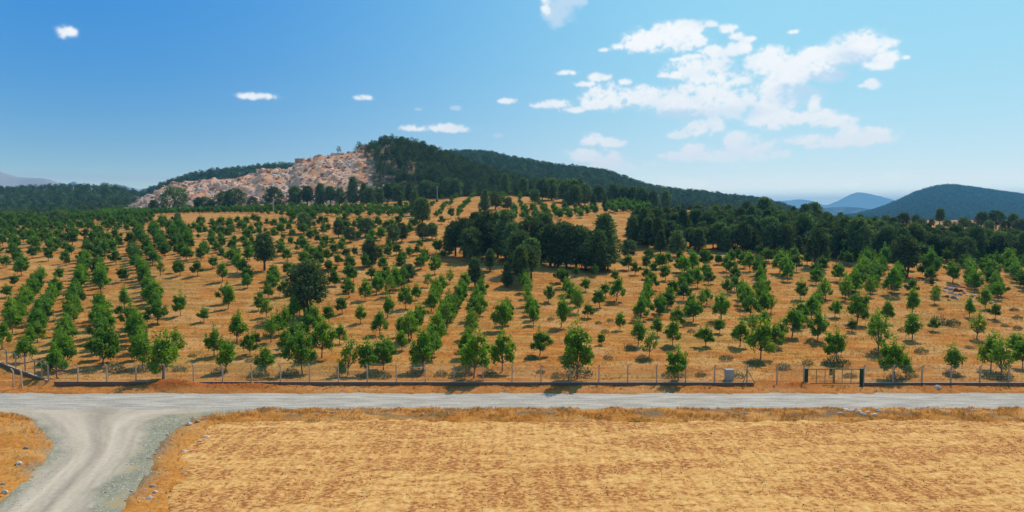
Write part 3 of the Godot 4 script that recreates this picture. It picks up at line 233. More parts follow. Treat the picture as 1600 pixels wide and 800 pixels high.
	[-57.6,279.1,2.5], [-62.1,264.9,2.4], [-88.2,300.5,2.7], [80.2,414.3,3.7], [-52.5,252.2,2.3], [-101.1,327.4,2.9], [-166.8,322.1,2.9], [9.5,250.1,2.2],
	[-19.3,304.7,2.7], [-140.6,327.3,2.9], [-214.3,294.3,2.6], [-158.7,348.9,3.1], [92.4,452.3,4.0], [-177.4,262.2,2.3], [-200.1,253.6,2.3], [-149.4,348.7,3.1],
	[-150.3,318.0,2.8], [-109.9,331.0,2.9], [-172.2,267.9,2.4], [-123.0,344.0,3.1], [-118.7,313.7,2.8], [-144.9,258.6,2.3], [-232.6,290.3,2.6], [-209.1,281.4,2.5],
	[-115.6,326.8,2.9], [76.4,426.5,3.8], [-208.9,271.2,2.4], [-172.8,313.1,2.8], [-202.1,339.4,3.0], [-74.5,304.6,2.7], [-74.5,283.4,2.5], [8.2,253.9,2.2],
	[-150.8,343.6,3.0], [-49.6,290.8,2.6], [47.4,313.0,2.8], [-200.3,257.7,2.3], [16.6,267.4,2.3], [55.5,337.8,3.0], [50.4,317.1,2.8], [-202.4,344.6,3.0],
	[-189.0,353.2,3.1], [-66.8,304.5,2.7], [-20.6,270.8,2.4], [-171.8,272.3,2.4], [-163.6,344.1,3.0], [89.3,456.5,4.0], [-149.8,321.8,2.8], [-150.7,340.3,3.0],
	[-180.2,318.3,2.8], [-198.0,357.4,3.1], [83.8,435.4,3.8], [-186.0,298.7,2.6], [-167.7,340.0,2.9], [-80.1,314.2,2.7], [25.7,275.4,2.4], [-106.4,326.7,2.8],
	[-168.2,318.0,2.7], [33.9,287.9,2.5], [-209.6,276.9,2.4], [67.2,333.6,2.9], [-171.5,305.2,2.6], [29.3,279.8,2.4], [13.4,258.9,2.2], [71.2,367.4,3.2],
	[-145.0,353.5,3.0], [-127.6,322.7,2.8], [-198.3,339.2,2.9], [-176.7,298.8,2.6], [-49.4,257.0,2.2], [-158.7,322.8,2.8], [9.4,258.6,2.2], [5.1,246.4,2.1],
	[51.4,321.6,2.8], [-4.8,296.7,2.5], [21.8,283.4,2.4], [66.9,329.4,2.8], [88.5,447.0,3.8], [80.0,405.9,3.5], [-185.8,295.3,2.5], [-154.0,344.7,2.9],
	[16.4,279.8,2.4], [85.2,448.2,3.8], [-79.7,300.4,2.6], [-79.0,290.9,2.5], [-131.7,313.4,2.7], [30.2,283.5,2.4], [-62.7,269.6,2.3], [13.5,254.3,2.2],
	[12.0,295.7,2.5], [67.6,359.6,3.0], [-88.2,270.2,2.3], [-168.2,327.4,2.8], [-154.6,326.3,2.8], [-154.0,331.4,2.8], [-97.2,290.9,2.5], [-118.6,322.9,2.7],
	[-35.1,284.9,2.4], [72.3,397.8,3.4], [-84.6,287.4,2.4], [-219.1,284.9,2.4], [76.2,384.5,3.2], [-96.6,309.0,2.6], [-172.7,330.7,2.8], [-105.8,301.1,2.5],
	[-203.4,365.9,3.1], [-127.3,334.9,2.8], [-213.6,281.8,2.4], [-74.8,286.5,2.4], [-28.2,320.7,2.7], [34.5,279.1,2.3], [17.2,284.2,2.4], [-62.0,252.8,2.1],
	[54.3,308.5,2.6], [76.5,380.9,3.2], [4.0,253.9,2.1], [-189.7,340.6,2.8], [-182.0,281.2,2.3], [-123.9,335.3,2.8], [-163.1,313.8,2.6], [54.3,335.0,2.8],
	[85.2,418.1,3.5], [-4.1,311.4,2.6], [-214.5,277.0,2.3], [-195.2,271.9,2.3], [11.7,311.8,2.6], [-150.5,366.6,3.0], [-128.2,331.4,2.8], [-71.3,304.3,2.5],
	[-93.1,300.4,2.5], [-106.7,291.6,2.4], [-75.0,261.2,2.2], [-114.1,296.6,2.5], [-44.0,265.6,2.2], [-211.5,371.5,3.1], [-218.6,276.1,2.3], [-48.7,260.4,2.2],
	[-153.6,336.2,2.8], [-128.4,314.3,2.6], [-206.7,352.8,2.9], [-118.6,299.7,2.5], [-171.9,348.2,2.9], [-141.6,353.8,2.9], [-158.9,344.8,2.8], [-237.7,303.3,2.5],
	[-177.0,330.5,2.7], [-4.2,335.9,2.8], [64.1,321.1,2.6], [-19.9,295.3,2.4], [-39.6,260.6,2.1], [-57.0,296.0,2.4], [-163.4,366.0,3.0], [-158.1,326.1,2.7],
	[-80.2,295.4,2.4], [-58.3,260.9,2.1], [-84.3,296.3,2.4], [92.1,447.0,3.7], [-120.0,309.6,2.5], [-74.8,291.8,2.4], [-132.7,327.3,2.7], [-19.6,262.6,2.1],
	[-193.4,336.3,2.7], [89.3,452.5,3.7], [-167.5,371.4,3.0], [5.4,279.7,2.3], [72.0,351.6,2.9], [0.9,262.7,2.1], [54.8,317.3,2.6], [-189.2,343.8,2.8],
	[-198.9,344.3,2.8], [-83.8,313.7,2.5], [66.8,363.3,2.9], [-62.2,296.8,2.4], [-159.5,336.0,2.7], [68.3,375.9,3.0], [-27.7,263.1,2.1], [-154.8,340.0,2.8],
	[-172.2,284.8,2.3], [-197.6,331.7,2.7], [-185.9,290.9,2.4], [-141.4,349.2,2.8], [-190.0,371.1,3.0], [-19.3,308.2,2.5], [71.9,376.1,3.0], [-12.2,304.4,2.5],
	[-141.1,335.3,2.7], [-194.6,352.6,2.8], [-216.1,379.4,3.1], [-4.7,352.0,2.8], [-225.2,379.6,3.1], [-48.6,278.3,2.2], [-188.8,327.2,2.6], [-207.7,349.4,2.8],
	[-53.2,282.2,2.3], [-13.0,285.1,2.3], [17.7,271.3,2.2], [-87.9,274.3,2.2], [-184.7,374.7,3.0], [63.1,359.4,2.9], [-145.7,339.4,2.7], [-150.3,362.2,2.9],
	[-11.8,336.2,2.7], [-146.3,335.9,2.7], [-167.7,374.7,3.0], [-189.0,366.4,2.9], [-88.6,282.8,2.3], [-168.0,349.5,2.8], [-167.6,357.5,2.8], [-101.8,321.9,2.6],
	[-153.6,357.2,2.8], [-114.7,330.9,2.6], [-176.0,309.4,2.5], [-216.0,392.4,3.1], [-159.3,361.4,2.9], [-149.8,358.2,2.8], [84.5,451.5,3.6], [-220.3,387.8,3.1],
	[-181.0,370.5,2.9], [-180.4,383.7,3.0], [-224.7,384.0,3.0], [16.7,276.0,2.2], [4.2,351.7,2.8], [-180.2,331.6,2.6], [-158.8,312.9,2.5], [-80.2,283.5,2.2],
	[-28.2,296.7,2.3], [-150.2,335.2,2.6], [4.7,271.2,2.1], [-207.7,392.7,3.1], [-146.2,344.0,2.7], [-79.1,261.1,2.1], [-172.2,335.8,2.6], [-172.0,361.3,2.8],
	[58.6,341.9,2.7], [-220.1,396.5,3.1], [-145.1,317.4,2.5], [-102.3,295.6,2.3], [-110.4,296.7,2.3], [-75.2,278.5,2.2], [-212.1,384.2,3.0], [-119.7,330.5,2.6],
	[68.3,380.8,3.0], [-163.1,349.0,2.7], [-212.1,397.0,3.1], [29.0,288.1,2.2], [-136.0,313.6,2.4], [-175.9,336.3,2.6], [-12.7,320.0,2.5], [89.1,434.3,3.4],
	[-198.6,348.1,2.7], [4.2,275.1,2.1], [71.4,405.8,3.2], [-184.7,348.9,2.7], [-193.6,397.0,3.1], [75.6,438.6,3.4], [-176.9,340.5,2.6], [20.7,274.8,2.1],
	[-209.3,295.0,2.3], [-92.4,313.7,2.4], [-220.3,375.6,2.9], [88.0,427.3,3.3], [-211.3,374.6,2.9], [-180.7,361.3,2.8], [-118.9,304.8,2.4], [-163.7,374.6,2.9],
	[-216.7,374.8,2.9], [-111.0,335.2,2.6], [4.1,295.5,2.3], [-202.8,348.9,2.7], [-127.5,326.3,2.5], [-27.3,269.3,2.1], [-175.8,348.5,2.7], [-67.0,295.6,2.3],
	[-212.0,366.6,2.8], [-28.6,352.2,2.7], [-149.6,313.1,2.4], [3.7,319.5,2.5], [80.2,435.4,3.3], [-110.6,327.4,2.5], [-195.0,303.9,2.3], [-83.7,292.1,2.2],
	[-146.1,327.4,2.5], [-52.7,265.7,2.0], [-211.3,392.2,3.0], [-180.4,313.8,2.4], [-123.7,309.2,2.4], [-115.1,318.1,2.4], [-102.2,309.8,2.4], [-184.5,397.5,3.0],
	[33.4,292.0,2.2], [-145.2,313.6,2.4], [-137.2,344.6,2.6], [-167.5,331.4,2.5], [-131.7,349.3,2.7], [-172.2,375.7,2.9], [-216.5,366.9,2.8], [-154.8,349.0,2.7],
	[-219.8,379.1,2.9], [-66.8,300.4,2.3], [-194.7,411.0,3.1], [-61.8,287.7,2.2], [-28.2,335.5,2.5], [-242.5,405.3,3.1], [84.6,443.5,3.4], [-199.7,300.1,2.3],
	[63.6,351.2,2.7], [-52.6,291.1,2.2], [72.2,363.3,2.7], [-185.5,343.8,2.6], [-44.4,274.2,2.1], [88.0,439.8,3.3], [-132.9,353.2,2.7], [-175.8,370.7,2.8],
	[-140.7,331.6,2.5], [-95.1,275.5,2.1], [-104.3,220.5,1.7], [-88.9,193.5,1.5], [-74.0,205.0,1.5], [-97.0,272.0,2.0], [-193.2,361.9,2.7], [-136.5,336.2,2.5],
	[4.1,360.0,2.7], [-171.4,322.6,2.4], [76.6,397.7,3.0], [-150.7,353.7,2.6], [-115.1,304.2,2.3], [-207.9,362.0,2.7], [-176.1,388.0,2.9], [-176.3,357.6,2.7],
	[-87.6,318.6,2.4], [-123.5,317.7,2.4], [-229.5,405.8,3.0], [-177.0,383.9,2.9], [-228.7,383.5,2.8], [-102.3,304.3,2.3], [-180.9,326.8,2.4], [-162.9,335.3,2.5],
	[-131.8,344.8,2.5], [-233.3,392.7,2.9], [80.0,402.1,3.0], [-3.4,280.5,2.1], [-114.3,335.5,2.5], [-140.6,356.9,2.6], [-189.2,388.3,2.9], [80.9,426.1,3.1],
	[72.0,402.0,3.0], [-189.7,331.8,2.4], [-49.5,282.5,2.1], [-206.7,415.6,3.0], [-167.0,335.7,2.5], [84.5,414.1,3.0], [-153.7,309.4,2.3], [-136.7,339.9,2.5],
	[-83.2,305.1,2.2], [-207.3,356.9,2.6], [-119.0,318.2,2.3], [-198.2,410.7,3.0], [-42.9,322.3,2.3], [-176.1,301.0,2.2], [79.5,447.3,3.2], [-251.3,427.4,3.1],
	[-234.0,424.1,3.1], [-3.7,359.6,2.6], [-207.4,374.9,2.7], [-12.6,292.2,2.1], [-224.1,402.1,2.9], [-177.1,305.2,2.2], [-184.8,402.1,2.9], [-194.4,405.2,2.9],
	[75.6,435.3,3.1], [-211.8,423.2,3.1], [-101.9,317.6,2.3], [68.4,355.4,2.6], [-105.8,322.3,2.3], [-162.9,361.9,2.6], [-229.5,397.9,2.9], [79.5,438.6,3.1],
	[-19.7,248.2,1.8], [-247.2,436.4,3.1], [-159.4,370.4,2.6], [-241.6,432.6,3.1], [-246.4,418.8,3.0], [-88.7,305.2,2.2], [-180.7,344.2,2.4], [-190.1,334.9,2.4],
	[-198.0,366.8,2.6], [-246.4,415.0,2.9], [-181.6,393.4,2.8], [92.5,443.7,3.1], [-246.5,423.0,3.0], [-238.4,437.1,3.1], [-123.3,313.4,2.2], [-20.2,368.7,2.6],
	[-141.9,313.7,2.2], [72.5,380.8,2.7], [-12.3,262.1,1.9], [-215.3,384.4,2.7], [-180.7,309.2,2.2], [-159.4,380.1,2.7], [3.5,408.7,2.9], [-123.6,304.5,2.1],
	[-184.8,388.2,2.7], [-88.4,295.7,2.1], [-146.3,322.6,2.3], [-181.3,357.1,2.5], [-12.5,408.3,2.9], [75.9,377.0,2.6], [-242.2,419.5,2.9], [-163.7,331.7,2.3],
	[-202.4,383.5,2.7], [-221.1,418.9,2.9], [-11.3,383.7,2.7], [-158.3,357.6,2.5], [-220.7,411.1,2.9], [-154.7,313.5,2.2], [-167.7,379.0,2.6], [-189.2,392.7,2.7],
	[-28.3,391.2,2.7], [-43.1,330.0,2.3], [-11.4,376.4,2.6], [-4.2,367.3,2.5], [-233.7,401.7,2.8], [-194.2,388.6,2.7], [-96.7,305.1,2.1], [-127.7,304.8,2.1],
	[-167.5,362.3,2.5], [-190.0,379.4,2.6], [88.2,422.3,2.9], [-194.3,349.1,2.4], [-92.7,318.2,2.2], [-190.0,405.9,2.8], [-172.8,300.6,2.1], [-88.8,313.4,2.2],
	[-228.7,436.8,3.0], [-35.4,299.5,2.1], [75.3,405.9,2.8], [-136.8,357.6,2.5], [-193.4,414.2,2.8], [-12.7,299.7,2.1], [-211.4,401.4,2.8], [-20.2,351.6,2.4],
	[-3.9,383.7,2.6], [-4.2,400.4,2.7], [-34.4,291.9,2.0], [-176.3,313.0,2.1], [-185.8,380.1,2.6], [-123.5,340.8,2.3], [-259.4,449.8,3.1], [-154.3,375.4,2.6],
	[-20.2,399.3,2.7], [-193.6,392.4,2.7], [-254.9,459.0,3.1], [-4.4,328.5,2.2], [-185.8,331.9,2.3], [-224.4,431.7,2.9], [-203.4,357.8,2.4], [-79.9,309.5,2.1],
	[-35.4,416.4,2.8], [-233.6,445.5,3.0], [-188.8,410.3,2.8], [76.0,402.0,2.7], [-19.9,284.5,1.9], [-84.0,317.6,2.1], [-11.3,351.6,2.4], [-229.4,449.8,3.0],
	[-194.7,339.8,2.3], [-105.7,304.4,2.1], [-158.4,317.5,2.1], [-203.0,423.3,2.9], [-162.9,327.0,2.2], [-175.7,375.1,2.5], [-158.2,309.1,2.1], [3.5,335.3,2.2],
	[-176.1,322.7,2.2], [-35.0,307.0,2.1], [-145.1,358.3,2.4], [-11.6,416.5,2.8], [-219.6,414.9,2.8], [68.2,384.9,2.6], [-141.9,339.7,2.3], [-225.5,427.3,2.9],
	[-255.4,445.1,3.0], [-127.6,318.8,2.1], [-175.6,327.1,2.2], [-158.8,375.7,2.5], [-131.7,323.1,2.1], [-159.0,330.8,2.2], [-207.9,388.6,2.6], [-4.7,287.7,1.9],
	[-256.2,454.3,3.0], [-185.7,371.5,2.5], [-171.9,388.3,2.6], [-171.4,379.5,2.5], [-221.0,401.5,2.7], [-202.7,402.0,2.7], [-197.9,361.4,2.4], [-211.6,388.8,2.6],
	[-11.8,278.1,1.8], [-184.4,352.7,2.3], [-224.0,375.6,2.5], [-255.9,432.0,2.8], [-3.6,423.4,2.8], [-242.6,445.1,2.9], [-229.9,392.0,2.6], [-228.7,410.0,2.7],
	[-211.9,406.7,2.7], [-4.0,391.9,2.6], [-242.7,454.0,3.0], [-128.4,343.7,2.3], [-198.8,406.2,2.7], [3.4,287.9,1.9], [75.4,421.8,2.8], [4.4,376.7,2.5],
	[-194.2,326.6,2.1], [-97.1,314.2,2.1], [-4.1,344.0,2.2], [-184.6,339.6,2.2], [-109.8,318.2,2.1], [79.7,455.4,3.0], [-163.8,305.2,2.0], [-115.2,322.0,2.1],
	[3.4,303.7,2.0], [-154.9,370.5,2.4], [-194.4,380.1,2.5], [-198.7,401.7,2.6], [-256.4,441.5,2.9], [-193.7,366.4,2.4], [4.7,368.4,2.4], [-106.7,313.7,2.0],
	[-127.9,310.0,2.0], [-20.4,314.7,2.0], [-140.9,362.0,2.3], [-202.0,405.7,2.6], [-202.3,419.0,2.7], [-19.5,407.3,2.6], [-193.7,331.9,2.1], [-260.1,436.1,2.8],
	[-190.2,357.1,2.3], [-185.4,384.6,2.5], [-163.7,379.1,2.4], [4.1,400.7,2.6], [-224.7,423.2,2.7], [71.8,409.9,2.6], [-12.5,287.8,1.8], [-246.6,432.0,2.8],
	[-136.5,326.9,2.1], [-198.8,383.5,2.4], [-4.6,319.8,2.0], [-20.5,375.6,2.4], [-28.7,376.2,2.4], [-189.4,317.9,2.0], [-247.0,428.6,2.7], [-127.7,340.6,2.1],
	[-4.5,375.5,2.4], [84.2,439.9,2.8], [-186.0,335.1,2.1], [-203.3,389.1,2.4], [79.7,417.9,2.6], [-28.6,384.6,2.4], [-202.7,362.4,2.3], [-233.8,455.0,2.9],
	[-242.9,441.9,2.8], [-216.3,406.4,2.5], [-12.6,368.7,2.3], [-199.0,389.2,2.4], [-154.3,322.8,2.0], [-27.0,307.9,1.9], [-220.1,405.5,2.5], [-216.6,371.4,2.3],
	[-242.5,458.4,2.9], [-27.3,431.9,2.7], [-12.5,328.2,2.0], [-184.9,327.5,2.0], [-234.2,411.1,2.6], [-180.7,379.6,2.4], [-260.3,459.5,2.9], [-215.6,396.5,2.5],
	[-233.9,440.7,2.7], [-20.1,359.8,2.2], [-20.1,336.0,2.1], [-118.9,335.4,2.1], [-176.4,366.8,2.3], [-233.8,406.5,2.5], [-207.8,405.5,2.5], [-234.0,449.8,2.8],
	[3.2,392.8,2.4], [-238.4,432.0,2.7], [-180.8,365.7,2.2], [-132.4,339.5,2.1], [-193.4,371.6,2.3], [-190.3,374.9,2.3], [-181.1,353.3,2.2], [-163.2,370.2,2.3],
	[-220.5,371.3,2.3], [-136.1,353.3,2.1], [-154.0,352.8,2.1], [-224.1,437.4,2.7], [-215.6,414.5,2.5], [-44.7,447.7,2.7], [-19.3,447.3,2.7], [85.1,426.9,2.6],
	[-193.3,344.6,2.1], [-216.3,362.2,2.2], [-225.0,445.8,2.7], [-180.8,339.8,2.0], [-206.5,379.9,2.3], [-154.0,367.0,2.2], [-159.2,353.0,2.1], [-27.6,303.4,1.8],
	[-198.6,371.5,2.2], [-35.4,448.0,2.7], [-255.7,449.9,2.7], [-224.9,415.0,2.5], [-34.5,314.7,1.9], [-220.1,384.0,2.3], [-3.5,407.3,2.4], [-27.7,314.5,1.9],
	[-224.8,410.4,2.5], [-188.8,402.0,2.4], [-163.7,357.6,2.1], [-171.5,353.0,2.1], [-198.2,419.6,2.5], [-35.8,376.4,2.2], [-4.2,455.4,2.7], [-198.4,392.1,2.3],
	[-20.4,300.6,1.8], [-238.5,401.5,2.4], [-221.2,431.6,2.6], [-184.8,366.9,2.2], [-252.0,441.3,2.6], [-224.9,405.7,2.4], [-20.3,455.8,2.7], [-167.2,344.8,2.0],
	[-19.8,320.1,1.9], [-211.4,432.9,2.6], [-131.7,335.7,2.0], [-237.3,406.2,2.4], [3.2,311.4,1.8], [-250.6,453.8,2.7], [-171.8,358.1,2.1], [-238.2,423.3,2.5],
	[-212.0,357.8,2.1], [-238.3,415.2,2.4], [-238.1,458.6,2.7], [-233.4,427.3,2.5], [-128.0,349.0,2.0], [92.0,456.4,2.7], [83.7,456.3,2.7], [11.5,320.0,1.9],
	[-241.8,423.1,2.5], [-166.9,383.8,2.2], [-171.5,384.6,2.2], [3.3,384.5,2.2], [-20.0,344.1,2.0], [-208.0,384.6,2.2], [-19.2,424.1,2.5], [-190.3,397.1,2.3],
	[-211.1,418.7,2.4], [-159.0,340.4,2.0], [-211.6,362.3,2.1], [-224.1,396.9,2.3], [-185.4,406.1,2.3], [-229.9,419.6,2.4], [-146.1,349.4,2.0], [-207.8,371.5,2.1],
	[-251.7,458.7,2.6], [-189.3,349.5,2.0], [-176.1,362.5,2.1], [-247.5,454.2,2.6], [-229.4,440.7,2.5], [79.7,451.4,2.6], [-185.4,362.0,2.1], [-11.6,440.6,2.5],
	[-224.8,387.8,2.2], [-140.7,344.8,2.0], [-207.3,366.9,2.1], [-177.1,353.6,2.0], [4.4,431.2,2.5], [-220.4,428.7,2.4], [-26.8,293.2,1.7], [-247.2,441.2,2.5],
	[-228.8,433.0,2.5], [-12.9,314.9,1.8], [-35.2,455.8,2.6], [-202.3,392.8,2.2], [-11.7,307.8,1.7], [-202.9,354.0,2.0], [-233.7,397.2,2.2], [-176.1,397.8,2.2],
	[-36.6,360.0,2.0], [-224.5,441.1,2.5], [-36.1,392.3,2.2], [-159.4,366.9,2.1], [-20.2,383.3,2.1], [-27.8,440.1,2.5], [-220.0,392.1,2.2], [-202.0,374.6,2.1],
	[-207.4,396.6,2.2], [-171.8,392.5,2.2], [-216.4,388.7,2.1], [-28.8,448.2,2.5], [-167.2,365.6,2.0], [-194.3,384.7,2.1], [-197.6,415.1,2.3], [12.4,328.3,1.8],
	[-202.2,410.4,2.2], [-4.5,448.1,2.4], [-12.6,455.8,2.5], [-216.8,432.9,2.4], [-172.2,370.8,2.0], [-176.2,380.3,2.1], [-228.5,388.9,2.1], [-260.0,446.3,2.4],
	[-216.7,437.0,2.4], [-167.8,388.3,2.1], [-145.6,366.3,2.0], [-250.8,431.8,2.3], [-242.9,436.3,2.4], [-211.4,415.1,2.2], [-237.7,410.9,2.2], [-202.6,371.1,2.0],
	[-184.7,392.1,2.1], [-44.6,440.3,2.4], [-12.3,399.4,2.2], [-229.9,423.2,2.3], [-3.7,440.4,2.4], [-233.3,419.4,2.2], [-28.4,344.3,1.8], [-247.6,458.9,2.4],
	[-27.8,368.4,2.0], [-163.0,383.7,2.0], [-215.6,419.0,2.2], [-28.5,423.3,2.2], [-238.8,449.5,2.4], [-229.3,428.3,2.3], [-242.6,409.9,2.2], [-20.5,392.7,2.1],
	[-12.0,423.9,2.2], [-224.3,418.7,2.2], [-12.6,344.7,1.8], [-250.8,424.3,2.2], [-212.3,379.8,2.0], [-3.2,432.5,2.3], [-242.5,427.7,2.2], [-28.4,360.1,1.9],
	[-238.5,440.8,2.3], [-255.4,428.3,2.2], [4.6,439.3,2.3], [-220.4,437.3,2.3], [-20.3,431.9,2.2], [-35.7,352.4,1.8], [-189.7,383.2,2.0], [-229.0,415.1,2.1],
	[-11.9,360.4,1.8], [-207.9,427.8,2.2], [-198.5,397.1,2.0], [-202.9,396.5,2.0], [-238.5,419.6,2.1], [-220.3,423.3,2.1], [-211.1,428.2,2.2], [-250.4,450.4,2.3],
	[-176.1,393.6,2.0], [-28.1,399.3,2.0], [-238.7,445.5,2.2], [-242.2,414.7,2.0], [4.5,424.2,2.1], [-229.9,402.0,2.0], [-35.5,384.0,1.9], [-215.5,410.1,2.0],
	[-206.7,424.2,2.1], [-216.2,423.1,2.1], [-11.4,431.5,2.1], [-202.6,414.2,2.0], [-35.4,431.8,2.1], [3.9,456.1,2.2], [-232.9,431.9,2.1], [4.0,447.6,2.1],
	[-255.7,436.3,2.1], [-242.5,449.7,2.1], [-36.5,423.2,2.0], [-247.0,445.7,2.1], [-12.0,392.0,1.8], [-36.4,407.3,1.9], [-220.9,441.7,2.0], [-43.9,432.4,2.0],
	[-251.0,445.5,2.0], [-4.1,415.7,1.9], [-19.9,415.9,1.9], [-237.6,454.3,2.0], [-36.2,439.6,1.8], [-44.3,455.8,1.8], [-28.2,456.1,1.8],
]

const WOOD_INSIDE := [
	[89.6,205.0,8.0], [88.6,199.0,7.9], [132.8,231.5,4.5], [96.9,203.0,7.7], [88.3,210.0,7.2], [67.2,248.0,7.6], [123.3,246.5,5.2], [48.4,246.5,5.5],
	[92.3,200.0,5.4], [57.0,235.5,7.5], [103.6,252.0,7.5], [59.6,201.0,5.3], [133.2,197.5,6.0], [83.8,194.5,7.1], [77.4,201.5,5.9], [96.2,229.0,7.9],
	[113.1,190.5,5.0], [65.7,206.5,7.9], [112.8,226.0,5.6], [99.0,243.0,7.6], [144.2,233.5,3.3], [38.7,206.0,8.0], [42.0,214.0,5.5], [53.1,190.0,6.9],
	[108.1,235.0,7.1], [131.4,221.0,4.6], [178.2,223.5,3.7], [69.3,238.0,6.9], [99.6,209.0,7.2], [46.9,223.0,7.7], [122.6,228.5,5.5], [154.2,230.5,3.4],
	[101.1,260.0,7.4], [149.4,197.0,6.0], [92.7,251.0,5.5], [82.2,192.0,8.3], [45.9,189.5,6.5], [92.9,261.0,6.9], [100.0,237.5,6.5], [100.3,223.5,6.7],
	[61.9,235.0,5.8], [104.6,237.5,8.0], [86.8,253.5,5.6], [47.4,238.5,5.0], [136.7,230.0,3.8], [124.1,188.0,6.8], [118.0,222.5,6.4], [67.3,218.5,7.4],
	[103.0,221.0,7.2], [49.5,260.5,3.3], [48.8,208.0,8.0], [83.9,205.5,6.6], [153.1,226.0,3.6], [72.0,228.0,8.2], [108.8,232.0,5.2], [106.7,218.0,7.9],
	[154.6,191.5,5.1], [39.0,199.5,5.0], [51.3,245.0,6.0], [151.1,215.5,4.8], [71.8,215.5,6.4], [59.2,223.5,5.2], [83.3,237.0,7.5], [46.2,232.5,6.6],
	[90.7,220.0,5.3], [58.8,220.5,7.3], [87.8,187.5,7.3], [102.6,213.5,7.0], [119.7,186.5,6.8], [45.8,192.5,6.3], [160.4,199.5,5.5], [46.3,217.0,7.0],
	[69.6,221.5,6.7], [173.7,230.0,3.5], [68.6,230.5,8.2], [104.3,240.5,6.6], [60.0,240.5,6.7], [45.2,225.5,7.2], [96.2,233.0,6.9], [43.2,205.5,6.6],
	[109.4,253.5,6.4], [73.3,232.0,8.2], [110.8,235.0,6.8], [142.8,203.5,5.7], [121.3,248.5,5.2], [112.6,200.5,5.8], [116.8,219.0,5.7], [58.6,249.0,5.6],
	[74.9,205.5,5.3], [82.6,198.0,6.5], [106.3,230.0,7.8], [173.6,211.5,4.7], [95.9,252.0,8.0], [103.6,216.5,8.3], [76.9,257.0,7.1], [121.6,239.5,5.5],
	[151.8,194.0,6.3], [59.5,214.5,7.7], [81.7,202.5,5.4], [144.3,208.5,5.2], [53.6,205.5,5.7], [123.3,217.5,5.4], [150.1,225.5,4.2], [55.0,217.5,6.4],
	[101.9,194.0,8.1], [160.3,219.5,4.2], [143.1,193.0,6.1], [117.7,209.5,6.5], [153.1,196.5,5.1], [139.0,232.0,4.0], [41.5,194.5,5.1], [103.1,186.5,5.7],
	[75.8,246.0,6.8], [166.1,219.0,3.9], [185.1,225.5,3.3], [55.6,246.0,6.2], [109.5,225.5,7.3], [86.6,249.5,6.8], [105.3,246.5,5.2], [79.7,243.0,7.3],
	[155.5,215.5,4.9], [131.1,245.0,4.2], [120.2,203.0,6.5], [123.2,234.5,5.3], [136.7,201.0,5.9], [72.3,238.0,6.2], [38.6,215.0,7.1], [80.5,255.0,7.4],
	[108.6,249.5,7.1], [88.0,245.0,8.2], [143.0,228.5,3.6], [101.0,230.0,5.8], [157.0,193.5,6.3], [117.9,237.0,5.9], [53.4,251.0,5.9], [130.9,194.0,6.9],
	[89.0,224.0,6.2], [98.6,259.0,7.8], [175.8,219.5,3.8], [135.5,196.0,6.4], [162.7,203.5,5.3], [84.4,218.0,6.4], [67.7,253.5,5.3], [123.4,206.0,6.0],
	[165.2,227.5,3.8], [54.5,222.0,5.1], [63.7,219.0,7.7], [51.0,224.0,5.7], [116.2,207.0,6.7], [141.7,238.0,3.4], [90.6,235.0,5.5], [145.2,185.0,7.0],
	[128.1,196.5,5.9], [93.8,246.0,8.4], [96.7,238.0,6.2], [156.2,210.5,5.0], [139.5,236.5,3.8], [77.4,231.0,7.7], [71.6,211.0,8.3], [143.4,215.0,5.0],
	[119.6,228.5,6.2], [90.3,228.0,5.7], [41.4,203.5,8.2], [50.6,240.0,5.1], [111.4,196.5,7.4], [96.9,214.5,6.5], [94.0,235.0,5.3], [150.6,203.5,5.4],
	[146.6,205.0,5.6], [160.2,232.0,3.4], [121.6,212.5,5.7], [112.0,217.0,6.6], [149.6,219.0,4.2], [172.6,233.0,3.2], [127.3,239.0,4.9], [160.8,235.0,3.3],
	[176.7,229.5,3.2], [131.5,250.5,4.5], [162.8,197.0,5.5], [112.1,248.5,6.3], [90.5,195.0,8.0], [55.4,199.0,6.2], [145.4,197.0,6.3], [131.1,239.0,4.0],
	[54.3,236.5,5.8], [154.7,234.0,3.2], [169.8,208.5,4.9], [121.6,252.0,5.2], [119.4,214.0,5.9], [86.3,240.5,5.4],
]

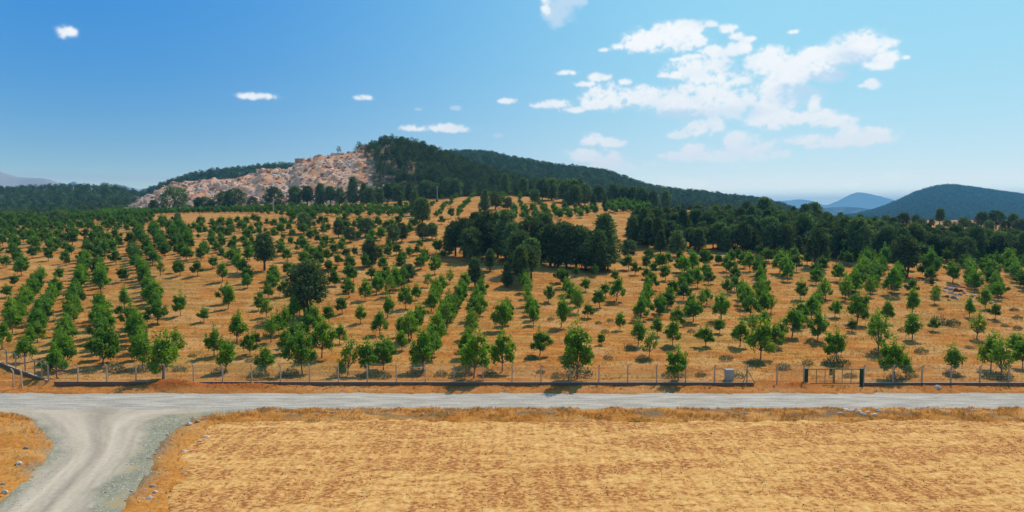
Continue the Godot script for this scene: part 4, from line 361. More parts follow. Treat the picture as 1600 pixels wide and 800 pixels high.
const PINES := [
	[-13.8,166.5,8.7,1,0], [-11.6,165.0,9.3,1,0], [-9.1,167.0,9.7,1,0], [-9.6,159.0,7.5,0,0], [-6.2,164.0,10.1,2,0], [-3.4,166.0,10.0,4,0],
	[-1.5,161.0,10.3,2,0], [0.0,156.0,9.9,4,0], [1.6,143.2,8.9,2,0], [2.8,136.2,7.4,1,0], [3.9,139.0,8.1,1,0], [1.7,132.2,6.7,1,0],
	[6.6,157.0,9.7,3,0], [8.7,154.5,10.1,1,0], [10.3,152.0,9.4,3,0], [12.3,154.0,9.8,1,0], [14.4,153.0,9.8,2,0], [16.4,152.0,9.4,1,0],
	[17.4,148.2,8.6,0,0], [18.9,149.2,9.2,3,0], [20.7,153.0,13.2,3,0], [4.5,160.0,10.8,0,0], [-7.4,175.0,8.9,3,0], [-15.6,170.0,7.0,3,0],
	[7.9,168.0,9.8,1,0], [12.5,167.0,9.4,1,0], [17.0,164.5,9.3,1,0], [-4.1,173.5,8.8,3,0], [21.2,150.5,7.1,1,0], [1.2,165.0,9.6,3,0],
	[-31.8,105.5,8.3,5,1], [-52.4,144.2,7.8,1,1], [-31.8,152.5,6.0,2,1], [-62.1,204.0,6.1,7,1], [-49.0,193.0,4.7,0,1], [-43.7,184.0,4.1,7,1],
	[-41.4,193.5,5.4,7,1], [-31.7,181.5,5.4,0,1], [-30.0,186.0,5.2,0,1], [-24.7,188.5,4.9,7,1], [-22.4,191.0,4.5,0,1], [-28.2,215.0,9.3,1,1],
	[-35.9,252.5,9.0,3,1], [-46.8,286.0,5.9,3,1], [-20.5,134.5,3.5,7,1], [-7.0,129.0,5.6,4,1], [-0.9,130.8,4.7,3,1], [-4.7,147.0,4.7,4,1],
	[28.8,168.5,4.7,7,1], [85.8,139.0,1.6,0,1], [-37.3,399.0,6.7,1,1], [-179.4,364.0,13.3,6,2], [-152.9,364.0,9.9,6,2], [-147.4,364.0,11.4,6,2],
	[-126.7,364.0,11.3,6,2], [-137.7,364.0,6.6,6,2], [-163.2,364.0,7.6,6,2], [-115.5,364.0,11.5,0,2], [-108.7,364.0,11.2,1,2], [-101.9,364.0,12.3,3,2],
	[-96.5,364.0,10.3,1,2], [-91.7,364.0,9.0,2,2], [-84.5,364.0,14.7,3,2], [-78.8,364.0,11.3,3,2], [-67.1,323.5,9.1,0,2], [-64.5,331.5,8.1,2,2],
	[-61.7,340.5,10.2,1,2], [-56.3,338.5,8.9,0,2], [-51.7,345.5,9.1,3,2], [-45.8,364.0,10.3,7,2], [-39.4,364.0,8.2,0,2], [-33.9,364.0,10.9,6,2],
	[-29.9,364.0,10.0,0,2], [-166.6,364.0,7.4,2,2], [-159.8,364.0,6.1,0,2], [-190.4,364.0,6.9,0,2], [-162.1,244.5,5.5,6,2], [-10.6,269.0,8.6,3,5],
	[-6.8,279.5,7.3,0,5], [-1.6,277.0,5.2,0,5], [-3.7,364.0,11.6,3,5], [6.1,364.0,9.8,1,5], [10.3,307.5,6.3,0,5], [14.2,322.5,10.3,0,5],
	[19.2,332.0,10.6,2,5], [26.1,325.0,11.0,0,5], [29.0,320.0,11.4,1,5], [23.6,351.5,9.9,1,5], [22.9,288.5,7.0,3,5], [26.6,290.5,9.8,0,5],
	[33.8,317.5,10.1,2,5], [36.0,303.0,6.2,3,5], [41.3,304.5,5.7,3,5], [43.7,346.0,9.1,0,5], [53.7,364.0,10.6,2,5], [59.4,364.0,9.8,0,5],
	[64.5,364.0,10.3,1,5], [62.4,328.5,9.9,0,5], [66.9,325.0,9.1,2,5], [27.2,364.0,10.1,0,5], [35.6,364.0,11.5,1,5], [81.6,364.0,9.8,2,5],
	[38.1,175.0,6.1,4,3], [38.6,194.0,5.8,4,3], [41.8,172.5,7.4,2,3], [57.5,188.5,8.1,5,3], [72.0,161.0,8.1,5,3], [87.5,172.5,9.4,5,3],
	[74.7,189.0,9.2,5,3], [82.4,192.5,9.4,0,3], [86.3,149.5,9.0,5,3], [112.3,169.5,7.3,0,3], [67.0,195.0,7.7,0,3], [109.4,182.0,7.2,3,3],
	[115.1,183.0,6.9,1,3], [97.8,178.0,7.3,0,3], [130.8,174.0,7.2,1,3], [127.1,178.0,7.0,2,3], [98.5,267.0,10.0,5,3], [119.8,271.0,8.6,5,3],
	[115.1,269.0,7.6,2,3], [109.6,266.5,7.0,4,3], [102.4,263.5,7.4,0,3], [162.8,271.5,4.1,7,4], [175.5,286.0,3.2,7,4], [182.0,275.5,5.2,7,4],
	[181.8,269.5,3.5,7,4], [185.7,266.0,5.0,7,4], [189.8,263.0,5.4,7,4], [193.5,260.0,6.3,7,4], [194.8,256.0,5.8,7,4], [178.3,280.0,3.7,7,4],
	[151.9,272.5,4.1,7,4], [157.4,275.0,6.2,7,4], [173.1,293.0,4.9,7,4], [203.0,324.5,8.2,1,4], [213.9,311.5,7.6,7,4], [226.6,320.0,8.7,7,4],
	[220.4,300.5,7.9,1,4], [204.5,316.0,2.4,0,4], [149.3,327.5,3.1,7,4], [158.5,330.0,4.0,7,4], [164.0,321.5,3.0,7,4], [171.0,321.5,3.0,0,4],
	[160.2,293.0,4.4,7,4], [165.5,297.0,2.8,0,4], [218.6,326.5,3.1,5,4], [205.2,294.0,3.3,0,4], [239.6,320.5,6.0,7,4], [161.5,325.5,1.8,0,4],
	[166.7,318.0,2.1,0,4], [207.7,314.5,2.7,0,4], [135.0,193.0,6.5,1,3], [50.3,184.0,7.2,4,3], [100.9,180.5,5.7,2,3], [124.6,213.0,5.8,3,3],
	[37.3,193.5,8.8,3,3], [121.5,192.0,6.9,3,3], [146.9,201.5,5.7,1,3], [65.3,213.5,8.1,3,3], [81.5,208.5,6.7,1,3], [65.6,186.0,5.8,4,3],
	[126.8,188.5,6.8,1,3], [100.2,175.0,8.8,3,3], [140.3,200.0,6.2,0,3], [120.3,177.0,8.3,2,3], [94.6,183.0,8.3,1,3], [85.5,177.0,7.8,1,3],
	[77.8,185.5,5.7,3,3], [63.0,195.5,6.3,1,3], [129.6,183.5,5.6,4,3], [125.7,181.5,7.8,0,3], [87.7,234.5,8.1,4,3], [82.5,180.5,8.4,3,3],
	[118.3,196.5,7.1,5,3], [77.6,191.5,7.7,4,3], [36.0,201.0,6.9,1,3], [82.4,211.0,8.9,1,3], [147.5,194.0,6.0,1,3], [147.7,213.5,5.0,5,3],
	[95.7,211.5,6.2,1,3], [85.0,185.5,8.7,5,3], [71.2,190.0,7.7,4,3], [115.8,177.0,6.4,2,3], [107.2,205.5,7.0,3,3], [74.5,210.5,6.0,1,3],
	[88.5,184.5,8.6,1,3], [129.0,179.0,7.9,1,3], [42.2,197.5,6.2,0,3], [43.8,183.0,5.6,3,3], [56.5,210.0,8.9,1,3], [136.4,184.0,7.2,5,3],
	[70.1,193.0,7.8,1,3], [108.1,212.5,7.7,3,3], [43.6,188.0,8.9,0,3], [42.7,190.5,7.8,3,3], [71.9,180.5,7.4,0,3], [92.2,207.0,5.9,3,3],
	[133.9,207.5,5.5,2,3], [95.3,187.5,6.8,2,3], [108.3,201.0,7.8,5,3], [38.9,196.0,8.6,2,3], [58.5,204.0,8.5,0,3], [118.1,192.0,6.0,1,3],
	[79.4,212.5,8.6,3,3], [88.6,177.0,7.7,4,3], [42.6,201.0,8.5,2,3], [41.8,234.0,5.1,2,3], [162.8,221.5,3.9,3,3], [37.5,188.0,8.9,4,3],
	[82.0,186.0,7.4,0,3], [116.7,184.5,7.6,1,3], [110.2,183.0,7.2,5,3], [34.1,194.0,6.2,3,3], [105.3,176.5,7.5,4,3], [62.4,184.0,7.6,1,3],
	[107.5,188.0,7.0,3,3], [134.2,180.0,7.6,5,3], [69.7,184.0,8.4,5,3], [33.6,190.5,7.6,1,3], [140.4,195.0,6.4,3,3], [82.5,215.5,7.5,3,3],
	[48.7,205.0,8.5,4,3], [138.5,216.0,4.6,1,3], [164.8,213.0,4.8,0,3], [126.8,245.0,4.6,1,3], [149.3,191.5,6.0,5,3], [106.8,196.0,6.4,1,3],
	[66.7,210.5,5.5,0,3], [138.6,187.5,7.2,0,3], [59.1,189.0,7.9,3,3], [105.4,192.0,7.5,4,3], [93.4,192.5,8.1,5,3], [65.4,193.0,7.2,3,3],
	[99.7,189.0,7.5,4,3], [47.8,213.0,7.8,5,3], [129.9,188.5,7.1,0,3], [99.0,196.0,6.4,4,3], [90.9,179.5,7.4,0,3], [72.8,197.0,8.0,0,3],
	[114.1,184.0,8.0,5,3], [52.4,208.0,6.2,0,3], [69.6,199.5,6.8,4,3], [49.1,196.0,8.8,4,3], [134.1,214.5,5.3,1,3], [130.3,208.5,5.8,3,3],
	[75.6,196.5,7.7,1,3], [50.2,210.5,6.7,2,3], [56.3,191.0,6.4,1,3], [129.4,205.5,6.0,1,3], [152.0,206.0,5.1,0,3], [37.6,212.5,7.0,3,3],
	[102.5,190.0,6.7,3,3], [165.8,210.0,4.7,1,3], [59.3,192.5,6.4,1,3], [82.2,177.5,6.3,5,3], [113.5,214.0,6.7,4,3], [79.2,180.5,6.5,4,3],
	[105.5,179.5,7.9,0,3], [120.6,199.5,5.7,4,3], [50.3,192.5,6.2,5,3], [132.5,200.5,5.9,5,3], [88.0,219.5,8.7,5,3], [90.4,191.0,6.1,3,3],
	[91.0,210.0,6.4,0,3], [74.1,185.0,8.2,5,3], [134.6,188.5,6.8,3,3], [110.9,179.0,6.8,2,3], [114.1,204.5,5.9,0,3], [78.5,208.0,7.3,1,3],
	[75.4,215.5,8.6,3,3], [132.6,182.5,7.3,3,3], [88.9,259.0,7.9,1,3], [138.3,212.5,5.2,1,3], [50.4,187.5,5.6,1,3], [39.5,185.0,8.8,3,3],
	[91.0,186.0,8.4,5,3], [119.3,232.5,5.9,1,3], [86.3,179.5,6.3,1,3], [98.6,186.5,8.5,2,3], [151.7,188.5,6.7,1,3], [79.8,199.5,8.5,0,3],
	[125.8,176.5,8.1,2,3], [40.6,221.0,6.6,3,3], [67.6,191.0,6.9,1,3], [122.4,179.0,7.8,4,3], [109.3,192.0,6.8,5,3], [125.1,230.0,5.0,1,3],
	[144.8,218.5,4.6,5,3], [91.4,197.5,5.6,1,3], [125.6,193.5,6.7,2,3], [157.3,220.0,4.2,4,3], [106.5,182.0,5.9,5,3], [101.7,197.5,6.5,1,3],
	[135.8,217.0,5.0,1,3], [111.3,186.5,8.1,4,3], [103.7,200.0,6.4,1,3], [53.8,213.5,5.7,5,3], [141.2,188.5,6.6,2,3], [95.7,180.0,6.4,1,3],
	[121.0,183.0,7.5,5,3], [61.5,188.0,8.0,5,3], [124.7,209.0,5.8,1,3], [139.6,179.5,7.5,2,3], [115.6,193.0,6.0,1,3], [58.2,186.0,6.6,2,3],
	[112.2,176.0,6.7,0,3], [79.4,176.5,7.8,1,3], [93.8,177.5,6.1,4,3], [127.6,200.5,6.2,1,3], [123.7,203.0,6.4,3,3], [62.4,203.0,6.1,1,3],
	[74.9,200.5,6.8,1,3], [156.2,205.5,5.5,3,3], [68.3,195.5,8.0,1,3], [72.9,187.5,8.8,1,3], [136.8,226.0,4.1,5,3],
]

const WEEDS := [
	[-47.3,75.5,1.56,0], [-45.1,76.5,2.44,0], [-41.8,76.0,1.99,0], [-37.7,76.5,1.58,1], [-32.5,75.0,1.83,0], [-31.0,80.2,1.35,1], [-27.1,72.2,2.44,0], [-25.2,73.8,1.38,0],
	[-24.5,74.8,1.82,0], [-19.3,73.8,1.11,0], [-15.4,73.2,2.06,0], [-13.8,72.8,1.77,0], [-10.6,74.8,2.10,0], [-7.8,74.2,1.67,0], [-5.9,72.8,2.05,0], [-2.5,74.2,1.67,0],
	[2.3,81.2,1.52,0], [3.2,75.2,1.13,1], [5.0,72.8,1.64,1], [7.3,73.2,3.02,0], [13.1,95.2,1.25,0], [15.0,103.5,1.16,1], [11.6,81.5,1.22,1], [15.1,86.2,1.62,0],
	[15.6,80.5,1.96,0], [19.9,85.8,1.77,0], [16.9,72.5,1.77,0], [18.2,73.2,1.51,1], [20.8,74.2,1.25,0], [25.7,81.0,1.67,1], [28.4,78.8,1.92,0], [24.3,73.2,1.78,1],
	[33.6,86.0,1.45,0], [31.0,77.0,1.88,1], [34.7,79.2,1.49,1], [40.1,90.5,1.36,0], [37.9,78.8,2.95,0], [45.7,84.2,1.90,0], [51.5,85.0,1.75,0], [40.6,71.2,2.00,0],
	[43.9,74.0,1.39,0], [48.6,74.5,1.82,0], [64.7,102.2,2.87,0], [66.2,101.5,2.28,0], [51.8,72.8,2.05,0], [53.4,73.0,1.92,0], [79.8,107.0,1.60,0], [84.8,114.5,1.50,0],
	[72.4,114.5,1.07,1], [74.1,99.2,1.49,0], [37.0,73.8,1.38,1], [55.8,96.8,1.27,0], [-30.9,164.5,1.23,1], [26.1,92.0,1.21,1], [25.3,95.5,1.25,0], [-19.5,85.8,1.13,1],
	[-9.8,94.5,1.24,0], [-5.0,75.0,1.41,0], [-29.8,121.5,1.37,1], [-39.2,82.8,1.09,1], [-24.1,82.0,1.08,0], [67.1,97.2,1.46,1], [59.4,87.8,1.15,1], [73.5,101.0,1.14,0],
	[27.4,138.5,1.30,1], [12.9,101.2,1.14,0], [5.9,103.2,1.16,0], [49.7,119.8,1.35,1], [48.2,109.8,1.23,1],
]

const QUARRY_CREST := [[-306,13.5], [-285,17.1], [-269,22.9], [-255,30.5], [-240,37.7], [-224,41.2], [-203,42.1], [-180,45.2], [-175,48.8], [-155,50.1], [-149,55.0], [-130,58.6], [-113,59.5], [-108,62.1], [-99,62.1], [-92,64.8], [-84,66.1], [-71,64.3], [-60,60.3], [-45,54.6], [-18,45.2], [9,37.2], [36,31.4], [63,25.6], [90,18.0]]

const RIDGE_CREST := [[-242,91.4], [-186,95.1], [-112,98.8], [-74,100.7], [-37,99.8], [0,92.4], [65,81.2], [112,76.6], [149,68.3], [196,52.5], [243,46.0], [280,42.2], [327,36.7], [365,32.0], [402,22.7], [430,11.5]]

const BACK_RIDGE_CREST := [[-556,22.2], [-521,32.3], [-488,41.5], [-454,52.4], [-428,63.2], [-394,69.1], [-361,72.4], [-319,75.8], [-285,77.4], [-235,75.8], [-168,72.4], [-101,55.7]]

const LEFT_HILL_CREST := [[-852,39.3], [-639,40.0], [-568,40.7], [-532,43.5], [-475,45.6], [-440,44.2], [-405,35.0], [-369,25.8], [-334,17.3]]

const RIGHT_HILL_CREST := [[1153,-21.3], [1310,-2.9], [1415,10.2], [1493,31.1], [1570,62.4], [1673,106.7], [1777,127.5], [1882,117.1], [1987,101.5], [2092,85.9], [2356,44.1], [2673,-8.2]]

const ROCKY_CREST := [[-5151,210.8], [-4287,304.7], [-3685,330.3], [-3430,296.2], [-3379,279.1], [-3303,262.0], [-3131,257.8], [-3068,240.7], [-3005,210.8], [-2878,159.5], [-2708,90.9], [-2581,39.5]]

const PEAKS_CREST := [[-4617,121.1], [-4370,205.8], [-4246,278.3], [-4184,320.6], [-4141,332.7], [-4076,284.4], [-3944,236.0], [-3822,260.2], [-3712,296.5], [-3615,278.3], [-3489,242.1], [-3340,169.5], [-3100,60.5]]

const FAR_CREST := [[1954,106.7], [2485,221.8], [2928,266.0], [3283,248.3], [3550,212.9], [3817,212.9], [3994,230.6], [4172,204.1], [4351,150.9], [4527,212.9], [4702,301.3], [4816,327.9], [5057,283.7], [5326,212.9], [5506,142.1], [5775,62.3], [6223,-44.1]]

const LOW_FAR_CREST := [[2334,-9.1], [2495,34.2], [2603,66.7], [2765,82.9], [2928,77.5], [3091,55.9], [3255,39.7], [3527,1.8]]

const TRACK_LEFT := [[37.08,-31.78], [39.06,-31.56], [41.46,-31.93], [43.63,-32.55], [46.74,-33.56], [49.77,-34.54], [51.72,-35.47], [53.51,-36.78], [56.79,-39.97], [59.72,-42.95], [61.09,-45.37], [61.49,-50.35]]

const TRACK_RIGHT := [[36.34,-23.11], [37.85,-23.32], [39.92,-23.60], [43.22,-24.54], [45.92,-25.29], [48.72,-26.09], [50.86,-27.07], [53.51,-28.00], [56.79,-28.43], [58.96,-28.09], [60.49,-26.21], [61.49,-23.42]]

const TREAD_LEFT := [[36.70,-31.47], [38.65,-31.23], [40.63,-31.23], [43.02,-31.78], [46.04,-32.54], [48.72,-33.36], [50.59,-34.13], [52.60,-35.36], [55.44,-37.86], [58.96,-41.57], [60.89,-44.65], [61.49,-48.60]]

const TREAD_RIGHT := [[36.34,-25.21], [37.85,-25.50], [39.83,-25.88], [42.62,-26.58], [45.35,-27.29], [48.21,-28.04], [50.59,-28.81], [53.21,-29.87], [56.11,-30.93], [58.77,-31.47], [60.49,-30.54], [61.49,-27.52]]

const CLOUDS := [
	[3.78,16.56,1.57,1.61,1], [2.73,16.67,0.47,0.66,0], [4.98,17.00,0.94,0.56,1], [12.47,13.87,2.72,0.96,0], [13.96,14.35,1.49,0.76,0], [10.44,13.67,1.53,0.63,0],
	[8.65,13.45,0.62,0.24,0], [7.67,13.24,0.47,0.15,0], [14.96,13.63,0.69,0.47,0], [15.92,14.74,0.44,0.23,0], [17.28,14.32,0.62,0.33,0], [17.87,13.67,0.48,0.28,0],
	[18.82,13.41,0.43,0.19,0], [16.34,12.69,1.17,0.43,0], [17.88,12.78,1.24,0.52,0], [14.73,12.45,0.99,0.19,0], [13.49,12.28,0.60,0.15,0], [15.24,11.56,2.27,0.82,0],
	[13.76,11.10,1.50,0.39,0], [15.99,10.70,1.86,0.53,0], [17.93,10.35,1.15,0.34,0], [12.50,11.06,0.61,0.15,0], [26.88,12.36,1.51,0.89,0], [25.40,11.88,1.64,0.81,0],
	[23.66,11.77,1.51,0.73,0], [20.03,11.87,1.59,0.84,0], [21.89,10.99,2.51,1.03,0], [28.36,11.23,0.90,0.40,0], [29.49,11.15,0.28,0.13,0], [27.67,10.77,1.00,0.36,0],
	[26.06,11.46,1.88,0.72,1], [24.36,10.33,1.93,0.51,1], [21.93,9.01,2.01,1.14,1], [23.53,8.20,0.54,0.66,0], [20.54,9.57,0.74,0.76,0], [7.65,9.51,1.77,0.86,0],
	[9.72,9.41,2.27,0.85,0], [12.53,9.22,3.03,0.90,0], [15.27,9.36,2.76,0.98,0], [17.96,8.65,2.88,1.07,0], [20.11,8.06,2.15,1.36,0], [17.50,7.99,3.86,0.69,1],
	[13.55,8.14,2.01,0.50,1], [6.61,8.98,0.84,0.41,0], [20.82,7.54,2.32,0.68,0], [23.10,7.37,2.25,0.48,0], [24.89,6.99,1.66,0.52,0], [25.85,6.66,0.69,0.37,0],
	[27.07,5.75,1.94,0.61,0], [24.49,5.45,1.41,0.43,0], [23.50,5.68,1.52,0.38,0], [28.32,5.55,0.82,0.32,0], [18.02,5.99,0.96,0.55,0], [18.51,5.18,1.25,1.19,0],
	[20.03,5.23,1.13,0.59,0], [14.60,5.08,0.85,0.66,0], [13.40,4.70,1.41,0.31,0], [15.85,4.65,2.47,0.46,0], [18.04,4.60,2.12,0.50,0], [20.97,4.71,1.02,0.29,0],
	[13.68,6.42,0.90,0.30,0], [15.07,6.89,1.29,0.55,0], [16.34,7.14,0.73,0.60,0], [6.63,6.15,0.84,0.52,0], [8.20,5.87,1.25,0.36,0], [5.95,4.81,1.37,0.52,0],
	[7.95,4.16,1.36,1.04,0], [9.26,3.31,1.87,0.63,0], [11.59,3.08,2.05,0.62,0], [13.63,2.59,2.32,0.52,0], [16.13,2.20,2.47,0.36,1], [11.58,4.11,0.72,0.26,0],
	[3.50,9.02,1.43,0.36,0], [5.03,8.59,1.05,0.20,0], [4.49,11.53,0.89,0.20,0], [7.16,11.18,0.89,0.30,0], [5.91,10.61,0.79,0.20,0], [9.35,10.72,0.52,0.25,0],
	[21.96,13.70,0.41,0.14,0], [27.46,9.53,0.50,0.32,0], [26.75,9.45,0.25,0.14,0], [-32.69,12.43,0.56,0.42,0], [-20.09,9.12,1.36,0.24,0], [-12.12,9.39,0.71,0.20,0],
	[-5.94,7.09,2.32,0.31,0], [-7.67,7.02,0.63,0.15,0], [-0.42,9.34,0.64,0.20,0], [-4.77,8.75,0.53,0.20,1], [-7.81,8.60,0.42,0.15,1], [-1.17,6.56,0.43,0.16,1],
	[26.23,2.25,0.65,0.24,0], [29.14,2.93,0.98,0.28,0], [26.06,3.49,0.43,0.19,1], [22.55,2.31,0.73,0.49,1], [21.49,2.23,1.20,0.30,1],
]

const BANK_ROCKS := [
	[30.37,61.09,0.8], [30.79,60.89,0.7], [31.13,60.30,0.8], [32.03,60.49,0.7], [33.33,61.09,0.9], [31.23,59.72,0.6], [32.20,59.72,0.6], [29.31,60.10,0.5],
	[43.45,68.75,0.9], [12.00,68.25,0.35], [-28.06,59.14,0.8], [-27.46,57.14,0.7], [-27.00,57.68,0.5], [-29.69,60.89,0.5], [-30.52,56.45,0.5], [-26.70,49.50,0.55],
	[-28.64,52.16,0.6], [-24.60,54.14,0.9], [-24.69,53.21,0.7], [-24.89,50.86,0.6], [-28.12,54.78,0.4], [-23.68,43.94,0.5], [-23.08,43.12,0.45], [-23.03,42.32,0.5],
	[-37.25,51.43,0.5], [-35.33,47.96,0.5], [-32.61,42.92,0.55], [-33.69,44.26,0.4], [-2.44,61.09,0.5], [1.41,61.90,0.4], [20.90,60.10,0.5], [2.48,57.86,0.3],
	[-7.99,59.91,0.4], [-16.13,60.49,0.5], [-17.35,59.72,0.4], [-11.62,58.04,0.35],
]

const RUBBLE := [
	[86.20,135.00,0.8], [86.42,133.75,1], [86.45,132.25,1], [87.62,132.50,0.8], [83.27,130.75,0.7], [83.14,129.00,0.9], [83.31,127.75,0.8], [84.27,127.75,0.7],
	[85.98,129.25,0.6], [85.38,127.25,0.6], [85.27,126.00,0.7], [86.99,127.50,0.6], [80.12,125.00,0.7], [80.86,124.50,0.9], [80.87,123.25,0.7], [78.76,122.50,0.6],
	[79.72,125.50,0.5], [85.61,124.75,0.6], [84.60,122.25,0.5], [82.99,122.25,0.5], [84.65,120.00,0.6], [85.98,121.25,0.4],
]

var noise := FastNoiseLite.new()
var fine := FastNoiseLite.new()
var broad := FastNoiseLite.new()
var grit := FastNoiseLite.new()
var rng := RandomNumberGenerator.new()
var taken := {}
var mats := {}

# ---------------------------------------------------------------- helpers

func numbered(called: String) -> String:
	var n: int = taken.get(called, 0)
	taken[called] = n + 1
	return called if n == 0 else "%s_%03d" % [called, n]

func tag(o: Node3D, label: String, category: String, group := "", kind := "") -> void:
	if label: o.set_meta("label", label)
	if category: o.set_meta("category", category)
	if group: o.set_meta("group", group)
	if kind: o.set_meta("kind", kind)

func thing(called: String, at: Vector3, label: String, category: String, group := "") -> Node3D:
	var o := Node3D.new()
	o.name = numbered(called)
	add_child(o)
	o.position = at
	tag(o, label, category, group)
	return o

func part(parent: Node, called: String, mesh: Mesh, m: Material) -> MeshInstance3D:
	var o := MeshInstance3D.new()
	o.name = called if parent != self else numbered(called)
	o.mesh = mesh
	o.material_override = m
	parent.add_child(o, true)
	return o

func structure(called: String, mesh: Mesh, m: Material) -> MeshInstance3D:
	var o := part(self, called, mesh, m)
	o.set_meta("kind", "structure")
	return o

func scatter(called: String, mesh: Mesh, m: Material, places: Array, colors: Array, label: String, category: String, parent: Node = self) -> MultiMeshInstance3D:
	var mm := MultiMesh.new()
	mm.transform_format = MultiMesh.TRANSFORM_3D
	mm.use_colors = true
	mm.mesh = mesh
	mm.instance_count = places.size()
	for i in places.size():
		mm.set_instance_transform(i, places[i])
		mm.set_instance_color(i, colors[i])
	var o := MultiMeshInstance3D.new()
	o.name = numbered(called)
	o.multimesh = mm
	o.material_override = m
	parent.add_child(o, true)
	tag(o, label, category, "", "stuff")
	return o

func mat(called: String, color: Color, rough := 0.9, vertex := false) -> StandardMaterial3D:
	var m := StandardMaterial3D.new()
	m.resource_name = called
	m.albedo_color = color.linear_to_srgb()
	m.roughness = rough
	m.metallic_specular = 0.3
	m.vertex_color_use_as_albedo = vertex
	mats[called] = m
	return m

func grid_mesh(cols: int, rows: int, pos: PackedVector3Array, col: PackedColorArray, uv: PackedVector2Array) -> ArrayMesh:
	var idx := PackedInt32Array()
	idx.resize((cols - 1) * (rows - 1) * 6)
	var k := 0
	for j in rows - 1:
		for i in cols - 1:
			var a := j * cols + i
			idx[k] = a; idx[k + 1] = a + cols; idx[k + 2] = a + 1
			idx[k + 3] = a + 1; idx[k + 4] = a + cols; idx[k + 5] = a + cols + 1
			k += 6
	if (pos[cols] - pos[0]).cross(pos[1] - pos[0]).y > 0.0: idx.reverse()
	var nor := PackedVector3Array()
	nor.resize(pos.size())
	for j in rows:
		for i in cols:
			var a := pos[j * cols + mini(i + 1, cols - 1)] - pos[j * cols + maxi(i - 1, 0)]
			var b := pos[mini(j + 1, rows - 1) * cols + i] - pos[maxi(j - 1, 0) * cols + i]
			var n := a.cross(b).normalized()
			nor[j * cols + i] = n if n.y >= 0.0 else -n
	var arr := []
	arr.resize(Mesh.ARRAY_MAX)
	arr[Mesh.ARRAY_VERTEX] = pos
	arr[Mesh.ARRAY_NORMAL] = nor
	if col.size(): arr[Mesh.ARRAY_COLOR] = col
	if uv.size(): arr[Mesh.ARRAY_TEX_UV] = uv
	arr[Mesh.ARRAY_INDEX] = idx
	var mesh := ArrayMesh.new()
	mesh.add_surface_from_arrays(Mesh.PRIMITIVE_TRIANGLES, arr)
	return mesh

# a growing triangle soup
class Soup:
	var p := PackedVector3Array()
	var n := PackedVector3Array()
	var c := PackedColorArray()
	func tri(a: Vector3, b: Vector3, d: Vector3, nn: Vector3, col: Color) -> void:
		if (b - a).cross(d - a).dot(nn) > 0.0:
			var w := b
			b = d
			d = w
		p.append(a); p.append(b); p.append(d)
		n.append(nn); n.append(nn); n.append(nn)
		c.append(col); c.append(col); c.append(col)
	func quad(a: Vector3, b: Vector3, d: Vector3, e: Vector3, nn: Vector3, col: Color) -> void:
		tri(a, b, d, nn, col)
		tri(a, d, e, nn, col)
	func box(lo: Vector3, hi: Vector3, col := Color.WHITE, t := Transform3D()) -> void:
		var v := []
		for k in 8:
			v.append(t * Vector3(hi.x if k & 1 else lo.x, hi.y if k & 2 else lo.y, hi.z if k & 4 else lo.z))
		for f in [[0, 1, 3, 2, 0, 0, -1], [5, 4, 6, 7, 0, 0, 1], [4, 0, 2, 6, -1, 0, 0], [1, 5, 7, 3, 1, 0, 0], [2, 3, 7, 6, 0, 1, 0], [4, 5, 1, 0, 0, -1, 0]]:
			quad(v[f[0]], v[f[1]], v[f[2]], v[f[3]], (t.basis * Vector3(f[4], f[5], f[6])).normalized(), col)
	func tube(path: Array, radii: Array, sides: int, col: Color) -> void:
		var rings := []
		for i in path.size():
			var dir: Vector3 = (path[mini(i + 1, path.size() - 1)] - path[maxi(i - 1, 0)]).normalized()
			var s := dir.cross(Vector3(0.3, 0.1, 1)).normalized()
			var u := s.cross(dir)
			var ring := []
			for k in sides:
				var a := TAU * k / sides
				ring.append([path[i] + (s * cos(a) + u * sin(a)) * radii[i], s * cos(a) + u * sin(a)])
			rings.append(ring)
		for i in path.size() - 1:
			for k in sides:
				var q: Array = [rings[i][k], rings[i][(k + 1) % sides], rings[i + 1][(k + 1) % sides], rings[i + 1][k]]
				for t in [[0, 1, 2], [0, 2, 3]]:
					if (q[t[1]][0] - q[t[0]][0]).cross(q[t[2]][0] - q[t[0]][0]).dot(q[t[0]][1]) > 0.0: t = [t[0], t[2], t[1]]
					for w in t:
						p.append(q[w][0]); n.append(q[w][1]); c.append(col)
		for k in sides:
			tri(rings[-1][k][0], rings[-1][(k + 1) % sides][0], path[-1], (path[-1] - path[-2]).normalized(), col)
	func done() -> ArrayMesh:
		var arr := []
		arr.resize(Mesh.ARRAY_MAX)
		arr[Mesh.ARRAY_VERTEX] = p
		arr[Mesh.ARRAY_NORMAL] = n
		arr[Mesh.ARRAY_COLOR] = c
		var m := ArrayMesh.new()
		m.add_surface_from_arrays(Mesh.PRIMITIVE_TRIANGLES, arr)
		return m

func nz(n: FastNoiseLite, x: float, y: float, gain := 0.85) -> float:
	return clampf(n.get_noise_2d(x, y) * gain + 0.5, 0.0, 1.0)

func rand_dir() -> Vector3:
	var y := rng.randf_range(-1, 1)
	var a := rng.randf() * TAU
	var r := sqrt(1 - y * y)
	return Vector3(r * cos(a), y, r * sin(a))

func along(list: Array, d: float, k: int) -> float:
	# list of rows sorted by their first value; linear in between
	if d <= list[0][0]: return list[0][k]
	for i in list.size() - 1:
		if d <= list[i + 1][0]:
			var a: Array = list[i]
			var b: Array = list[i + 1]
			return lerpf(a[k], b[k], (d - a[0]) / maxf(b[0] - a[0], 1e-6))
	return list[-1][k]

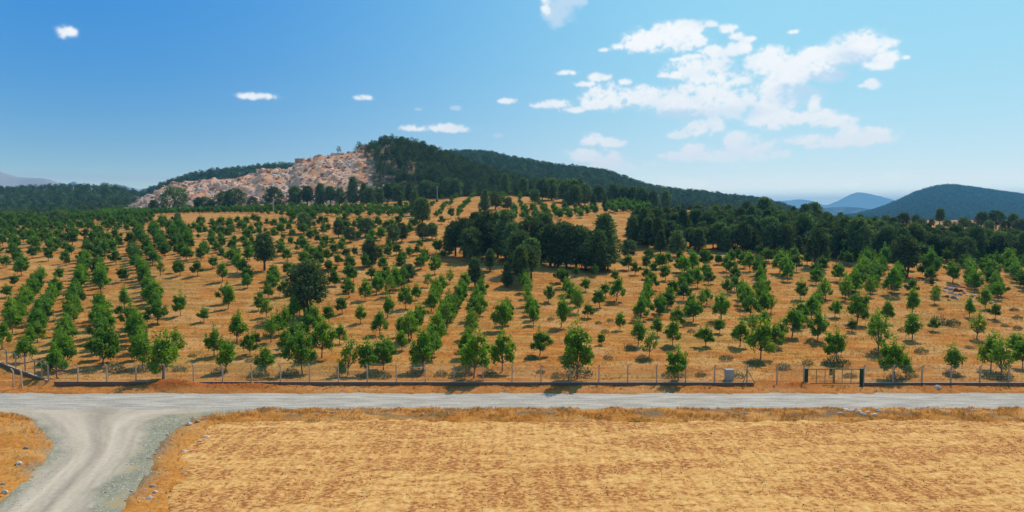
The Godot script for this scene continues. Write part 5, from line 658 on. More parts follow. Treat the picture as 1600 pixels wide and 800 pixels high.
func crest_at(list: Array, x: float) -> float:
	var n := list.size()
	if x <= list[0][0]: return list[0][1]
	if x >= list[n - 1][0]: return list[n - 1][1]
	for i in n - 1:
		if x <= list[i + 1][0]:
			var t: float = (x - list[i][0]) / (list[i + 1][0] - list[i][0])
			var p0: float = list[maxi(i - 1, 0)][1]
			var p3: float = list[mini(i + 2, n - 1)][1]
			return cubic_interpolate(list[i][1], list[i + 1][1], p0, p3, t)
	return 0.0

# ---------------------------------------------------------------- terrain

const ROAD_NEAR := 62.4
const ROAD_FAR := 67.9
const FIELD_EDGE := 58.9

func slope_h(x: float, d: float) -> float:
	var fx := clampf((x + 400.0) / 25.0, 0.0, 31.999)
	var fd := clampf((d - 56.0) / 8.0, 0.0, 52.999)
	var i := int(fx)
	var j := int(fd)
	var r := [0.0, 0.0, 0.0, 0.0]
	for k in 4:
		var row: Array = HEIGHTS[clampi(j - 1 + k, 0, 53)]
		r[k] = cubic_interpolate(row[i], row[i + 1], row[maxi(i - 1, 0)], row[mini(i + 2, 32)], fx - i)
	return cubic_interpolate(r[1], r[2], r[0], r[3], fd - j)

func paved(x: float, d: float) -> float:
	# metres inside the road or the track, negative outside
	var road := minf(d - ROAD_NEAR, ROAD_FAR - d)
	if d < ROAD_NEAR + 0.5:
		road = maxf(road, minf(x - along(TRACK_LEFT, d, 1), along(TRACK_RIGHT, d, 1) - x))
	return road

func in_field(x: float, d: float) -> float:
	# metres inside the stubble field
	return minf(FIELD_EDGE - d + 1.1 * noise.get_noise_2d(x * 0.9, 20.0) + 0.5 * fine.get_noise_2d(x * 2.0, 5.0), x - along(TRACK_RIGHT, minf(d + 1.5, 62.0), 1) - 2.5 + 1.6 * noise.get_noise_2d(x * 1.5, d * 1.5))

func ground_h(x: float, d: float) -> float:
	var h := 0.0
	if d > 60.0:
		h = slope_h(x, minf(d, 480.0))
		if d > 480.0: h = lerpf(h, 2.0, smoothstep(480.0, 900.0, d))
	var rough := noise.get_noise_2d(x * 2.2, d * 3.2)
	if d < 71.0:
		var p := paved(x, d) + fine.get_noise_2d(x * 3.0, d * 3.0) * 0.4 + noise.get_noise_2d(x * 1.1, d * 1.1 + 60.0) * 0.5 - 0.1
		var verge := 0.10 + 0.16 * rough + 0.08 * fine.get_noise_2d(x * 5.0, d * 6.0)
		if d < ROAD_NEAR:
			verge += 0.22 * exp(-pow((d - 60.6) / 1.2, 2.0)) * (0.5 + noise.get_noise_2d(x * 4.0, 7.0)) * smoothstep(-44.0, -30.0, x)
			var f := in_field(x, d)
			verge *= 1.0 - smoothstep(-0.4, 1.2, f)
			verge -= 0.12 * smoothstep(0.0, 0.8, f)
		else:
			verge += mound(x, d)
			verge -= 0.10 * smoothstep(69.0, 70.2, d)
			verge = lerpf(verge, 0.34, smoothstep(70.55, 70.95, d))
		h += lerpf(verge, -0.14, smoothstep(-0.25, 0.25, p))
	elif d < 480.0:
		h += 0.34 * (1.0 - smoothstep(71.0, 74.0, d)) + 0.12 * rough + 0.05 * fine.get_noise_2d(x * 1.4, d * 4.0) + 0.10 * noise.get_noise_2d(x * 0.45 + 50.0, d * 5.0)
		h += broad.get_noise_2d(x * 1.3, d * 1.3) * 0.5 * smoothstep(75.0, 110.0, d)
	if d > 70.0: h += mound(x, d)
	return h

func mound(x: float, d: float) -> float:
	var h := 0.0
	for m in [[-35.4, 69.6, 2.6, 0.8, 0.62], [-30.0, 69.4, 3.4, 0.8, 0.35], [29.6, 69.7, 1.6, 0.7, 0.4], [27.0, 69.5, 1.2, 0.6, 0.25], [-26.0, 69.5, 2.2, 0.7, 0.3], [44.0, 69.3, 3.0, 0.7, 0.25]]:
		h += m[4] * exp(-pow((x - m[0]) / m[2], 2.0) - pow((d - m[1]) / m[3], 2.0))
	return h

func ground_color(x: float, d: float) -> Color:
	var straw := Color(0.55, 0.232, 0.058)
	var orange := Color(0.50, 0.178, 0.040)
	var red := Color(0.39, 0.135, 0.04)
	var pale := Color(0.60, 0.30, 0.10)
	var a := nz(noise, x * 1.0, d * 2.6)
	var b := nz(fine, x * 0.8, d * 4.5)
	var g := nz(broad, x * 2.0 + 300.0, d * 3.0)
	var c := straw.lerp(orange, clampf((a - 0.30) * 2.2, 0, 1))
	c = c.lerp(red, clampf((b - 0.58) * 3.0, 0, 0.75))
	c = c.lerp(pale, clampf((0.40 - b) * 3.0, 0, 0.8))
	c = c.lerp(Color(0.30, 0.22, 0.07), clampf((g - 0.62) * 3.0, 0, 0.5) * (1.0 if d > 72.0 else 0.2))
	c = c.lerp(Color(0.60, 0.345, 0.15), clampf((0.42 - nz(broad, x * 4.5 + 900.0, d * 7.0, 1.1)) * 3.0, 0, 0.7))
	var w := nz(noise, x * 0.55 + 40.0, d * 5.0, 1.1)
	c = c.lerp(Color(0.42, 0.20, 0.06), clampf((w - 0.60) * 3.0, 0, 0.7) * smoothstep(70.0, 74.0, d))
	c = c.lerp(Color(0.58, 0.325, 0.10), clampf((0.36 - w) * 3.5, 0, 0.7) * smoothstep(70.0, 74.0, d))
	if d > ROAD_FAR - 0.4 and d < 71.2:
		c = c.lerp(Color(0.50, 0.20, 0.065), 0.55)
		c = c.lerp(Color(0.40, 0.11, 0.03), clampf(mound(x, d) * 2.6, 0, 0.9))
	if d < ROAD_NEAR:
		c = c.lerp(Color(0.58, 0.27, 0.065), 0.5)
		var dark := nz(noise, x * 2.2 + 15.0, d * 3.4, 1.1)
		c = c.lerp(Color(0.17, 0.14, 0.10), clampf((dark - 0.60) * 4.0, 0, 0.75) * smoothstep(ROAD_NEAR, ROAD_NEAR - 0.8, d) * smoothstep(58.6, 60.0, d))
		var edge := paved(x, d)
		c = c.lerp(Color(0.27, 0.23, 0.17), smoothstep(-1.6, 0.0, edge) * clampf(a * 1.6 - 0.25, 0, 1) * (0.9 if x < -24.0 else 0.55))
	return c

func build_ground() -> void:
	var rows := []
	var d := -160.0
	while d < 10.0:
		rows.append(d)
		d += 17.0
	d = 11.0
	while d < 30.0:
		rows.append(d)
		d += 1.0
	while d < 14000.0:
		rows.append(d)
		d += maxf(0.33, d * 0.0062) if d < 520.0 else d * 0.08
	var cols := 431
	var pos := PackedVector3Array()
	var col := PackedColorArray()
	for r in rows:
		var wide := maxf(absf(r), 40.0) + 24.0
		for i in cols:
			var x: float = (i / (cols - 1.0) * 2.0 - 1.0) * 1.25 * wide
			pos.append(Vector3(x, ground_h(x, r), -r))
			col.append(ground_color(x, r))
	var m := mat("dry_ground", Color.WHITE, 1.0, true)
	m.metallic_specular = 0.1
	m.albedo_texture = grain_texture(11, 0.60, 1.0, 2.6)
	m.uv1_triplanar = true
	m.uv1_world_triplanar = true
	m.uv1_scale = Vector3.ONE / 5.3
	m.detail_enabled = true
	m.detail_albedo = grain_texture(12, 0.80, 1.0, 1.8)
	m.detail_blend_mode = BaseMaterial3D.BLEND_MODE_MUL
	m.detail_uv_layer = BaseMaterial3D.DETAIL_UV_2
	m.uv2_triplanar = true
	m.uv2_world_triplanar = true
	m.uv2_scale = Vector3.ONE / 23.7
	structure("ground", grid_mesh(cols, rows.size(), pos, col, PackedVector2Array()), m)

func grain_texture(seed_: int, low: float, high: float, power: float) -> ImageTexture:
	var n := FastNoiseLite.new()
	n.seed = seed_
	n.noise_type = FastNoiseLite.TYPE_SIMPLEX_SMOOTH
	n.fractal_octaves = 5
	n.frequency = 0.03
	n.fractal_gain = 0.72
	var im := n.get_seamless_image(512, 512)
	im.convert(Image.FORMAT_RGB8)
	for y in 512:
		for x in 512:
			var v := im.get_pixel(x, y).r
			var w := lerpf(low, high, clampf((v - 0.5) * power * 0.7 + 0.55, 0, 1))
			im.set_pixel(x, y, Color(w, w * lerpf(0.96, 1.0, v), w * lerpf(0.90, 1.0, v)).linear_to_srgb())
	return ImageTexture.create_from_image(im)

func gravel_material(called: String, im: Image) -> StandardMaterial3D:
	var m := mat(called, Color.WHITE, 0.95)
	m.metallic_specular = 0.2
	m.albedo_texture = ImageTexture.create_from_image(im)
	return m

func build_road() -> void:
	# the road: u across, v along (repeats every 48 m)
	var im := Image.create(256, 2048, false, Image.FORMAT_RGB8)
	for y in 2048:
		var ya := minf(y, 2048 - y)
		for x in 256:
			var t := x / 255.0
			var n := nz(fine, x * 0.5, ya * 0.42)
			var s := nz(noise, x * 0.42, ya * 0.05 + 90.0, 1.2)
			var k := 0.33 + 0.08 * (n - 0.5) + 0.10 * (s - 0.5)
			var tracks := exp(-pow((t - 0.28) / 0.07, 2.0)) + exp(-pow((t - 0.70) / 0.07, 2.0))
			k += 0.05 * tracks * s
			if fine.get_noise_2d(x * 0.9, ya * 0.16 + 400.0) > 0.42: k += 0.14
			var c := Color(k * 1.0, k * 0.885, k * 0.765)
			var side := smoothstep(0.44, 0.5, absf(t - 0.5) + 0.05 * (s - 0.5))
			c = c.lerp(Color(0.36, 0.25, 0.15), side * 0.7)
			im.set_pixel(x, y, c.linear_to_srgb())
	var m := gravel_material("road_gravel", im)
	var pos := PackedVector3Array()
	var uv := PackedVector2Array()
	var cols := 30
	var nrow := 620
	for j in nrow:
		var x := -200.0 + 400.0 * j / (nrow - 1.0)
		for i in cols:
			var t := i / (cols - 1.0)
			var d := ROAD_NEAR - 0.4 + (ROAD_FAR - ROAD_NEAR + 0.8) * t
			var h := 0.03 * (1.0 - pow(2.0 * t - 1.0, 2.0)) + 0.02 * fine.get_noise_2d(x * 0.8, d * 3.0) - 0.1 * smoothstep(0.47, 0.5, absf(t - 0.5))
			pos.append(Vector3(x, h + slope_h(x, d) * 0.2, -d))
			uv.append(Vector2(t, x / 48.0))
	structure("road", grid_mesh(cols, nrow, pos, PackedColorArray(), uv), m)
	# the track that leaves it: u across, v along
	var tim := Image.create(512, 1024, false, Image.FORMAT_RGB8)
	for y in 1024:
		var d := 36.0 + 27.4 * y / 1023.0
		var xl := along(TRACK_LEFT, d, 1)
		var xr := along(TRACK_RIGHT, d, 1)
		var tl := along(TREAD_LEFT, d, 1)
		var tr := along(TREAD_RIGHT, d, 1)
		for x in 512:
			var wx := lerpf(xl - 0.4, xr + 0.4, x / 511.0)
			var g := fine.get_noise_2d(wx * 9.0, d * 9.0) * 0.5 + 0.5
			var b := noise.get_noise_2d(wx * 2.5, d * 2.0 + 50.0) * 0.5 + 0.5
			var k := clampf((wx - tl) / (tr - tl), -1.0, 2.0)
			var streak := noise.get_noise_2d(k * 60.0, d * 0.9 + 20.0) * 0.5 + 0.5
			var tone := 0.37 + 0.16 * (streak - 0.5) + 0.10 * (g - 0.5)
			tone += 0.07 * exp(-pow((k - 0.30) / 0.10, 2.0)) + 0.07 * exp(-pow((k - 0.72) / 0.11, 2.0)) - 0.06 * exp(-pow((k - 0.52) / 0.06, 2.0))
			var tread := Color(tone, tone * 0.83, tone * 0.65)
			var gt := 0.235 + 0.12 * (g - 0.5) + 0.10 * (b - 0.5)
			var gravel := Color(gt * 1.0, gt * 0.93, gt * 0.66)
			if fine.get_noise_2d(wx * 22.0, d * 22.0) > 0.5: gravel = gravel.lightened(0.5)
			if b > 0.62: gravel = gravel.lerp(Color(0.34, 0.24, 0.12), clampf((b - 0.62) * 6.0, 0, 0.8))
			var wob := (b - 0.5) * 2.0
			var inside := smoothstep(-0.9, 0.7, minf(wx - tl, tr - wx) + wob)
			if d > 60.5: inside = maxf(inside, smoothstep(60.5, 62.6, d + wob * 0.4) * smoothstep(xl, xl + 2.0, wx) * smoothstep(xr, xr - 4.0, wx))
			tim.set_pixel(x, y, gravel.lerp(tread, inside).linear_to_srgb())
	var tm := gravel_material("track_gravel", tim)
	pos = PackedVector3Array()
	uv = PackedVector2Array()
	cols = 60
	nrow = 190
	for j in nrow:
		var d := 16.0 + 47.4 * j / (nrow - 1.0)
		var xl := along(TRACK_LEFT, d, 1) - 0.4
		var xr := along(TRACK_RIGHT, d, 1) + 0.4
		for i in cols:
			var t := i / (cols - 1.0)
			var x := lerpf(xl, xr, t)
			var e := minf(x - xl, xr - x)
			var k := (x - along(TREAD_LEFT, d, 1)) / (along(TREAD_RIGHT, d, 1) - along(TREAD_LEFT, d, 1))
			var h := 0.012 + 0.02 * fine.get_noise_2d(x * 3.0, d * 3.0) - 0.03 * (exp(-pow((k - 0.30) / 0.09, 2.0)) + exp(-pow((k - 0.72) / 0.09, 2.0)))
			h -= 0.12 * (1.0 - smoothstep(0.0, 0.5, e)) 
			h -= 0.12 * smoothstep(62.4, 63.3, d)
			pos.append(Vector3(x, h, -d))
			uv.append(Vector2(t, absf(d - 36.0) / 27.4))
	structure("dirt_track", grid_mesh(cols, nrow, pos, PackedColorArray(), uv), tm)

func field_dirt(x: float, d: float) -> float:
	# bare red soil between the swaths: bands across, rows running away from the road
	var b := nz(broad, x * 3.4, d * 15.0, 1.1)
	var m := nz(noise, x * 4.0, d * 8.0, 1.0)
	var rows := 0.5 + 0.5 * sin((x + 0.5 * noise.get_noise_2d(x * 2.0, d * 1.0)) * TAU / 1.55)
	var streak := nz(noise, x * 1.6 + 30.0, d * 11.0, 1.1)
	return clampf((b - 0.38) * 2.6, 0, 1) * (0.3 + 0.85 * rows * rows) + clampf((m - 0.62) * 1.8, 0, 0.4) + clampf((streak - 0.58) * 2.0, 0, 0.4)

func field_tone(x: float, d: float) -> Color:
	var straw := Color(0.55, 0.285, 0.092)
	var pale := Color(0.68, 0.43, 0.175)
	var soil := Color(0.40, 0.165, 0.052)
	var clod := Color(0.19, 0.075, 0.028)
	var dirt := field_dirt(x, d)
	var g := nz(grit, x * 1.7, d * 2.0, 1.15)
	var f := nz(grit, x * 3.5 + 90.0, d * 5.0, 1.1)
	var drill := 0.5 + 0.5 * sin((x + 0.12 * noise.get_noise_2d(x * 3.0, d * 1.5)) * TAU / 0.52)
	var v := 0.72 * clampf(dirt, 0, 1.2) + 0.62 * (g - 0.5) + 0.16 * (drill - 0.5)
	var c := pale.lerp(straw, smoothstep(-0.45, 0.10, v))
	c = c.lerp(soil, smoothstep(0.02, 0.75, v))
	c = c.lerp(clod, smoothstep(0.55, 0.80, f) * smoothstep(-0.1, 0.7, v) * 0.8)
	c = c.lerp(pale, smoothstep(0.42, 0.22, f) * 0.5)
	# the rut of a wheel that crossed the field
	var rut := absf((d - 50.2) - (x + 12.0) * -0.29 - 0.5 * noise.get_noise_2d(x * 2.0, 3.0))
	if x > -16.5 and x < -2.0: c = c.lerp(Color(0.36, 0.13, 0.05), 0.7 * exp(-rut * rut / 0.012) * smoothstep(0.3, 0.5, g))
	return c

func build_field() -> void:
	var w := 2048
	var h := 640
	var im := Image.create(w, h, false, Image.FORMAT_RGB8)
	for y in h:
		var d := 34.0 + 25.6 * y / (h - 1.0)
		for x in w:
			im.set_pixel(x, y, field_tone(-32.0 + 84.0 * x / (w - 1.0), d).linear_to_srgb())
	var m := gravel_material("stubble", im)
	m.roughness = 1.0
	m.metallic_specular = 0.1
	m.texture_repeat = false
	var pos := PackedVector3Array()
	var uv := PackedVector2Array()
	var cols := 340
	var nrow := 190
	for j in nrow:
		var d := 14.0 + 45.6 * j / (nrow - 1.0)
		for i in cols:
			var x := -32.0 + 84.0 * i / (cols - 1.0)
			var f := in_field(x, d) + 0.4 * noise.get_noise_2d(x * 3.0, d * 3.0)
			var r := 0.035 * noise.get_noise_2d(x * 6.0, d * 8.0) + 0.03 * fine.get_noise_2d(x * 9.0, d * 12.0) + 0.02 * sin(x * TAU / 1.55)
			pos.append(Vector3(x, r + 0.03 - 0.5 * (1.0 - smoothstep(-0.6, 0.5, f)), -d))
			uv.append(Vector2(i / (cols - 1.0), absf(d - 34.0) / 25.6))
	structure("stubble_field", grid_mesh(cols, nrow, pos, PackedColorArray(), uv), m)

# a hill: crest heights along x at depth dc, rising from the ground at df and falling behind to db
func hill_h(crest: Array, x: float, d: float, df: float, dc: float, db: float, rough: float) -> float:
	var c := crest_at(crest, x * dc / d)
	var g := ground_h(x, d) - 3.0
	var t := clampf((d - df) / (dc - df), 0.0, 1.0)
	var up := t * t * (3.0 - 2.0 * t) * 0.55 + t * 0.45
	var s := dc * 0.02
	var n := broad.get_noise_2d(x / s, d / s) * rough
	if d > dc: return lerpf(c, g - 5.0, smoothstep(dc, db, d)) + n * (1.0 - smoothstep(dc, db, d))
	return lerpf(g, c, up) + n * sin(t * PI)

func build_hill(called: String, crest: Array, df: float, dc: float, db: float, rough: float, m: Material, tone: Callable, cols := 120, rows := 44) -> void:
	var pos := PackedVector3Array()
	var col := PackedColorArray()
	var x0: float = crest[0][0]
	var x1: float = crest[-1][0]
	for j in rows:
		var d := lerpf(df, db, j / (rows - 1.0))
		for i in cols:
			var x := lerpf(x0, x1, i / (cols - 1.0)) * d / dc
			var h := hill_h(crest, x, d, df, dc, db, rough)
			pos.append(Vector3(x, h, -d))
			col.append(tone.call(x, d, h))
	structure(called, grid_mesh(cols, rows, pos, col, PackedVector2Array()), m)

# ---------------------------------------------------------------- plants

func leaf(s: Soup, at: Vector3, out: Vector3, tip: Vector3, long: float, wide: float, col: Color) -> void:
	var t := (tip - out * tip.dot(out)).normalized()
	var side := t.cross(out).normalized()
	var mid := at + t * long * 0.45
	var fold := out * wide * 0.25
	var a := mid + side * wide * 0.5 + fold
	var b := mid - side * wide * 0.5 + fold
	var e := at + t * long
	s.tri(at, a, e, (a - at).cross(e - at).normalized() * -1.0, col)
	s.tri(at, e, b, (e - at).cross(b - at).normalized() * -1.0, col)

func orchard_meshes(k: int, leaves: int, big := 1.0) -> Array:
	# a young fruit tree one unit tall: slim trunk, limbs rising from a low fork, leaves in sprays along their outer parts
	rng.seed = 100 + k
	var bark := Soup.new()
	var lean := Vector3(rng.randf_range(-0.05, 0.05), 0, rng.randf_range(-0.05, 0.05))
	var fork := Vector3(0, rng.randf_range(0.15, 0.22), 0) + lean * 0.5
	bark.tube([Vector3(0, -0.03, 0), Vector3(0, 0.12, 0) + lean * 0.3, fork], [0.019, 0.015, 0.013], 6, Color.WHITE)
	var slim: float = [0.80, 0.66, 0.92, 0.75, 0.86, 0.62, 0.98, 0.70, 0.82, 0.9, 0.85, 0.72, 1.05, 0.55][k % 14]
	var tint: Color = [Color(1, 1, 1), Color(1.15, 1.05, 1), Color(0.85, 0.9, 1), Color(1.3, 1.15, 1.1), Color(0.95, 1, 1), Color(1.1, 1.1, 1), Color(0.8, 0.86, 1), Color(1.2, 1.08, 1), Color(1, 0.95, 1.1), Color(1.35, 1.2, 1.2), Color(1.15, 1.05, 1.2), Color(1.3, 1.05, 1), Color(0.75, 0.8, 0.95), Color(1.0, 1.0, 1)][k % 14]
	var sprays := []
	var n := 8 + k % 4
	for i in n:
		var a := i * 2.4 + rng.randf() * 0.8
		var t := i / (n - 1.0)
		var r := lerpf(0.36, 0.06, t * t) * rng.randf_range(0.7, 1.15) * slim
		var y := lerpf(0.42, 0.98, t) + rng.randf_range(-0.10, 0.06)
		var tip := Vector3(cos(a) * r, y, sin(a) * r) + lean
		var elbow := fork.lerp(tip, 0.45) + Vector3(cos(a), -0.2, sin(a)) * r * 0.22
		bark.tube([fork, elbow, tip], [0.010, 0.007, 0.002], 5, Color.WHITE)
		sprays.append([elbow, tip, rng.randf_range(0.075, 0.12) * lerpf(1.15, 0.85, t)])
		for q in 2:
			var from := elbow.lerp(tip, rng.randf_range(0.1, 0.6))
			var side := rand_dir()
			var to := from + Vector3(side.x, absf(side.y) * 0.6 - 0.15, side.z) * rng.randf_range(0.10, 0.17)
			sprays.append([from, to, rng.randf_range(0.06, 0.10)])
	var crown := Soup.new()
	for i in leaves:
		var l: Array = sprays[rng.randi() % sprays.size()]
		var dir := rand_dir()
		var f := rng.randf()
		var at: Vector3 = l[0].lerp(l[1], lerpf(-0.1, 1.08, f)) + dir * l[2] * pow(rng.randf(), 0.5) * (1.0 - 0.45 * f * f)
		if at.y < 0.13: continue
		var out := (dir + Vector3(0, 0.6, 0) + rand_dir() * 0.8).normalized()
		var tip := (dir + Vector3(0, 0.15, 0) + rand_dir() * 0.9).normalized()
		var v := rng.randf()
		var c := Color(0.112, 0.225, 0.016).lerp(Color(0.26, 0.42, 0.036), v * v)
		if rng.randf() < 0.06: c = Color(0.20, 0.32, 0.08)
		leaf(crown, at, out, tip, rng.randf_range(0.046, 0.078) * big, rng.randf_range(0.028, 0.046) * big, c * tint)
	return [bark.done(), crown.done()]

func pine_meshes(k: int, clumps: int, needles: int, size := 1.0, shade := 1.0, seed_ := 500) -> Array:
	# a dark pine one unit tall; shapes 0-2 round, 3-4 pointed, 5 broad with several stems
	rng.seed = seed_ + k
	var bark := Soup.new()
	var low := 0.22
	var wide := 0.26
	var pointed := false
	match k:
		0: low = 0.20; wide = 0.29
		1: low = 0.32; wide = 0.20
		2: low = 0.12; wide = 0.26
		3: low = 0.10; wide = 0.23; pointed = true
		4: low = 0.22; wide = 0.24; pointed = true
		5: low = 0.30; wide = 0.28
		6: low = 0.05; wide = 0.46
		7: low = 0.22; wide = 0.36
	var stems := 3 if k == 5 else 1
	for s in stems:
		var off := Vector3(0.05 * (s - (stems - 1) / 2.0), 0, 0.02 * s)
		bark.tube([off * 0.6 + Vector3(0, -0.03, 0), off * 1.6 + Vector3(0, 0.35, 0), off * 2.6 + Vector3(0, 0.85, 0)], [0.030, 0.022, 0.006], 7, Color.WHITE)
	var crown := Soup.new()
	for i in clumps:
		var t := (i + rng.randf()) / clumps
		var y := lerpf(low, 0.97, t)
		var r: float
		if pointed: r = wide * (1.0 - t) ** 0.8 * smoothstep(-0.05, 0.18, t) + 0.02
		else: r = wide * sqrt(maxf(0.0, 1.0 - pow(absf(t - 0.42) / 0.60, 2.2)))
		var a := i * 2.39996 + rng.randf() * 0.6
		var rr := r * sqrt(rng.randf_range(0.2, 1.0)) * rng.randf_range(0.75, 1.3)
		var c := Vector3(cos(a) * rr, y, sin(a) * rr)
		if i % 6 == 0: bark.tube([Vector3(0, y - 0.08, 0), c * Vector3(0.7, 1, 0.7)], [0.006, 0.002], 4, Color.WHITE)
		var cr := rng.randf_range(0.05, 0.09) * lerpf(size, 1.0, 0.5)
		var tint := rng.randf_range(0.7, 1.3) * shade
		for q in needles:
			var dir := (rand_dir() + Vector3(0, 0.25, 0)).normalized()
			var at := c + dir * cr * rng.randf_range(0.15, 0.8) * Vector3(1.15, 0.8, 1.15)
			var v := rng.randf()
			var col := Color(0.070, 0.112, 0.042).lerp(Color(0.185, 0.24, 0.085), v * v) * tint
			leaf(crown, at, rand_dir(), (dir + rand_dir() * 0.4).normalized(), rng.randf_range(0.045, 0.075) * size, rng.randf_range(0.018, 0.030) * size, col)
	return [bark.done(), crown.done()]

func tuft_mesh(seed_: int, blades: int, spread: float) -> ArrayMesh:
	rng.seed = seed_
	var s := Soup.new()
	for i in blades:
		var a := rng.randf() * TAU
		var dir := Vector3(cos(a), 0, sin(a))
		var root := dir * rng.randf() * spread
		var top := root + dir * rng.randf_range(0.1, 0.55) + Vector3(0, rng.randf_range(0.5, 1.0), 0)
		var side := dir.cross(Vector3.UP) * rng.randf_range(0.03, 0.06)
		var n := (dir * 0.5 + Vector3(0, 0.8, 0) + rand_dir() * 0.3).normalized()
		var v := rng.randf_range(0.75, 1.2)
		s.tri(root - side, root + side, top, n, Color(v, v, v))
	return s.done()

func rock_mesh(seed_: int, flat := 0.7) -> ArrayMesh:
	rng.seed = seed_
	# a broken block: a sphere of few facets cut by random planes
	var planes := []
	for i in 11: planes.append([rand_dir(), rng.randf_range(0.5, 0.85)])
	var ring := 7
	var lay := 5
	var v := []
	for j in lay + 1:
		var row := []
		for i in ring:
			var th := PI * j / lay
			var ph := TAU * i / ring
			var p := Vector3(sin(th) * cos(ph), cos(th), sin(th) * sin(ph))
			var r := 1.0
			for q in planes:
				var k: float = p.dot(q[0])
				if k > 0.05: r = minf(r, q[1] / k)
			row.append(p * r * Vector3(1, flat, 0.85))
		v.append(row)
	var s := Soup.new()
	for j in lay:
		for i in ring:
			var a: Vector3 = v[j][i]
			var b: Vector3 = v[j][(i + 1) % ring]
			var c: Vector3 = v[j + 1][(i + 1) % ring]
			var e: Vector3 = v[j + 1][i]
			for t in [[a, b, c], [a, c, e]]:
				var n: Vector3 = (t[1] - t[0]).cross(t[2] - t[0])
				if n.length() < 1e-6: continue
				n = n.normalized()
				if n.dot(t[0] + t[1] + t[2]) < 0: n = -n
				s.tri(t[0], t[1], t[2], n, Color.WHITE)
	return s.done()

func place(x: float, d: float, size: float, turn: float, sink := 0.0, stretch := 1.0) -> Transform3D:
	return Transform3D(Basis(Vector3.UP, turn).scaled(Vector3(size, size * stretch, size)), Vector3(x, ground_h(x, d) - sink, -d))

const ORDINAL := ["first", "second", "third", "fourth", "fifth", "sixth", "seventh", "eighth", "ninth", "tenth", "eleventh", "twelfth", "thirteenth", "fourteenth", "fifteenth", "sixteenth", "seventeenth", "eighteenth", "nineteenth", "twentieth"]
const GATE_X := 33.7

const LOOKS := ["round", "slim", "broad dark", "pale slim", "oval", "narrow", "broad deep green", "fresh green", "lopsided", "pale broad", "sparse", "thin yellowish", "dense dark", "very narrow"]

func size_word(t: Array) -> String:
	return "low " if t[2] < 2.9 else ("middling " if t[2] < 3.9 else "tall ")

func beside(t: Array) -> String:
	# the nearest thing one can find in the picture
	for p in [[-32.9, 109.0, "big spreading pine"], [-53.5, 146.0, "tall-trunked pine"], [RUBBLE[8][0], RUBBLE[8][1], "rubble heap"], [9.0, 148.0, "pine clump"], [-7.5, 130.0, "small pointed pine"], [88.0, 143.0, "bare-stemmed dark pine"]]:
		if Vector2(t[0] - p[0], t[1] - p[1]).length() < (20.0 if p[2] == "pine clump" else 11.0): return ", near the " + p[2]
	if t[0] < -62.0: return ", towards the fence corner"
	return ""

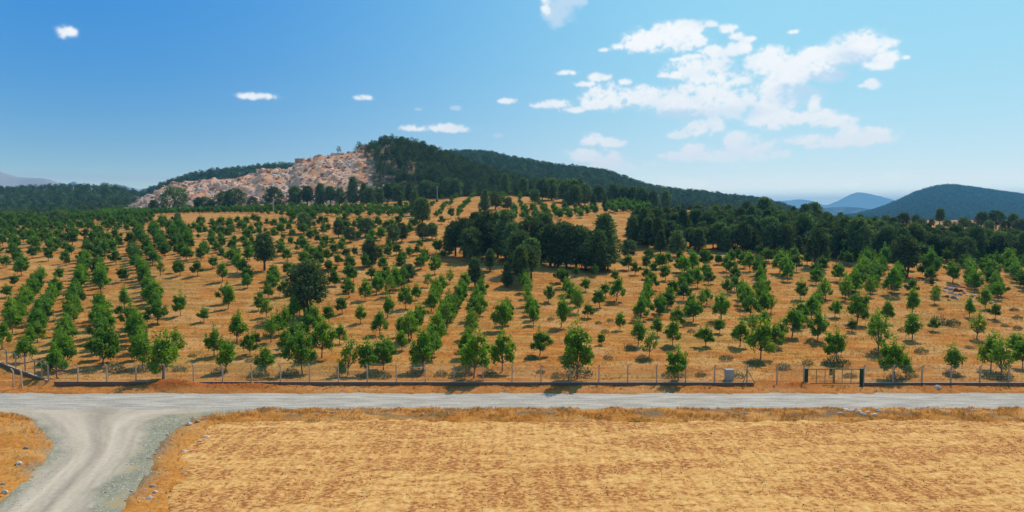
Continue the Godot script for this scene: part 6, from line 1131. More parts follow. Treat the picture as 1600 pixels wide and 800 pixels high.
func build_orchard() -> void:
	var protos := []
	var bark := mat("orchard_bark", Color(0.16, 0.12, 0.085), 0.9)
	var green := mat("orchard_leaves", Color.WHITE, 0.45, true)
	green.backlight_enabled = true
	green.backlight = Color(0.92, 1.0, 0.45)
	for k in 14:
		var ms := orchard_meshes(k, [2000, 1800, 2300, 1900, 2000, 1700, 2400, 1800, 2000, 2100, 750, 950, 2600, 1500][k])
		var o := Node3D.new()
		part(o, "trunk", ms[0], bark)
		part(o, "crown", ms[1], green)
		protos.append(o)
	# the trees next to the fence are told apart by counting from the gate
	var front := []
	for t in ORCHARD:
		if t[1] < 79.0 and absf(t[0]) < 60.0: front.append(t)
	var near_side := front.filter(func(t): return t[0] < GATE_X)
	var far_side := front.filter(func(t): return t[0] >= GATE_X)
	near_side.sort_custom(func(a, b): return a[0] > b[0])
	far_side.sort_custom(func(a, b): return a[0] < b[0])
	rng.seed = 9
	for i in ORCHARD.size():
		var t: Array = ORCHARD[i]
		var look := rng.randi() % 14
		var o: Node3D = protos[look].duplicate()
		o.name = numbered("orchard_tree")
		add_child(o)
		o.transform = place(t[0], t[1], t[2] * (1.16 if t[1] < 140.0 else 1.28), rng.randf() * TAU, 0.03, rng.randf_range(0.88, 1.14))
		o.basis = Basis(Vector3(rng.randf_range(-1, 1), 0, rng.randf_range(-1, 1)).normalized(), rng.randf_range(0.0, 0.07)) * o.basis * Basis.from_scale(Vector3.ONE * rng.randf_range(0.86, 1.12))
		var label := ""
		var group := ""
		if t in near_side and near_side.find(t) < 20:
			label = "orchard tree beside the fence, %s from the green gate towards the track junction" % ORDINAL[near_side.find(t)]
			group = "orchard trees along the fence"
		elif t in far_side and far_side.find(t) < 20:
			label = "orchard tree beside the fence, %s past the green gate away from the junction" % ORDINAL[far_side.find(t)]
			group = "orchard trees along the fence"
		elif t[2] < 2.0:
			label = "thin young orchard sapling rising from dry orange grass"
			group = "saplings in the orchard"
		elif t[1] < 103.0:
			label = size_word(t) + LOOKS[look] + " orchard tree behind the fence-side trees" + beside(t)
			group = "orchard trees on the lower slope"
		elif t[1] < 135.0:
			label = size_word(t) + LOOKS[look] + " orchard tree in the middle rows" + beside(t)
			group = "orchard trees on the middle slope"
		elif t[0] > 20.0:
			label = size_word(t) + LOOKS[look] + " orchard tree in rows before the pine wood" + beside(t)
			group = "orchard trees below the wood"
		else:
			label = size_word(t) + LOOKS[look] + " orchard tree high on the slope" + beside(t)
			group = "orchard trees on the upper slope"
		tag(o, label, "tree", group)
	for p in protos: p.free()
	# those past the three hundred that show largest
	var small := orchard_meshes(4, 1300, 1.2)
	var far_mesh := ArrayMesh.new()
	for k in 2:
		far_mesh.add_surface_from_arrays(Mesh.PRIMITIVE_TRIANGLES, small[k].surface_get_arrays(0))
	far_mesh.surface_set_material(0, bark)
	far_mesh.surface_set_material(1, green)
	var places := []
	var colors := []
	for t in ORCHARD_FAR:
		places.append(place(t[0], t[1], t[2] * 1.4, rng.randf() * TAU, 0.03, rng.randf_range(0.8, 1.0)))
		var v := rng.randf_range(0.55, 0.95)
		colors.append(Color(v, v * 0.97, v))
	var o := scatter("orchard_rows", far_mesh, null, places, colors, "dense green band of small orchard trees along the top of the slope", "trees")
	o.material_override = null

func build_pines() -> void:
	var protos := []
	var bark := mat("pine_bark", Color(0.10, 0.07, 0.05), 0.95)
	var needles := mat("pine_needles", Color.WHITE, 0.7, true)
	needles.backlight_enabled = true
	needles.backlight = Color(0.75, 0.78, 0.45)
	for k in 24:
		var ms := pine_meshes(k % 8, 95 + (k * 7) % 25, 30, 1.25, [1.0, 0.78, 1.3][k / 8], 500 + k * 11)
		var o := Node3D.new()
		part(o, "trunk", ms[0], bark)
		part(o, "crown", ms[1], needles)
		protos.append(o)
	rng.seed = 21
	var lone := ["big dark spreading pine on several stems standing alone among the lower orchard rows", "dark pine on a tall bare trunk alone amid the middle orchard rows",
		"round dark pine beside orchard rows below the grove of small pines", "spreading dark pine on thin trunk alone on a bare strip"]
	var n_lone := 0
	for t in PINES:
		var o: Node3D = protos[t[3] + 8 * (rng.randi() % 3)].duplicate()
		o.name = numbered("pine_tree")
		add_child(o)
		var fat := rng.randf_range(0.95, 1.2)
		var tall := rng.randf_range(0.82, 1.14) if t[4] == 0 or t[4] == 3 else 1.0
		o.transform = place(t[0], t[1], t[2] * fat, rng.randf() * TAU, 0.05, tall / fat)
		match t[4]:
			0: tag(o, pine_word(t) + " in the dense clump amid the orchard" + (", on its lower edge" if t[1] < 142.0 else ""), "tree", "pines of the clump amid the orchard")
			1:
				if n_lone < 4: tag(o, lone[n_lone], "tree", "single pines in the orchard")
				else: tag(o, pine_word(t) + (" standing singly near the pine clump" if absf(t[0] + 4.0) < 24.0 else " standing singly between orchard rows"), "tree", "single pines in the orchard")
				n_lone += 1
			2: tag(o, pine_word(t) + " at the foot of " + ("the pale quarry spoil" if t[0] < -115.0 else "the wooded rocky hill"), "tree", "trees at the foot of the quarry")
			3: tag(o, wood_label(t), "tree", "pines of the wood")
			4: tag(o, pine_word(t) + " on the bare yellow crest against the blue hill", "tree", "trees on the bare crest")
			5: tag(o, pine_word(t) + (" on the bare orange knoll" if t[0] < 20.0 else " beside the bare orange knoll"), "tree", "pines around the knoll")
	var places := []
	var colors := []
	for t in WOOD_INSIDE:
		places.append(place(t[0], t[1], t[2], rng.randf() * TAU, 0.05, rng.randf_range(0.85, 1.1)))
		var v := rng.randf_range(0.6, 1.1)
		colors.append(Color(v, v, v))
	scatter("wood_interior", pine_meshes(0, 80, 36, 1.0, 1.0, 900)[1], needles, places, colors, "dark crowded pines filling the inside of the wood", "trees")
	for p in protos: p.free()

func pine_word(t: Array) -> String:
	return ("small " if t[2] < 4.5 else ("large " if t[2] > 8.0 else "")) + ["round-headed", "tall-stemmed", "low bushy", "pointed", "slim pointed", "broad many-stemmed", "bushy round", "round-topped"][t[3]] + " dark pine"

func wood_label(t: Array) -> String:
	var shape: String = ["round-headed", "tall-stemmed", "low bushy", "pointed", "slim pointed", "broad many-stemmed", "bushy round", "round-topped"][t[3]]
	var tall: String = "small " if t[2] < 5.5 else ("large " if t[2] > 7.5 else "")
	var front := 175.0 + 0.04 * absf(t[0] - 90.0)
	var where := "on the wood's edge facing the orchard" if t[1] < front else ("amid the wood" if t[1] < front + 28.0 else "at the wood's back")
	if t[0] < 62.0: where += " by the bare slope"
	elif t[0] > 122.0: where += " under the crest"
	return "%s%s dark pine %s" % [tall, shape, where]

func build_weeds() -> void:
	var leafy := mat("weed_leaves", Color.WHITE, 0.8, true)
	leafy.backlight_enabled = true
	leafy.backlight = Color(0.4, 0.42, 0.3)
	var kinds := []
	for k in 4:
		rng.seed = 60 + k
		var s := Soup.new()
		for i in 420:
			var a := rng.randf() * TAU
			var r := sqrt(rng.randf()) * 0.5
			var y := rng.randf() * 0.42 * (1.0 - r * 1.3)
			var at := Vector3(cos(a) * r, y, sin(a) * r * 0.7)
			var v := rng.randf()
			var c := (Color(0.075, 0.115, 0.04) if k < 2 else Color(0.14, 0.16, 0.085)).lerp(Color(0.22, 0.27, 0.12), v * v)
			leaf(s, at, rand_dir(), (Vector3(cos(a) * 0.5, 1.0, sin(a) * 0.5) + rand_dir() * 0.6).normalized(), rng.randf_range(0.06, 0.14), rng.randf_range(0.02, 0.04), c)
		kinds.append(s.done())
	rng.seed = 33
	for t in WEEDS:
		var k: int = int(t[3]) * 2 + rng.randi() % 2
		var root := thing("weed_clump", Vector3.ZERO, ("%s dark green weeds under orchard trees %s" if t[3] == 0 else "%s grey-green bushy weed on dry grass %s") % ["spreading" if t[2] > 1.6 else "small", "beside the fence" if t[1] < 78.0 else ("up in the rows" if t[1] < 100.0 else "high on the slope")], "weeds", "weed clumps in the orchard")
		root.transform = place(t[0], t[1], t[2], rng.randf_range(-0.6, 0.6), 0.03, 1.25)
		part(root, "foliage", kinds[k], leafy)

func build_grass() -> void:
	var m := mat("dry_blades", Color.WHITE, 0.9, true)
	m.backlight_enabled = true
	m.backlight = Color(0.5, 0.45, 0.35)
	var tuft := tuft_mesh(70, 9, 0.35)
	var places := []
	var colors := []
	rng.seed = 71
	while places.size() < 34000:
		var d := sqrt(rng.randf_range(71.5 * 71.5, 150.0 * 150.0))
		var x := rng.randf_range(-0.84, 0.84) * d
		var n := noise.get_noise_2d(x * 0.9, d * 3.2) * 0.5 + 0.5
		if rng.randf() > n * 1.5 - 0.1: continue
		places.append(place(x, d, rng.randf_range(0.16, 0.34), rng.randf() * TAU, 0.02, rng.randf_range(0.6, 1.1)))
		var g := noise.get_noise_2d(x * 1.2 + 500.0, d * 2.0) * 0.5 + 0.5
		var c := Color(0.60, 0.315, 0.085).lerp(Color(0.50, 0.215, 0.045), rng.randf())
		c = c.lerp(Color(0.24, 0.23, 0.08), clampf((g - 0.6) * 3.0, 0, 0.7))
		colors.append(c)
	var low := []
	var olive := []
	while low.size() < 24000:
		var d := sqrt(rng.randf_range(71.5 * 71.5, 140.0 * 140.0))
		var x := rng.randf_range(-0.84, 0.84) * d
		if rng.randf() > clampf((nz(noise, x * 1.3 + 77.0, d * 2.6, 1.1) - 0.50) * 3.0, 0, 1): continue
		low.append(place(x, d, rng.randf_range(0.14, 0.30), rng.randf() * TAU, 0.02, rng.randf_range(0.5, 0.9)))
		olive.append(Color(0.26, 0.22, 0.07).lerp(Color(0.13, 0.17, 0.06), rng.randf()))
	scatter("low_weeds", tuft, m, low, olive, "patches of low olive-green weeds in the dry orchard grass", "weeds")
	scatter("dry_grass", tuft, m, places, colors, "dry straw-coloured grass covering the orchard slope", "grass")
	# the rough bank between road and field, and the verge under the fence
	places = []
	colors = []
	while places.size() < 9500:
		var d := rng.randf_range(58.3, 62.3)
		var x := rng.randf_range(-52.0, 54.0)
		if rng.randf() < 0.14: d = rng.randf_range(68.1, 70.6)
		elif rng.randf() < 0.14:
			d = rng.randf_range(38.0, 61.0)
			x = rng.randf_range(-52.0, -18.0)
		if paved(x, d) > -0.15 or in_field(x, d) > 0.6: continue
		var n := noise.get_noise_2d(x * 3.2, d * 5.0) * 0.5 + 0.5
		if rng.randf() > n * 3.0 - 1.1: continue
		places.append(place(x, d, rng.randf_range(0.14, 0.34), rng.randf() * TAU, 0.02, rng.randf_range(0.6, 1.1)))
		var c := Color(0.70, 0.37, 0.085).lerp(Color(0.58, 0.25, 0.05), rng.randf())
		if n > 0.66 and rng.randf() < 0.4: c = Color(0.22, 0.19, 0.09)
		colors.append(c)
	scatter("bank_grass", tuft, m, places, colors, "tangled dry grass on the bank between road and stubble field", "grass")
	# cut stubble and loose straw
	places = []
	colors = []
	var stub := tuft_mesh(73, 6, 0.6)
	while places.size() < 45000:
		var d := rng.randf_range(38.5, 58.8)
		var x := rng.randf_range(-31.0, 48.0)
		if in_field(x, d) < 0.0: continue
		var s := Transform3D(Basis(Vector3.UP, rng.randf() * TAU).scaled(Vector3(1, rng.randf_range(0.3, 0.9), 1) * rng.randf_range(0.07, 0.14)), Vector3(x, 0.015, -d))
		if rng.randf() < field_dirt(x, d) * 1.6: continue
		places.append(s)
		colors.append(Color(0.76, 0.50, 0.20).lerp(Color(0.40, 0.19, 0.055), rng.randf()))
	var clods := []
	var earth := []
	while clods.size() < 9000:
		var d := rng.randf_range(38.5, 58.8)
		var x := rng.randf_range(-31.0, 48.0)
		if in_field(x, d) < 0.0 or rng.randf() > field_dirt(x, d) * 1.3 + 0.08: continue
		var size := 0.018 + 0.045 * pow(rng.randf(), 2.5)
		clods.append(Transform3D(Basis(rand_dir(), rng.randf() * TAU).scaled(Vector3.ONE * size), Vector3(x, 0.03, -d)))
		earth.append(Color(0.36, 0.145, 0.05).lerp(Color(0.19, 0.08, 0.032), rng.randf()))
	scatter("soil_clods", rock_mesh(77), mat("earth", Color.WHITE, 1.0, true), clods, earth, "small red-brown clods of soil between the stubble", "soil")
	scatter("stubble", stub, m, places, colors, "cut golden straw stubble standing across the near field", "stubble")

func build_stones() -> void:
	var pale := mat("pale_stone", Color(0.62, 0.46, 0.35), 0.9)
	var tan := mat("tan_stone", Color(0.36, 0.26, 0.19), 0.95)
	var rocks := []
	for k in 6: rocks.append(rock_mesh(200 + k))
	rng.seed = 41
	for i in BANK_ROCKS.size():
		var t: Array = BANK_ROCKS[i]
		var label := "pale broken stone lying by the gravel track's edge"
		var group := "stones along the track"
		if i < 8:
			label = "pale pink-white stone in the small heap on the bank opposite the gate"
			group = "stones of the heap on the bank"
		elif i == 8:
			label = "long pale stone lying on the verge beside the road past the gate"
			group = ""
		elif i == 9:
			label = "small bright white stone at the road's edge below the fence"
			group = ""
		elif t[0] > -22.0:
			label = "small stone half buried in the grassy bank beside the field"
			group = "stones in the bank"
		var o := thing("stone", Vector3(t[0], ground_h(t[0], t[1]) + 0.02, -t[1]), label, "stone", group)
		o.basis = Basis(Vector3.UP, rng.randf() * TAU).scaled(Vector3(1.2, 1, 0.8) * t[2] * 0.5)
		part(o, "rock", rocks[i % 6], pale if i < 12 or i % 3 else tan)
	# loose pebbles
	var m := mat("pebble", Color.WHITE, 0.95, true)
	var places := []
	var colors := []
	while places.size() < 1500:
		var d := rng.randf_range(38.0, 63.0)
		var x := rng.randf_range(-52.0, -18.0)
		if rng.randf() < 0.35:
			d = rng.randf_range(58.5, 62.6)
			x = rng.randf_range(-30.0, 52.0)
		var p := paved(x, d)
		if p < -2.0 or p > 1.8 or (d > 62.0 and p > 0.5): continue
		if rng.randf() > (noise.get_noise_2d(x * 3.0, d * 3.0 + 60.0) * 0.5 + 0.5) * 1.6 - 0.35: continue
		var size := rng.randf_range(0.02, 0.075) * (1.0 if rng.randf() < 0.94 else 1.8)
		var y := maxf(ground_h(x, d), 0.0)
		places.append(Transform3D(Basis(Vector3.UP, rng.randf() * TAU).scaled(Vector3(1, 0.8, 1) * size), Vector3(x, y + size * 0.2, -d)))
		var v := rng.randf_range(0.22, 0.6)
		colors.append(Color(v, v * 0.95, v * 0.88))
	scatter("pebbles", rocks[1], m, places, colors, "loose grey and white pebbles along the gravel edges", "pebbles")
	# the rubble heap in the orchard
	var heap := thing("rubble_heap", Vector3(RUBBLE[8][0], ground_h(RUBBLE[8][0], RUBBLE[8][1]), -RUBBLE[8][1]), "heap of red and white rubble under a dark slab amid the orchard trees", "rubble")
	var red := mat("red_rubble", Color(0.33, 0.09, 0.06), 0.95)
	for i in RUBBLE.size():
		var t: Array = RUBBLE[i]
		var o := part(heap, "stone", rocks[i % 6], [tan, pale, red, tan, pale][i % 5])
		o.transform = Transform3D(Basis(Vector3.UP, rng.randf() * TAU).scaled(Vector3.ONE * t[2] * 0.75), Vector3(t[0], ground_h(t[0], t[1]) + 0.1, -t[1]) - heap.position)
	var slab := Soup.new()
	slab.box(Vector3(-1.6, 0, -0.5), Vector3(1.6, 0.22, 0.5))
	var sl := part(heap, "slab", slab.done(), mat("dark_slab", Color(0.10, 0.09, 0.12), 0.8))
	sl.transform = Transform3D(Basis(Vector3.UP, 0.12) * Basis(Vector3.FORWARD, 0.10), Vector3(RUBBLE[2][0], ground_h(RUBBLE[2][0], RUBBLE[2][1]) + 0.75, -RUBBLE[2][1]) - heap.position)

# ---------------------------------------------------------------- fence, gate and small things

const FENCE_D := 70.6
const FENCE_Y := 0.46

func post_mesh() -> ArrayMesh:
	# a slim concrete post with its top bent out over the road
	var s := Soup.new()
	s.box(Vector3(-0.055, -0.3, -0.055), Vector3(0.055, 1.72, 0.055))
	s.box(Vector3(-0.052, 0.0, -0.05), Vector3(0.052, 0.42, 0.05), Color.WHITE, Transform3D(Basis(Vector3.RIGHT, 0.72), Vector3(0, 1.69, 0)))
	return s.done()

func wire_mesh(length: float) -> ArrayMesh:
	# chain link along +x, 1.5 m high, and two strands on the bent tops
	var s := Soup.new()
	var r := 0.0022
	var pitch := 0.11
	var k := -1.5
	while k < length:
		for lean in [1.0, -1.0]:
			var a := Vector3(k if lean > 0 else k + 1.5, 0.12, 0)
			var b := Vector3(k + 1.5 if lean > 0 else k, 1.62, 0)
			for e in 2:
				# trim to the span
				var p := a if e == 0 else b
				if p.x < 0.0: p = p + (b - a) * (-p.x / (b.x - a.x))
				if p.x > length: p = p + (b - a) * ((length - p.x) / (b.x - a.x))
				if e == 0: a = p
				else: b = p
			var w := (b - a).normalized().cross(Vector3(0, 0, 1)) * r
			s.quad(a - w, a + w, b + w, b - w, Vector3(0, 0, 1), Color.WHITE)
		k += pitch
	for y in [[0.12, 0.0], [0.85, 0.0], [1.62, 0.0], [1.82, 0.12], [1.96, 0.25]]:
		s.box(Vector3(0, y[0] - 0.004, y[1] - 0.004), Vector3(length, y[0] + 0.004, y[1] + 0.004))
	return s.done()

func fence_run(a: Vector2, b: Vector2, y0: float, y1: float, posts: Array, label: String, plinth: Array) -> Node3D:
	# a and b are (x, depth); posts and plinth spans are metres along the run
	var root := thing("wire_fence", Vector3(a.x, y0, -a.y), label, "fence", "fence around the orchard")
	var dir := Vector3(b.x - a.x, y1 - y0, -(b.y - a.y))
	root.basis = Basis(Vector3.UP, atan2(-dir.z, dir.x))
	var flat := Vector2(dir.x, dir.z).length()
	var rise := (y1 - y0) / flat
	var pm: ArrayMesh = mats.post_mesh
	for p in posts:
		var o := part(root, "post", pm, mats.concrete)
		o.position = Vector3(p, p * rise, 0)
		o.rotation.y = rng.randf_range(-0.06, 0.06)
		o.rotation.z = rng.randf_range(-0.012, 0.012)
	var wm := part(root, "wire_mesh", wire_mesh(flat), mats.wire)
	wm.basis = Basis(Vector3(1, rise, 0), Vector3.UP, Vector3.BACK)
	wm.set_meta("kind", "stuff")
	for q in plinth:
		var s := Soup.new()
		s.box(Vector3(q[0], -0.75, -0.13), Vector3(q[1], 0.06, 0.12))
		var top_part := Soup.new()  # lighter strip added on the plinth, imitating its sunlit top
		top_part.box(Vector3(q[0], 0.06, -0.13), Vector3(q[1], 0.10, 0.10))
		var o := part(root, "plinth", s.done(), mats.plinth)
		part(o, "top_part", top_part.done(), mats.concrete)
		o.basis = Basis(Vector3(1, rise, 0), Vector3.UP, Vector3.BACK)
	return root

func build_fence() -> void:
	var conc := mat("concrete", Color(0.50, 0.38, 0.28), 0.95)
	conc.metallic_specular = 0.1
	conc.albedo_texture = grain_texture(31, 0.7, 1.0, 2.0)
	conc.uv1_triplanar = true
	conc.uv1_world_triplanar = true
	conc.uv1_scale = Vector3.ONE * 0.7
	mat("wire", Color(0.30, 0.31, 0.29), 0.5).metallic = 0.6
	mat("plinth", Color(0.20, 0.115, 0.075), 1.0).metallic_specular = 0.05  # plinth concrete, darkened: the shade on its road face is put into the colour
	mats.post_mesh = post_mesh()
	rng.seed = 51
	# the long run from the corner to the gap beside the concrete box
	var x0 := -47.9
	var x1 := 25.0
	var posts := []
	var x := -45.45
	while x < 24.0:
		posts.append(x - x0)
		x += 3.03
	posts.append(24.6 - x0)
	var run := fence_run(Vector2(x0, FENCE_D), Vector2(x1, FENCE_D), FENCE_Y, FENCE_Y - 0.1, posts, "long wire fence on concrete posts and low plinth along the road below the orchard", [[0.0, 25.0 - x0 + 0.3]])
	var rust := mat("rusty_steel", Color(0.13, 0.055, 0.04), 0.8)
	for s in [-1, 1]:
		var br := Soup.new()
		br.tube([Vector3(0, 1.35, 0.08), Vector3(s * 0.85, 0.0 if s > 0 else -0.35, 0.1 if s > 0 else 0.75)], [0.035, 0.035], 6, Color.WHITE)
		part(run, "brace", br.done(), rust).position = Vector3(24.6 - x0, -0.1, 0)
	# the short piece between the gap and the gate
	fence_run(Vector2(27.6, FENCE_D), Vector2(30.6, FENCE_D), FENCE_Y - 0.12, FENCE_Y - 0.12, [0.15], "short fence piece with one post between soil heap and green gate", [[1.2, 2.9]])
	# past the gate
	posts = []
	x = 39.9
	while x < 62.0:
		posts.append(x - 36.95)
		x += 3.03
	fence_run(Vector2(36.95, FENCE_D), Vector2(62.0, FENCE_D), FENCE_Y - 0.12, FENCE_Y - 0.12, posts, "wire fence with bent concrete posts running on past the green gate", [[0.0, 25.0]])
	# the run that turns up the slope at the corner
	var ya := ground_h(-66.0, 83.5) + 0.15
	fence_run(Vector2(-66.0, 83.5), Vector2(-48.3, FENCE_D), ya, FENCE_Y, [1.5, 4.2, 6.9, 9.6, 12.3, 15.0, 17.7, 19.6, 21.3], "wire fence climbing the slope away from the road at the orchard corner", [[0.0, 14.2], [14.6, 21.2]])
	# two posts standing by themselves in front of the corner
	for p in [[-52.0, 70.3], [-46.9 - 3.6, 69.4]]:
		var o := thing("fence_post", Vector3(p[0], ground_h(p[0], p[1]), -p[1]), "bare bent concrete post standing by itself outside the fence corner", "post", "single posts at the fence corner")
		part(o, "post", mats.post_mesh, conc)
	# gate
	var green := mat("green_paint", Color(0.015, 0.055, 0.03), 0.5)
	var gate := thing("gate", Vector3(GATE_X, 0.2, -FENCE_D), "low dark green steel double gate in the fence by the road", "gate")
	for sx in [-1, 1]:
		var col := Soup.new()
		col.box(Vector3(-0.13, -0.5, -0.13), Vector3(0.13, 1.66, 0.13))
		part(gate, "gate_post", col.done(), green).position = Vector3(sx * 2.9, 0.05, 0)
		var cp := part(gate, "concrete_post", mats.post_mesh, conc)
		cp.position = Vector3(sx * 3.14, 0.15, 0)
		var lv := part(gate, "leaf", Soup.new().done() if false else leaf_frame(), green)
		lv.position = Vector3(-2.77 if sx < 0 else 0.03, 0.1, 0)
		for k in 2:
			var bar := Soup.new()
			bar.box(Vector3(-0.022, 0.06, -0.02), Vector3(0.022, 1.5, 0.02))
			part(lv, "bar", bar.done(), green).position = Vector3(0.95 + 0.9 * k if sx < 0 else 0.85 + 0.92 * k, 0, 0)
		var mesh := part(lv, "wire_mesh", gate_wire(), mats.wire)
		mesh.set_meta("kind", "stuff")
	var spikes := Soup.new()
	for k in 27: spikes.box(Vector3(-2.7 + k * 0.2, 1.63, -0.012), Vector3(-2.67 + k * 0.2, 1.72, 0.012))
	part(gate, "spikes", spikes.done(), mats.concrete)
	var box := Soup.new()
	box.box(Vector3(-0.2, 0.95, 0.03), Vector3(0.14, 1.42, 0.12))
	part(gate, "lock_box", box.done(), mat("lock_yellow", Color(0.22, 0.17, 0.03), 0.6)).position = Vector3(-0.32, 0.05, 0)
	var top_part := Soup.new()
	top_part.box(Vector3(-0.16, 1.42, 0.03), Vector3(0.10, 1.55, 0.13))
	part(gate, "lock_cover", top_part.done(), mat("lock_black", Color(0.012, 0.012, 0.012), 0.6)).position = Vector3(-0.32, 0.05, 0)
	# concrete box
	var cb := thing("concrete_box", Vector3(23.05, 0.36, -71.6), "grey concrete box standing behind the fence near the braced end post", "box")
	var body := Soup.new()
	body.box(Vector3(-0.40, -0.5, -0.33), Vector3(0.40, 1.18, 0.33))
	var grey := mat("grey_concrete", Color(0.34, 0.32, 0.30), 0.95)
	part(cb, "body", body.done(), grey)
	var lid := Soup.new()
	lid.box(Vector3(-0.43, 1.18, -0.36), Vector3(0.43, 1.25, 0.36))
	part(cb, "lid", lid.done(), grey)
	# utility poles at the foot of the quarry
	var wood := mat("pale_pole", Color(0.42, 0.38, 0.33), 0.9)
	for p in [[-100.0, 287.0, 7.5, "pale slim pole in front of the round dark tree below the quarry"], [-36.0, 330.0, 7.5, "pale slim pole beside bare patch at the foot of the wooded hill"]]:
		var y := ground_h(p[0], p[1])
		var po := thing("utility_pole", Vector3(p[0], y - 0.3, -p[1]), p[3], "pole", "utility poles")
		var sh := Soup.new()
		sh.tube([Vector3.ZERO, Vector3(0, p[2], 0)], [0.17, 0.12], 8, Color.WHITE)
		part(po, "shaft", sh.done(), wood)
		var arm := Soup.new()
		arm.box(Vector3(-0.7, p[2] - 0.5, -0.05), Vector3(0.7, p[2] - 0.38, 0.05))
		part(po, "crossarm", arm.done(), wood).position.z = 0.19

func leaf_frame() -> ArrayMesh:
	var s := Soup.new()
	for b in [[0, 0, 2.74, 0.06], [0, 1.5, 2.74, 1.56]]: s.box(Vector3(b[0], b[1], -0.03), Vector3(b[2], b[3], 0.03))
	for x in [0.0, 2.67]: s.box(Vector3(x, 0.06, -0.03), Vector3(x + 0.07, 1.5, 0.03))
	return s.done()

func gate_wire() -> ArrayMesh:
	var s := Soup.new()
	for k in 24: s.box(Vector3(0.07 + k * 0.11, 0.06, -0.003), Vector3(0.074 + k * 0.11, 1.5, 0.001))
	for k in 13: s.box(Vector3(0.07, 0.1 + k * 0.11, -0.003), Vector3(2.67, 0.104 + k * 0.11, 0.001))
	return s.done()

# ---------------------------------------------------------------- quarry and hills

const Q_F := 374.0
const Q_C := 480.0
const Q_B := 640.0

func quarry_edge(x: float) -> float:
	# above 0 on the spoil slope, below 0 on the wooded side
	return -101.0 - x + 10.0 * noise.get_noise_2d(x * 0.2, 40.0)

func quarry_h(x: float, d: float) -> float:
	var h := hill_h(QUARRY_CREST, x, d, Q_F, Q_C, Q_B, 3.0)
	if d < Q_C + 40.0:
		var k := smoothstep(Q_F, Q_F + 20.0, d)
		var spoil := smoothstep(-8.0, 8.0, quarry_edge(x * Q_C / d))
		h += (1.2 + 2.2 * spoil) * noise.get_noise_2d(x * 0.45, d * 0.6) * k
		h += 1.6 * spoil * fine.get_noise_2d(x * 0.55, d * 0.7) * k
	return h

func build_hills() -> void:
	var forest_floor := func(x: float, d: float, _h: float) -> Color:
		var n := noise.get_noise_2d(x * 0.08, d * 0.08) * 0.5 + 0.5
		return Color(0.045, 0.055, 0.03).lerp(Color(0.26, 0.21, 0.14), clampf((n - 0.56) * 4.0, 0, 0.8))
	var soil := mat("hill_soil", Color.WHITE, 1.0, true)
	soil.metallic_specular = 0.1
	# quarry hill, finer than the rest
	var pos := PackedVector3Array()
	var col := PackedColorArray()
	var cols := 260
	var rows := 90
	for j in rows:
		var d := lerpf(Q_F, Q_B, pow(j / (rows - 1.0), 1.5))
		for i in cols:
			var x: float = lerpf(QUARRY_CREST[0][0], QUARRY_CREST[-1][0], i / (cols - 1.0)) * d / Q_C
			pos.append(Vector3(x, quarry_h(x, d), -d))
			var n := noise.get_noise_2d(x * 0.5, d * 0.5) * 0.5 + 0.5
			var f := fine.get_noise_2d(x * 0.8, d * 0.8) * 0.5 + 0.5
			var c := Color(0.54, 0.32, 0.22).lerp(Color(0.50, 0.21, 0.095), clampf((n - 0.5) * 4.0, 0, 1)).lerp(Color(0.58, 0.38, 0.28), clampf((f - 0.5) * 3.0, 0, 0.8))
			var wooded := Color(0.10, 0.09, 0.05).lerp(Color(0.40, 0.22, 0.10), clampf((n - 0.48) * 3.0, 0, 0.9))
			col.append(wooded.lerp(c, smoothstep(-6.0, 6.0, quarry_edge(x * Q_C / d))))
	structure("quarry_hill", grid_mesh(cols, rows, pos, col, PackedVector2Array()), soil)
	build_hill("wooded_ridge", RIDGE_CREST, 520.0, 1000.0, 1500.0, 7.0, soil, forest_floor)
	build_hill("back_ridge", BACK_RIDGE_CREST, 640.0, 900.0, 1300.0, 4.0, soil, forest_floor)
	build_hill("left_hill", LEFT_HILL_CREST, 440.0, 760.0, 1200.0, 5.0, soil, func(x, d, h):
		var n := noise.get_noise_2d(x * 0.12, d * 0.12) * 0.5 + 0.5
		return Color(0.07, 0.075, 0.04).lerp(Color(0.33, 0.28, 0.22), clampf((n - 0.55) * 3.0, 0, 0.8)))
	build_hill("blue_hill", RIGHT_HILL_CREST, 1900.0, 2800.0, 4200.0, 14.0, soil, forest_floor)
	var rocky := func(x: float, d: float, _h: float) -> Color:
		var n := noise.get_noise_2d(x * 0.01, d * 0.01) * 0.5 + 0.5
		return Color(0.40, 0.33, 0.28).lerp(Color(0.28, 0.23, 0.19), n)
	build_hill("rocky_mountain", ROCKY_CREST, 3300.0, 4600.0, 6000.0, 40.0, soil, rocky, 160, 60)
	build_hill("far_peaks", PEAKS_CREST, 5500.0, 6500.0, 7600.0, 20.0, soil, rocky, 120, 40)
	build_hill("far_mountain", FAR_CREST, 7600.0, 9500.0, 11500.0, 30.0, soil, func(x, d, h): return Color(0.27, 0.32, 0.30).lerp(Color(0.20, 0.24, 0.21), noise.get_noise_2d(x * 0.01, d * 0.01) * 0.5 + 0.5), 160, 50)
	build_hill("low_far_hills", LOW_FAR_CREST, 4800.0, 5800.0, 7000.0, 15.0, soil, forest_floor)

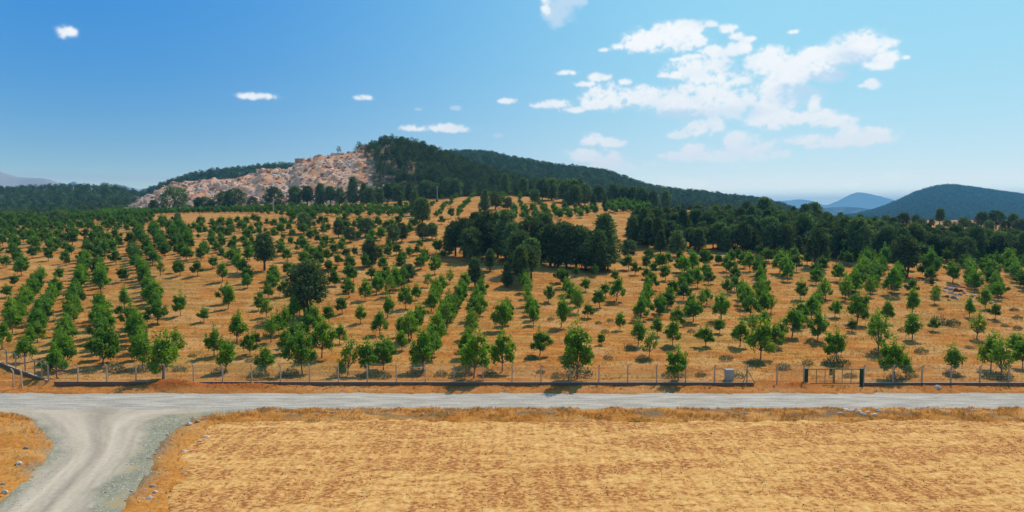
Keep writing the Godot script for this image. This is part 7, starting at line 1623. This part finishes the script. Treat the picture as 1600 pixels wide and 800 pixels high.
func build_quarry_rocks() -> void:
	var m := mat("quarry_stone", Color.WHITE, 0.95, true)
	var rocks := []
	for k in 5: rocks.append(rock_mesh(300 + k, 0.65))
	rng.seed = 81
	var tones := [Color(0.66, 0.44, 0.34), Color(0.60, 0.36, 0.27), Color(0.48, 0.25, 0.16), Color(0.46, 0.19, 0.085), Color(0.80, 0.63, 0.54)]
	var places := [[], [], [], [], []]
	var colors := [[], [], [], [], []]
	var big := []
	for i in 11000:
		var d := rng.randf_range(Q_F + 8.0, Q_C + 8.0)
		var x := rng.randf_range(-295.0, -40.0) * d / Q_C
		var e := quarry_edge(x * Q_C / d)
		var ok := e > 0.0
		if not ok: ok = rng.randf() < 0.5 and e > -12.0 or (e > -50.0 and rng.randf() < 0.22)
		if not ok: continue
		var s := 0.4 + 2.2 * pow(rng.randf(), 3.2)
		if noise.get_noise_2d(x * 0.5, d * 0.5) > 0.22 and rng.randf() < 0.75: continue
		var t := Transform3D(Basis(rand_dir(), rng.randf() * TAU).scaled(Vector3(1, rng.randf_range(0.6, 1.0), rng.randf_range(0.6, 1.0)) * s), Vector3(x, quarry_h(x, d) - s * 0.15, -d))
		var k := i % 5
		var c: Color = tones[rng.randi() % 5] if e > 0.0 else [tones[4], Color(0.42, 0.40, 0.38), tones[0]][rng.randi() % 3]
		if noise.get_noise_2d(x * 0.25 + 99.0, d * 0.3) > 0.12 and rng.randf() < 0.6: c = tones[3]
		c = c * rng.randf_range(0.6, 1.05)
		if s > 2.1: big.append([t, k, c, e])
		else:
			places[k].append(t)
			colors[k].append(c)
	var all := ArrayMesh.new()
	for k in 5:
		scatter("quarry_spoil", rocks[k], m, places[k], colors[k], "loose pinkish broken rock covering the quarry slope", "rocks")
	var shades := [mat("white_block", Color(0.74, 0.57, 0.48), 0.95), mat("pink_block", Color(0.62, 0.40, 0.31), 0.95), mat("rust_block", Color(0.42, 0.22, 0.13), 0.95)]
	for i in mini(big.size(), 290):
		var o := thing("quarry_block", big[i][0].origin, "big %s quarry block %s" % [["whitish", "pinkish", "rusty brown"][i % 3], "at the foot of the spoil slope" if big[i][0].origin.z > -405.0 else ("halfway up the spoil slope" if big[i][0].origin.z > -450.0 else "just below the quarry's rim")] + (" beside the wooded hill" if big[i][3] < 12.0 else (" near its low end" if big[i][0].origin.x < -200.0 else "")), "boulder", "large blocks on the quarry slope")
		o.basis = big[i][0].basis * 1.1
		part(o, "rock", rocks[big[i][1]], shades[i % 3])
	# squared blocks stacked along the quarry's rim
	var cut := mat("cut_block", Color(0.45, 0.26, 0.17), 0.95)
	var cut2 := mat("cut_block_pale", Color(0.55, 0.42, 0.35), 0.95)
	for b in [[-101, 478, 5.5, 4.2, 0], [-106, 479, 4.0, 3.0, 1], [-121, 480, 9.0, 1.6, 1], [-148, 480, 6.0, 1.8, 0], [-186, 481, 8.0, 2.4, 0]]:
		var y := quarry_h(b[0], b[1])
		var o := thing("cut_block", Vector3(b[0], y - 1.0, -b[1]), "squared rusty rock face standing on the quarry's rim" if b[4] == 0 else "squared pale rock face standing on the quarry's rim", "boulder", "squared blocks on the quarry rim")
		var s := Soup.new()
		var n := 5
		for q in n:
			var w: float = b[2] / n
			s.box(Vector3(-b[2] / 2 + q * w, 0, -2.0 + rng.randf_range(-0.6, 0.6)), Vector3(-b[2] / 2 + q * w + w * 0.97, b[3] * rng.randf_range(0.75, 1.1) + 1.0, 2.0 + rng.randf_range(-0.6, 0.6)))
		part(o, "rock", s.done(), cut if b[4] == 0 else cut2)

func build_forests() -> void:
	var needles: Material = mats.pine_needles
	var low := []
	for k in [0, 1, 3]: low.append(pine_meshes(k, 18, 10, 1.9)[1])
	rng.seed = 91
	# the wooded side of the quarry hill: the pines that show singly are things
	var proto := Node3D.new()
	var ms := pine_meshes(1, 34, 16, 1.4)
	part(proto, "trunk", ms[0], mats.pine_bark)
	part(proto, "crown", ms[1], needles)
	var places := []
	var colors := []
	var singles := 0
	for i in 4600:
		var d := rng.randf_range(Q_F + 2.0, Q_C + 40.0)
		var x := rng.randf_range(-130.0, 75.0) * d / Q_C
		var e := quarry_edge(x * Q_C / d)
		var high := smoothstep(Q_F, Q_C, d)
		if rng.randf() > smoothstep(10.0 * high, -34.0 + 22.0 * high, e) + 0.012: continue
		var n := noise.get_noise_2d(x * 0.5, d * 0.5)
		if n > 0.18 and rng.randf() < 0.8: continue
		var size := rng.randf_range(4.5, 8.0)
		var t := Transform3D(Basis(Vector3.UP, rng.randf() * TAU).scaled(Vector3(1.0, rng.randf_range(0.85, 1.1), 1.0) * size), Vector3(x, quarry_h(x, d) - 0.2, -d))
		if singles < 14 and absf(d - Q_C) < 6.0 and x > -92.0 and x < -50.0:
			var o: Node3D = proto.duplicate()
			o.name = numbered("hilltop_pine")
			add_child(o)
			o.transform = t
			tag(o, "dark pine on the very top of the rocky hill beside the quarry", "tree", "pines on the hilltop")
			singles += 1
			continue
		places.append(t)
		var v := rng.randf_range(0.35, 0.95)
		colors.append(Color(v, v, v))
	proto.free()
	scatter("hillside_pines", low[1], needles, places, colors, "dark pine wood covering the hill beside the quarry", "trees")
	var jobs := [["ridge_forest", RIDGE_CREST, 520.0, 1000.0, 1500.0, 7.0, 11000, 7.0, 12.0, "dark forest covering the long ridge behind the orchard", 0.97],
		["back_forest", BACK_RIDGE_CREST, 640.0, 900.0, 1300.0, 4.0, 4500, 7.0, 11.0, "dark forest on the ridge behind the quarry", 0.97],
		["left_forest", LEFT_HILL_CREST, 440.0, 760.0, 1200.0, 5.0, 8000, 4.5, 8.5, "open scrubby forest on the low hill beyond the orchard", 0.62],
		["blue_forest", RIGHT_HILL_CREST, 1900.0, 2800.0, 4200.0, 14.0, 36000, 10.0, 17.0, "forest covering the hazy blue hill beyond the crest", 0.98]]
	for q in jobs:
		places = []
		colors = []
		var x0: float = q[1][0][0]
		var x1: float = q[1][-1][0]
		for i in q[6]:
			var d: float = rng.randf_range(q[2], q[3] * 1.04)
			var x: float = rng.randf_range(x0, x1) * d / q[3]
			if rng.randf() > q[10] - 1.6 * maxf(0.0, noise.get_noise_2d(x * 0.08, d * 0.08) - 0.12): continue
			var size := rng.randf_range(q[7], q[8])
			places.append(Transform3D(Basis(Vector3.UP, rng.randf() * TAU).scaled(Vector3(1.15, 1.0, 1.15) * size), Vector3(x, hill_h(q[1], x, d, q[2], q[3], q[4], q[5]) - 0.3, -d)))
			var v := rng.randf_range(0.3, 1.2) * (1.1 if q[0] == "left_forest" else 1.0)
			colors.append(Color(v, v, v))
		scatter(q[0], low[rng.randi() % 2], needles, places, colors, q[9], "forest")

# ---------------------------------------------------------------- sky

const SUN_AZ := 34.0
const SUN_EL := 50.0

const HAZE_DENSITY := 0.00014
const HAZE_TOP := 330.0

func sky_tone(az: float, el: float) -> Color:
	# clear summer air above the haze, linear: paler low down and round the sun
	var a := deg_to_rad(az)
	var e := deg_to_rad(maxf(el, 0.0))
	var dir := Vector3(sin(a) * cos(e), sin(e), -cos(a) * cos(e))
	var sa := deg_to_rad(SUN_AZ)
	var se := deg_to_rad(SUN_EL)
	var g := rad_to_deg(dir.angle_to(Vector3(sin(sa) * cos(se), sin(se), -cos(sa) * cos(se))))
	var off := absf(wrapf(az - SUN_AZ, -180.0, 180.0))
	var side := smoothstep(70.0, 12.0, off)
	var round := smoothstep(80.0, 20.0, g)
	var near := lerpf(side, round, smoothstep(14.0, 50.0, el))
	var low := exp(-maxf(el, 0.0) / 7.0)
	var far_c := Color8(60, 136, 217).lerp(Color8(218, 235, 217), low)
	far_c = far_c.lerp(Color8(112, 165, 212), maxf(smoothstep(18.0, 50.0, el), smoothstep(75.0, 130.0, off)) * 0.75 * (1.0 - low))
	var near_c := Color8(145, 212, 243).lerp(Color8(250, 250, 247), low)
	var c := far_c.lerp(near_c, near).srgb_to_linear()
	# what the haze below adds and takes away
	var left := exp(-HAZE_DENSITY * minf(HAZE_TOP / maxf(sin(e), 0.01), 10000.0))
	c = (c - Color(0.20, 0.43, 0.68) * (1.0 - left)) * (1.0 / left)
	return Color(clampf(c.r, 0.02, 2.2), clampf(c.g, 0.05, 2.2), clampf(c.b, 0.1, 2.2))

func build_sky() -> ImageTexture:
	# the middle of the picture looks down the slope's axis; sky_rotation turns it there
	var small := Image.create(512, 256, false, Image.FORMAT_RGBF)
	for y in 256:
		var el := 90.0 - (y + 0.5) / 256.0 * 180.0
		for x in 512:
			small.set_pixel(x, y, sky_tone((x + 0.5) / 512.0 * 360.0 - 180.0, el))
	small.resize(4096, 2048, Image.INTERPOLATE_CUBIC)
	# clouds
	var k := 4096.0 / 360.0
	var w := 1000
	var h := 300
	var ax := -500
	var cloud := PackedFloat32Array()
	var grey := PackedFloat32Array()
	cloud.resize(w * h)
	grey.resize(w * h)
	for c in CLOUDS:
		var cx: float = c[0] * k - ax
		var cy: float = c[1] * k
		var rx: float = c[2] * k * 1.02
		var ry: float = c[3] * k * 1.06
		for y in range(maxi(0, int(cy - ry * 1.7)), mini(h, int(cy + ry * 1.7) + 1)):
			for x in range(maxi(0, int(cx - rx * 1.7)), mini(w, int(cx + rx * 1.7) + 1)):
				var dx := (x - cx) / rx
				var dy := (y - cy) / ry
				if dy < 0.0: dy *= 1.15
				var r := 1.0 - (dx * dx + dy * dy)
				if r < -1.6: continue
				var i := y * w + x
				if c[4] == 0: cloud[i] = maxf(cloud[i], r + 1.6)
				else: grey[i] = maxf(grey[i], r + 1.6)
	var puff := FastNoiseLite.new()
	puff.seed = 5
	puff.frequency = 0.030
	puff.fractal_octaves = 6
	puff.fractal_gain = 0.66
	for y in h:
		for x in w:
			var i := y * w + x
			if cloud[i] == 0.0 and grey[i] == 0.0: continue
			var n := puff.get_noise_2d(x, y * 1.35)
			var n2 := puff.get_noise_2d(x * 0.45 + 700.0, y * 0.7)
			var n3 := puff.get_noise_2d(x * 2.3 + 40.0, y * 2.6)
			var n4 := puff.get_noise_2d(x * 6.0 + 300.0, y * 7.0)
			var r := cloud[i] - 1.6 + n * 1.55 + n3 * 0.9 + n4 * 0.7 + 0.08
			var a := smoothstep(-0.5, 0.75, r + 0.06) if cloud[i] > 0.0 else 0.0
			var veil := smoothstep(-1.1, 0.4, r) * 0.22 if cloud[i] > 0.0 else 0.0
			var b := smoothstep(-0.5, 0.9, grey[i] - 1.6 + n * 1.3 + n3 * 0.6) * 0.75 if grey[i] > 0.0 else 0.0
			a = maxf(a, veil)
			if a <= 0.0 and b <= 0.0: continue
			var px := x + ax + 2048
			var py := 1024 - y
			var c := small.get_pixel(px, py)
			c = c.lerp(Color(maxf(c.r * 1.03, 0.66), maxf(c.g * 1.0, 0.80), maxf(c.b, 0.94)), b)
			var shade := clampf(n2 * 1.3 + 0.05, 0, 1) * 0.5 + clampf(grey[i] - 1.6, 0, 1) * 0.5 + clampf(-n3, 0, 1) * 0.25
			c = c.lerp(Color(maxf(1.10, c.r * 1.05), maxf(1.09, c.g * 1.04), maxf(1.07, c.b * 1.02)).lerp(Color(maxf(c.r, 0.68), maxf(c.g, 0.81), maxf(c.b, 0.92)), clampf(shade, 0, 0.75)), a * 0.95)
			small.set_pixel(px, py, c)
	return ImageTexture.create_from_image(small)

# ---------------------------------------------------------------- scene

func _ready() -> void:
	var cam := Camera3D.new()
	cam.name = "camera"
	cam.position = Vector3(0, 18, 0)
	cam.rotation_degrees.x = -3.486
	cam.fov = 41.10
	cam.near = 0.5
	cam.far = 40000.0
	add_child(cam)
	cam.current = true
	var sun := DirectionalLight3D.new()
	sun.name = "sun"
	sun.light_energy = 1.6
	sun.light_color = Color(1.0, 0.945, 0.85)
	sun.light_angular_distance = 0.5
	sun.shadow_enabled = true
	sun.rotation_degrees = Vector3(-SUN_EL, 180.0 - SUN_AZ, 0)
	add_child(sun)
	noise.seed = 1
	noise.frequency = 0.1
	noise.fractal_octaves = 3
	fine.seed = 2
	fine.frequency = 0.22
	fine.fractal_octaves = 3
	grit.seed = 4
	grit.frequency = 0.55
	grit.fractal_octaves = 5
	grit.fractal_gain = 0.72
	broad.seed = 3
	broad.frequency = 0.018
	broad.fractal_octaves = 3
	var env := Environment.new()
	env.background_mode = Environment.BG_SKY
	var sky := Sky.new()
	var sm := PanoramaSkyMaterial.new()
	sm.panorama = build_sky()
	sky.sky_material = sm
	env.sky_rotation = Vector3(0, PI, 0)
	env.sky = sky
	env.background_energy_multiplier = 1.0
	env.tonemap_mode = Environment.TONE_MAPPER_LINEAR
	env.tonemap_exposure = 1.0
	env.fog_enabled = true
	env.fog_density = HAZE_DENSITY
	env.fog_light_color = Color(0.45, 0.77, 1.0)
	env.sdfgi_enabled = true
	env.ssao_enabled = true
	env.ssil_enabled = true
	var we := WorldEnvironment.new()
	we.name = "environment"
	we.environment = env
	add_child(we)
	var t0 := Time.get_ticks_msec()
	build_ground()
	build_road()
	build_field()
	build_hills()
	print("terrain ", Time.get_ticks_msec() - t0)
	build_orchard()
	build_pines()
	build_forests()
	build_quarry_rocks()
	print("trees ", Time.get_ticks_msec() - t0)
	build_fence()
	build_weeds()
	build_stones()
	build_grass()
	print("all ", Time.get_ticks_msec() - t0)
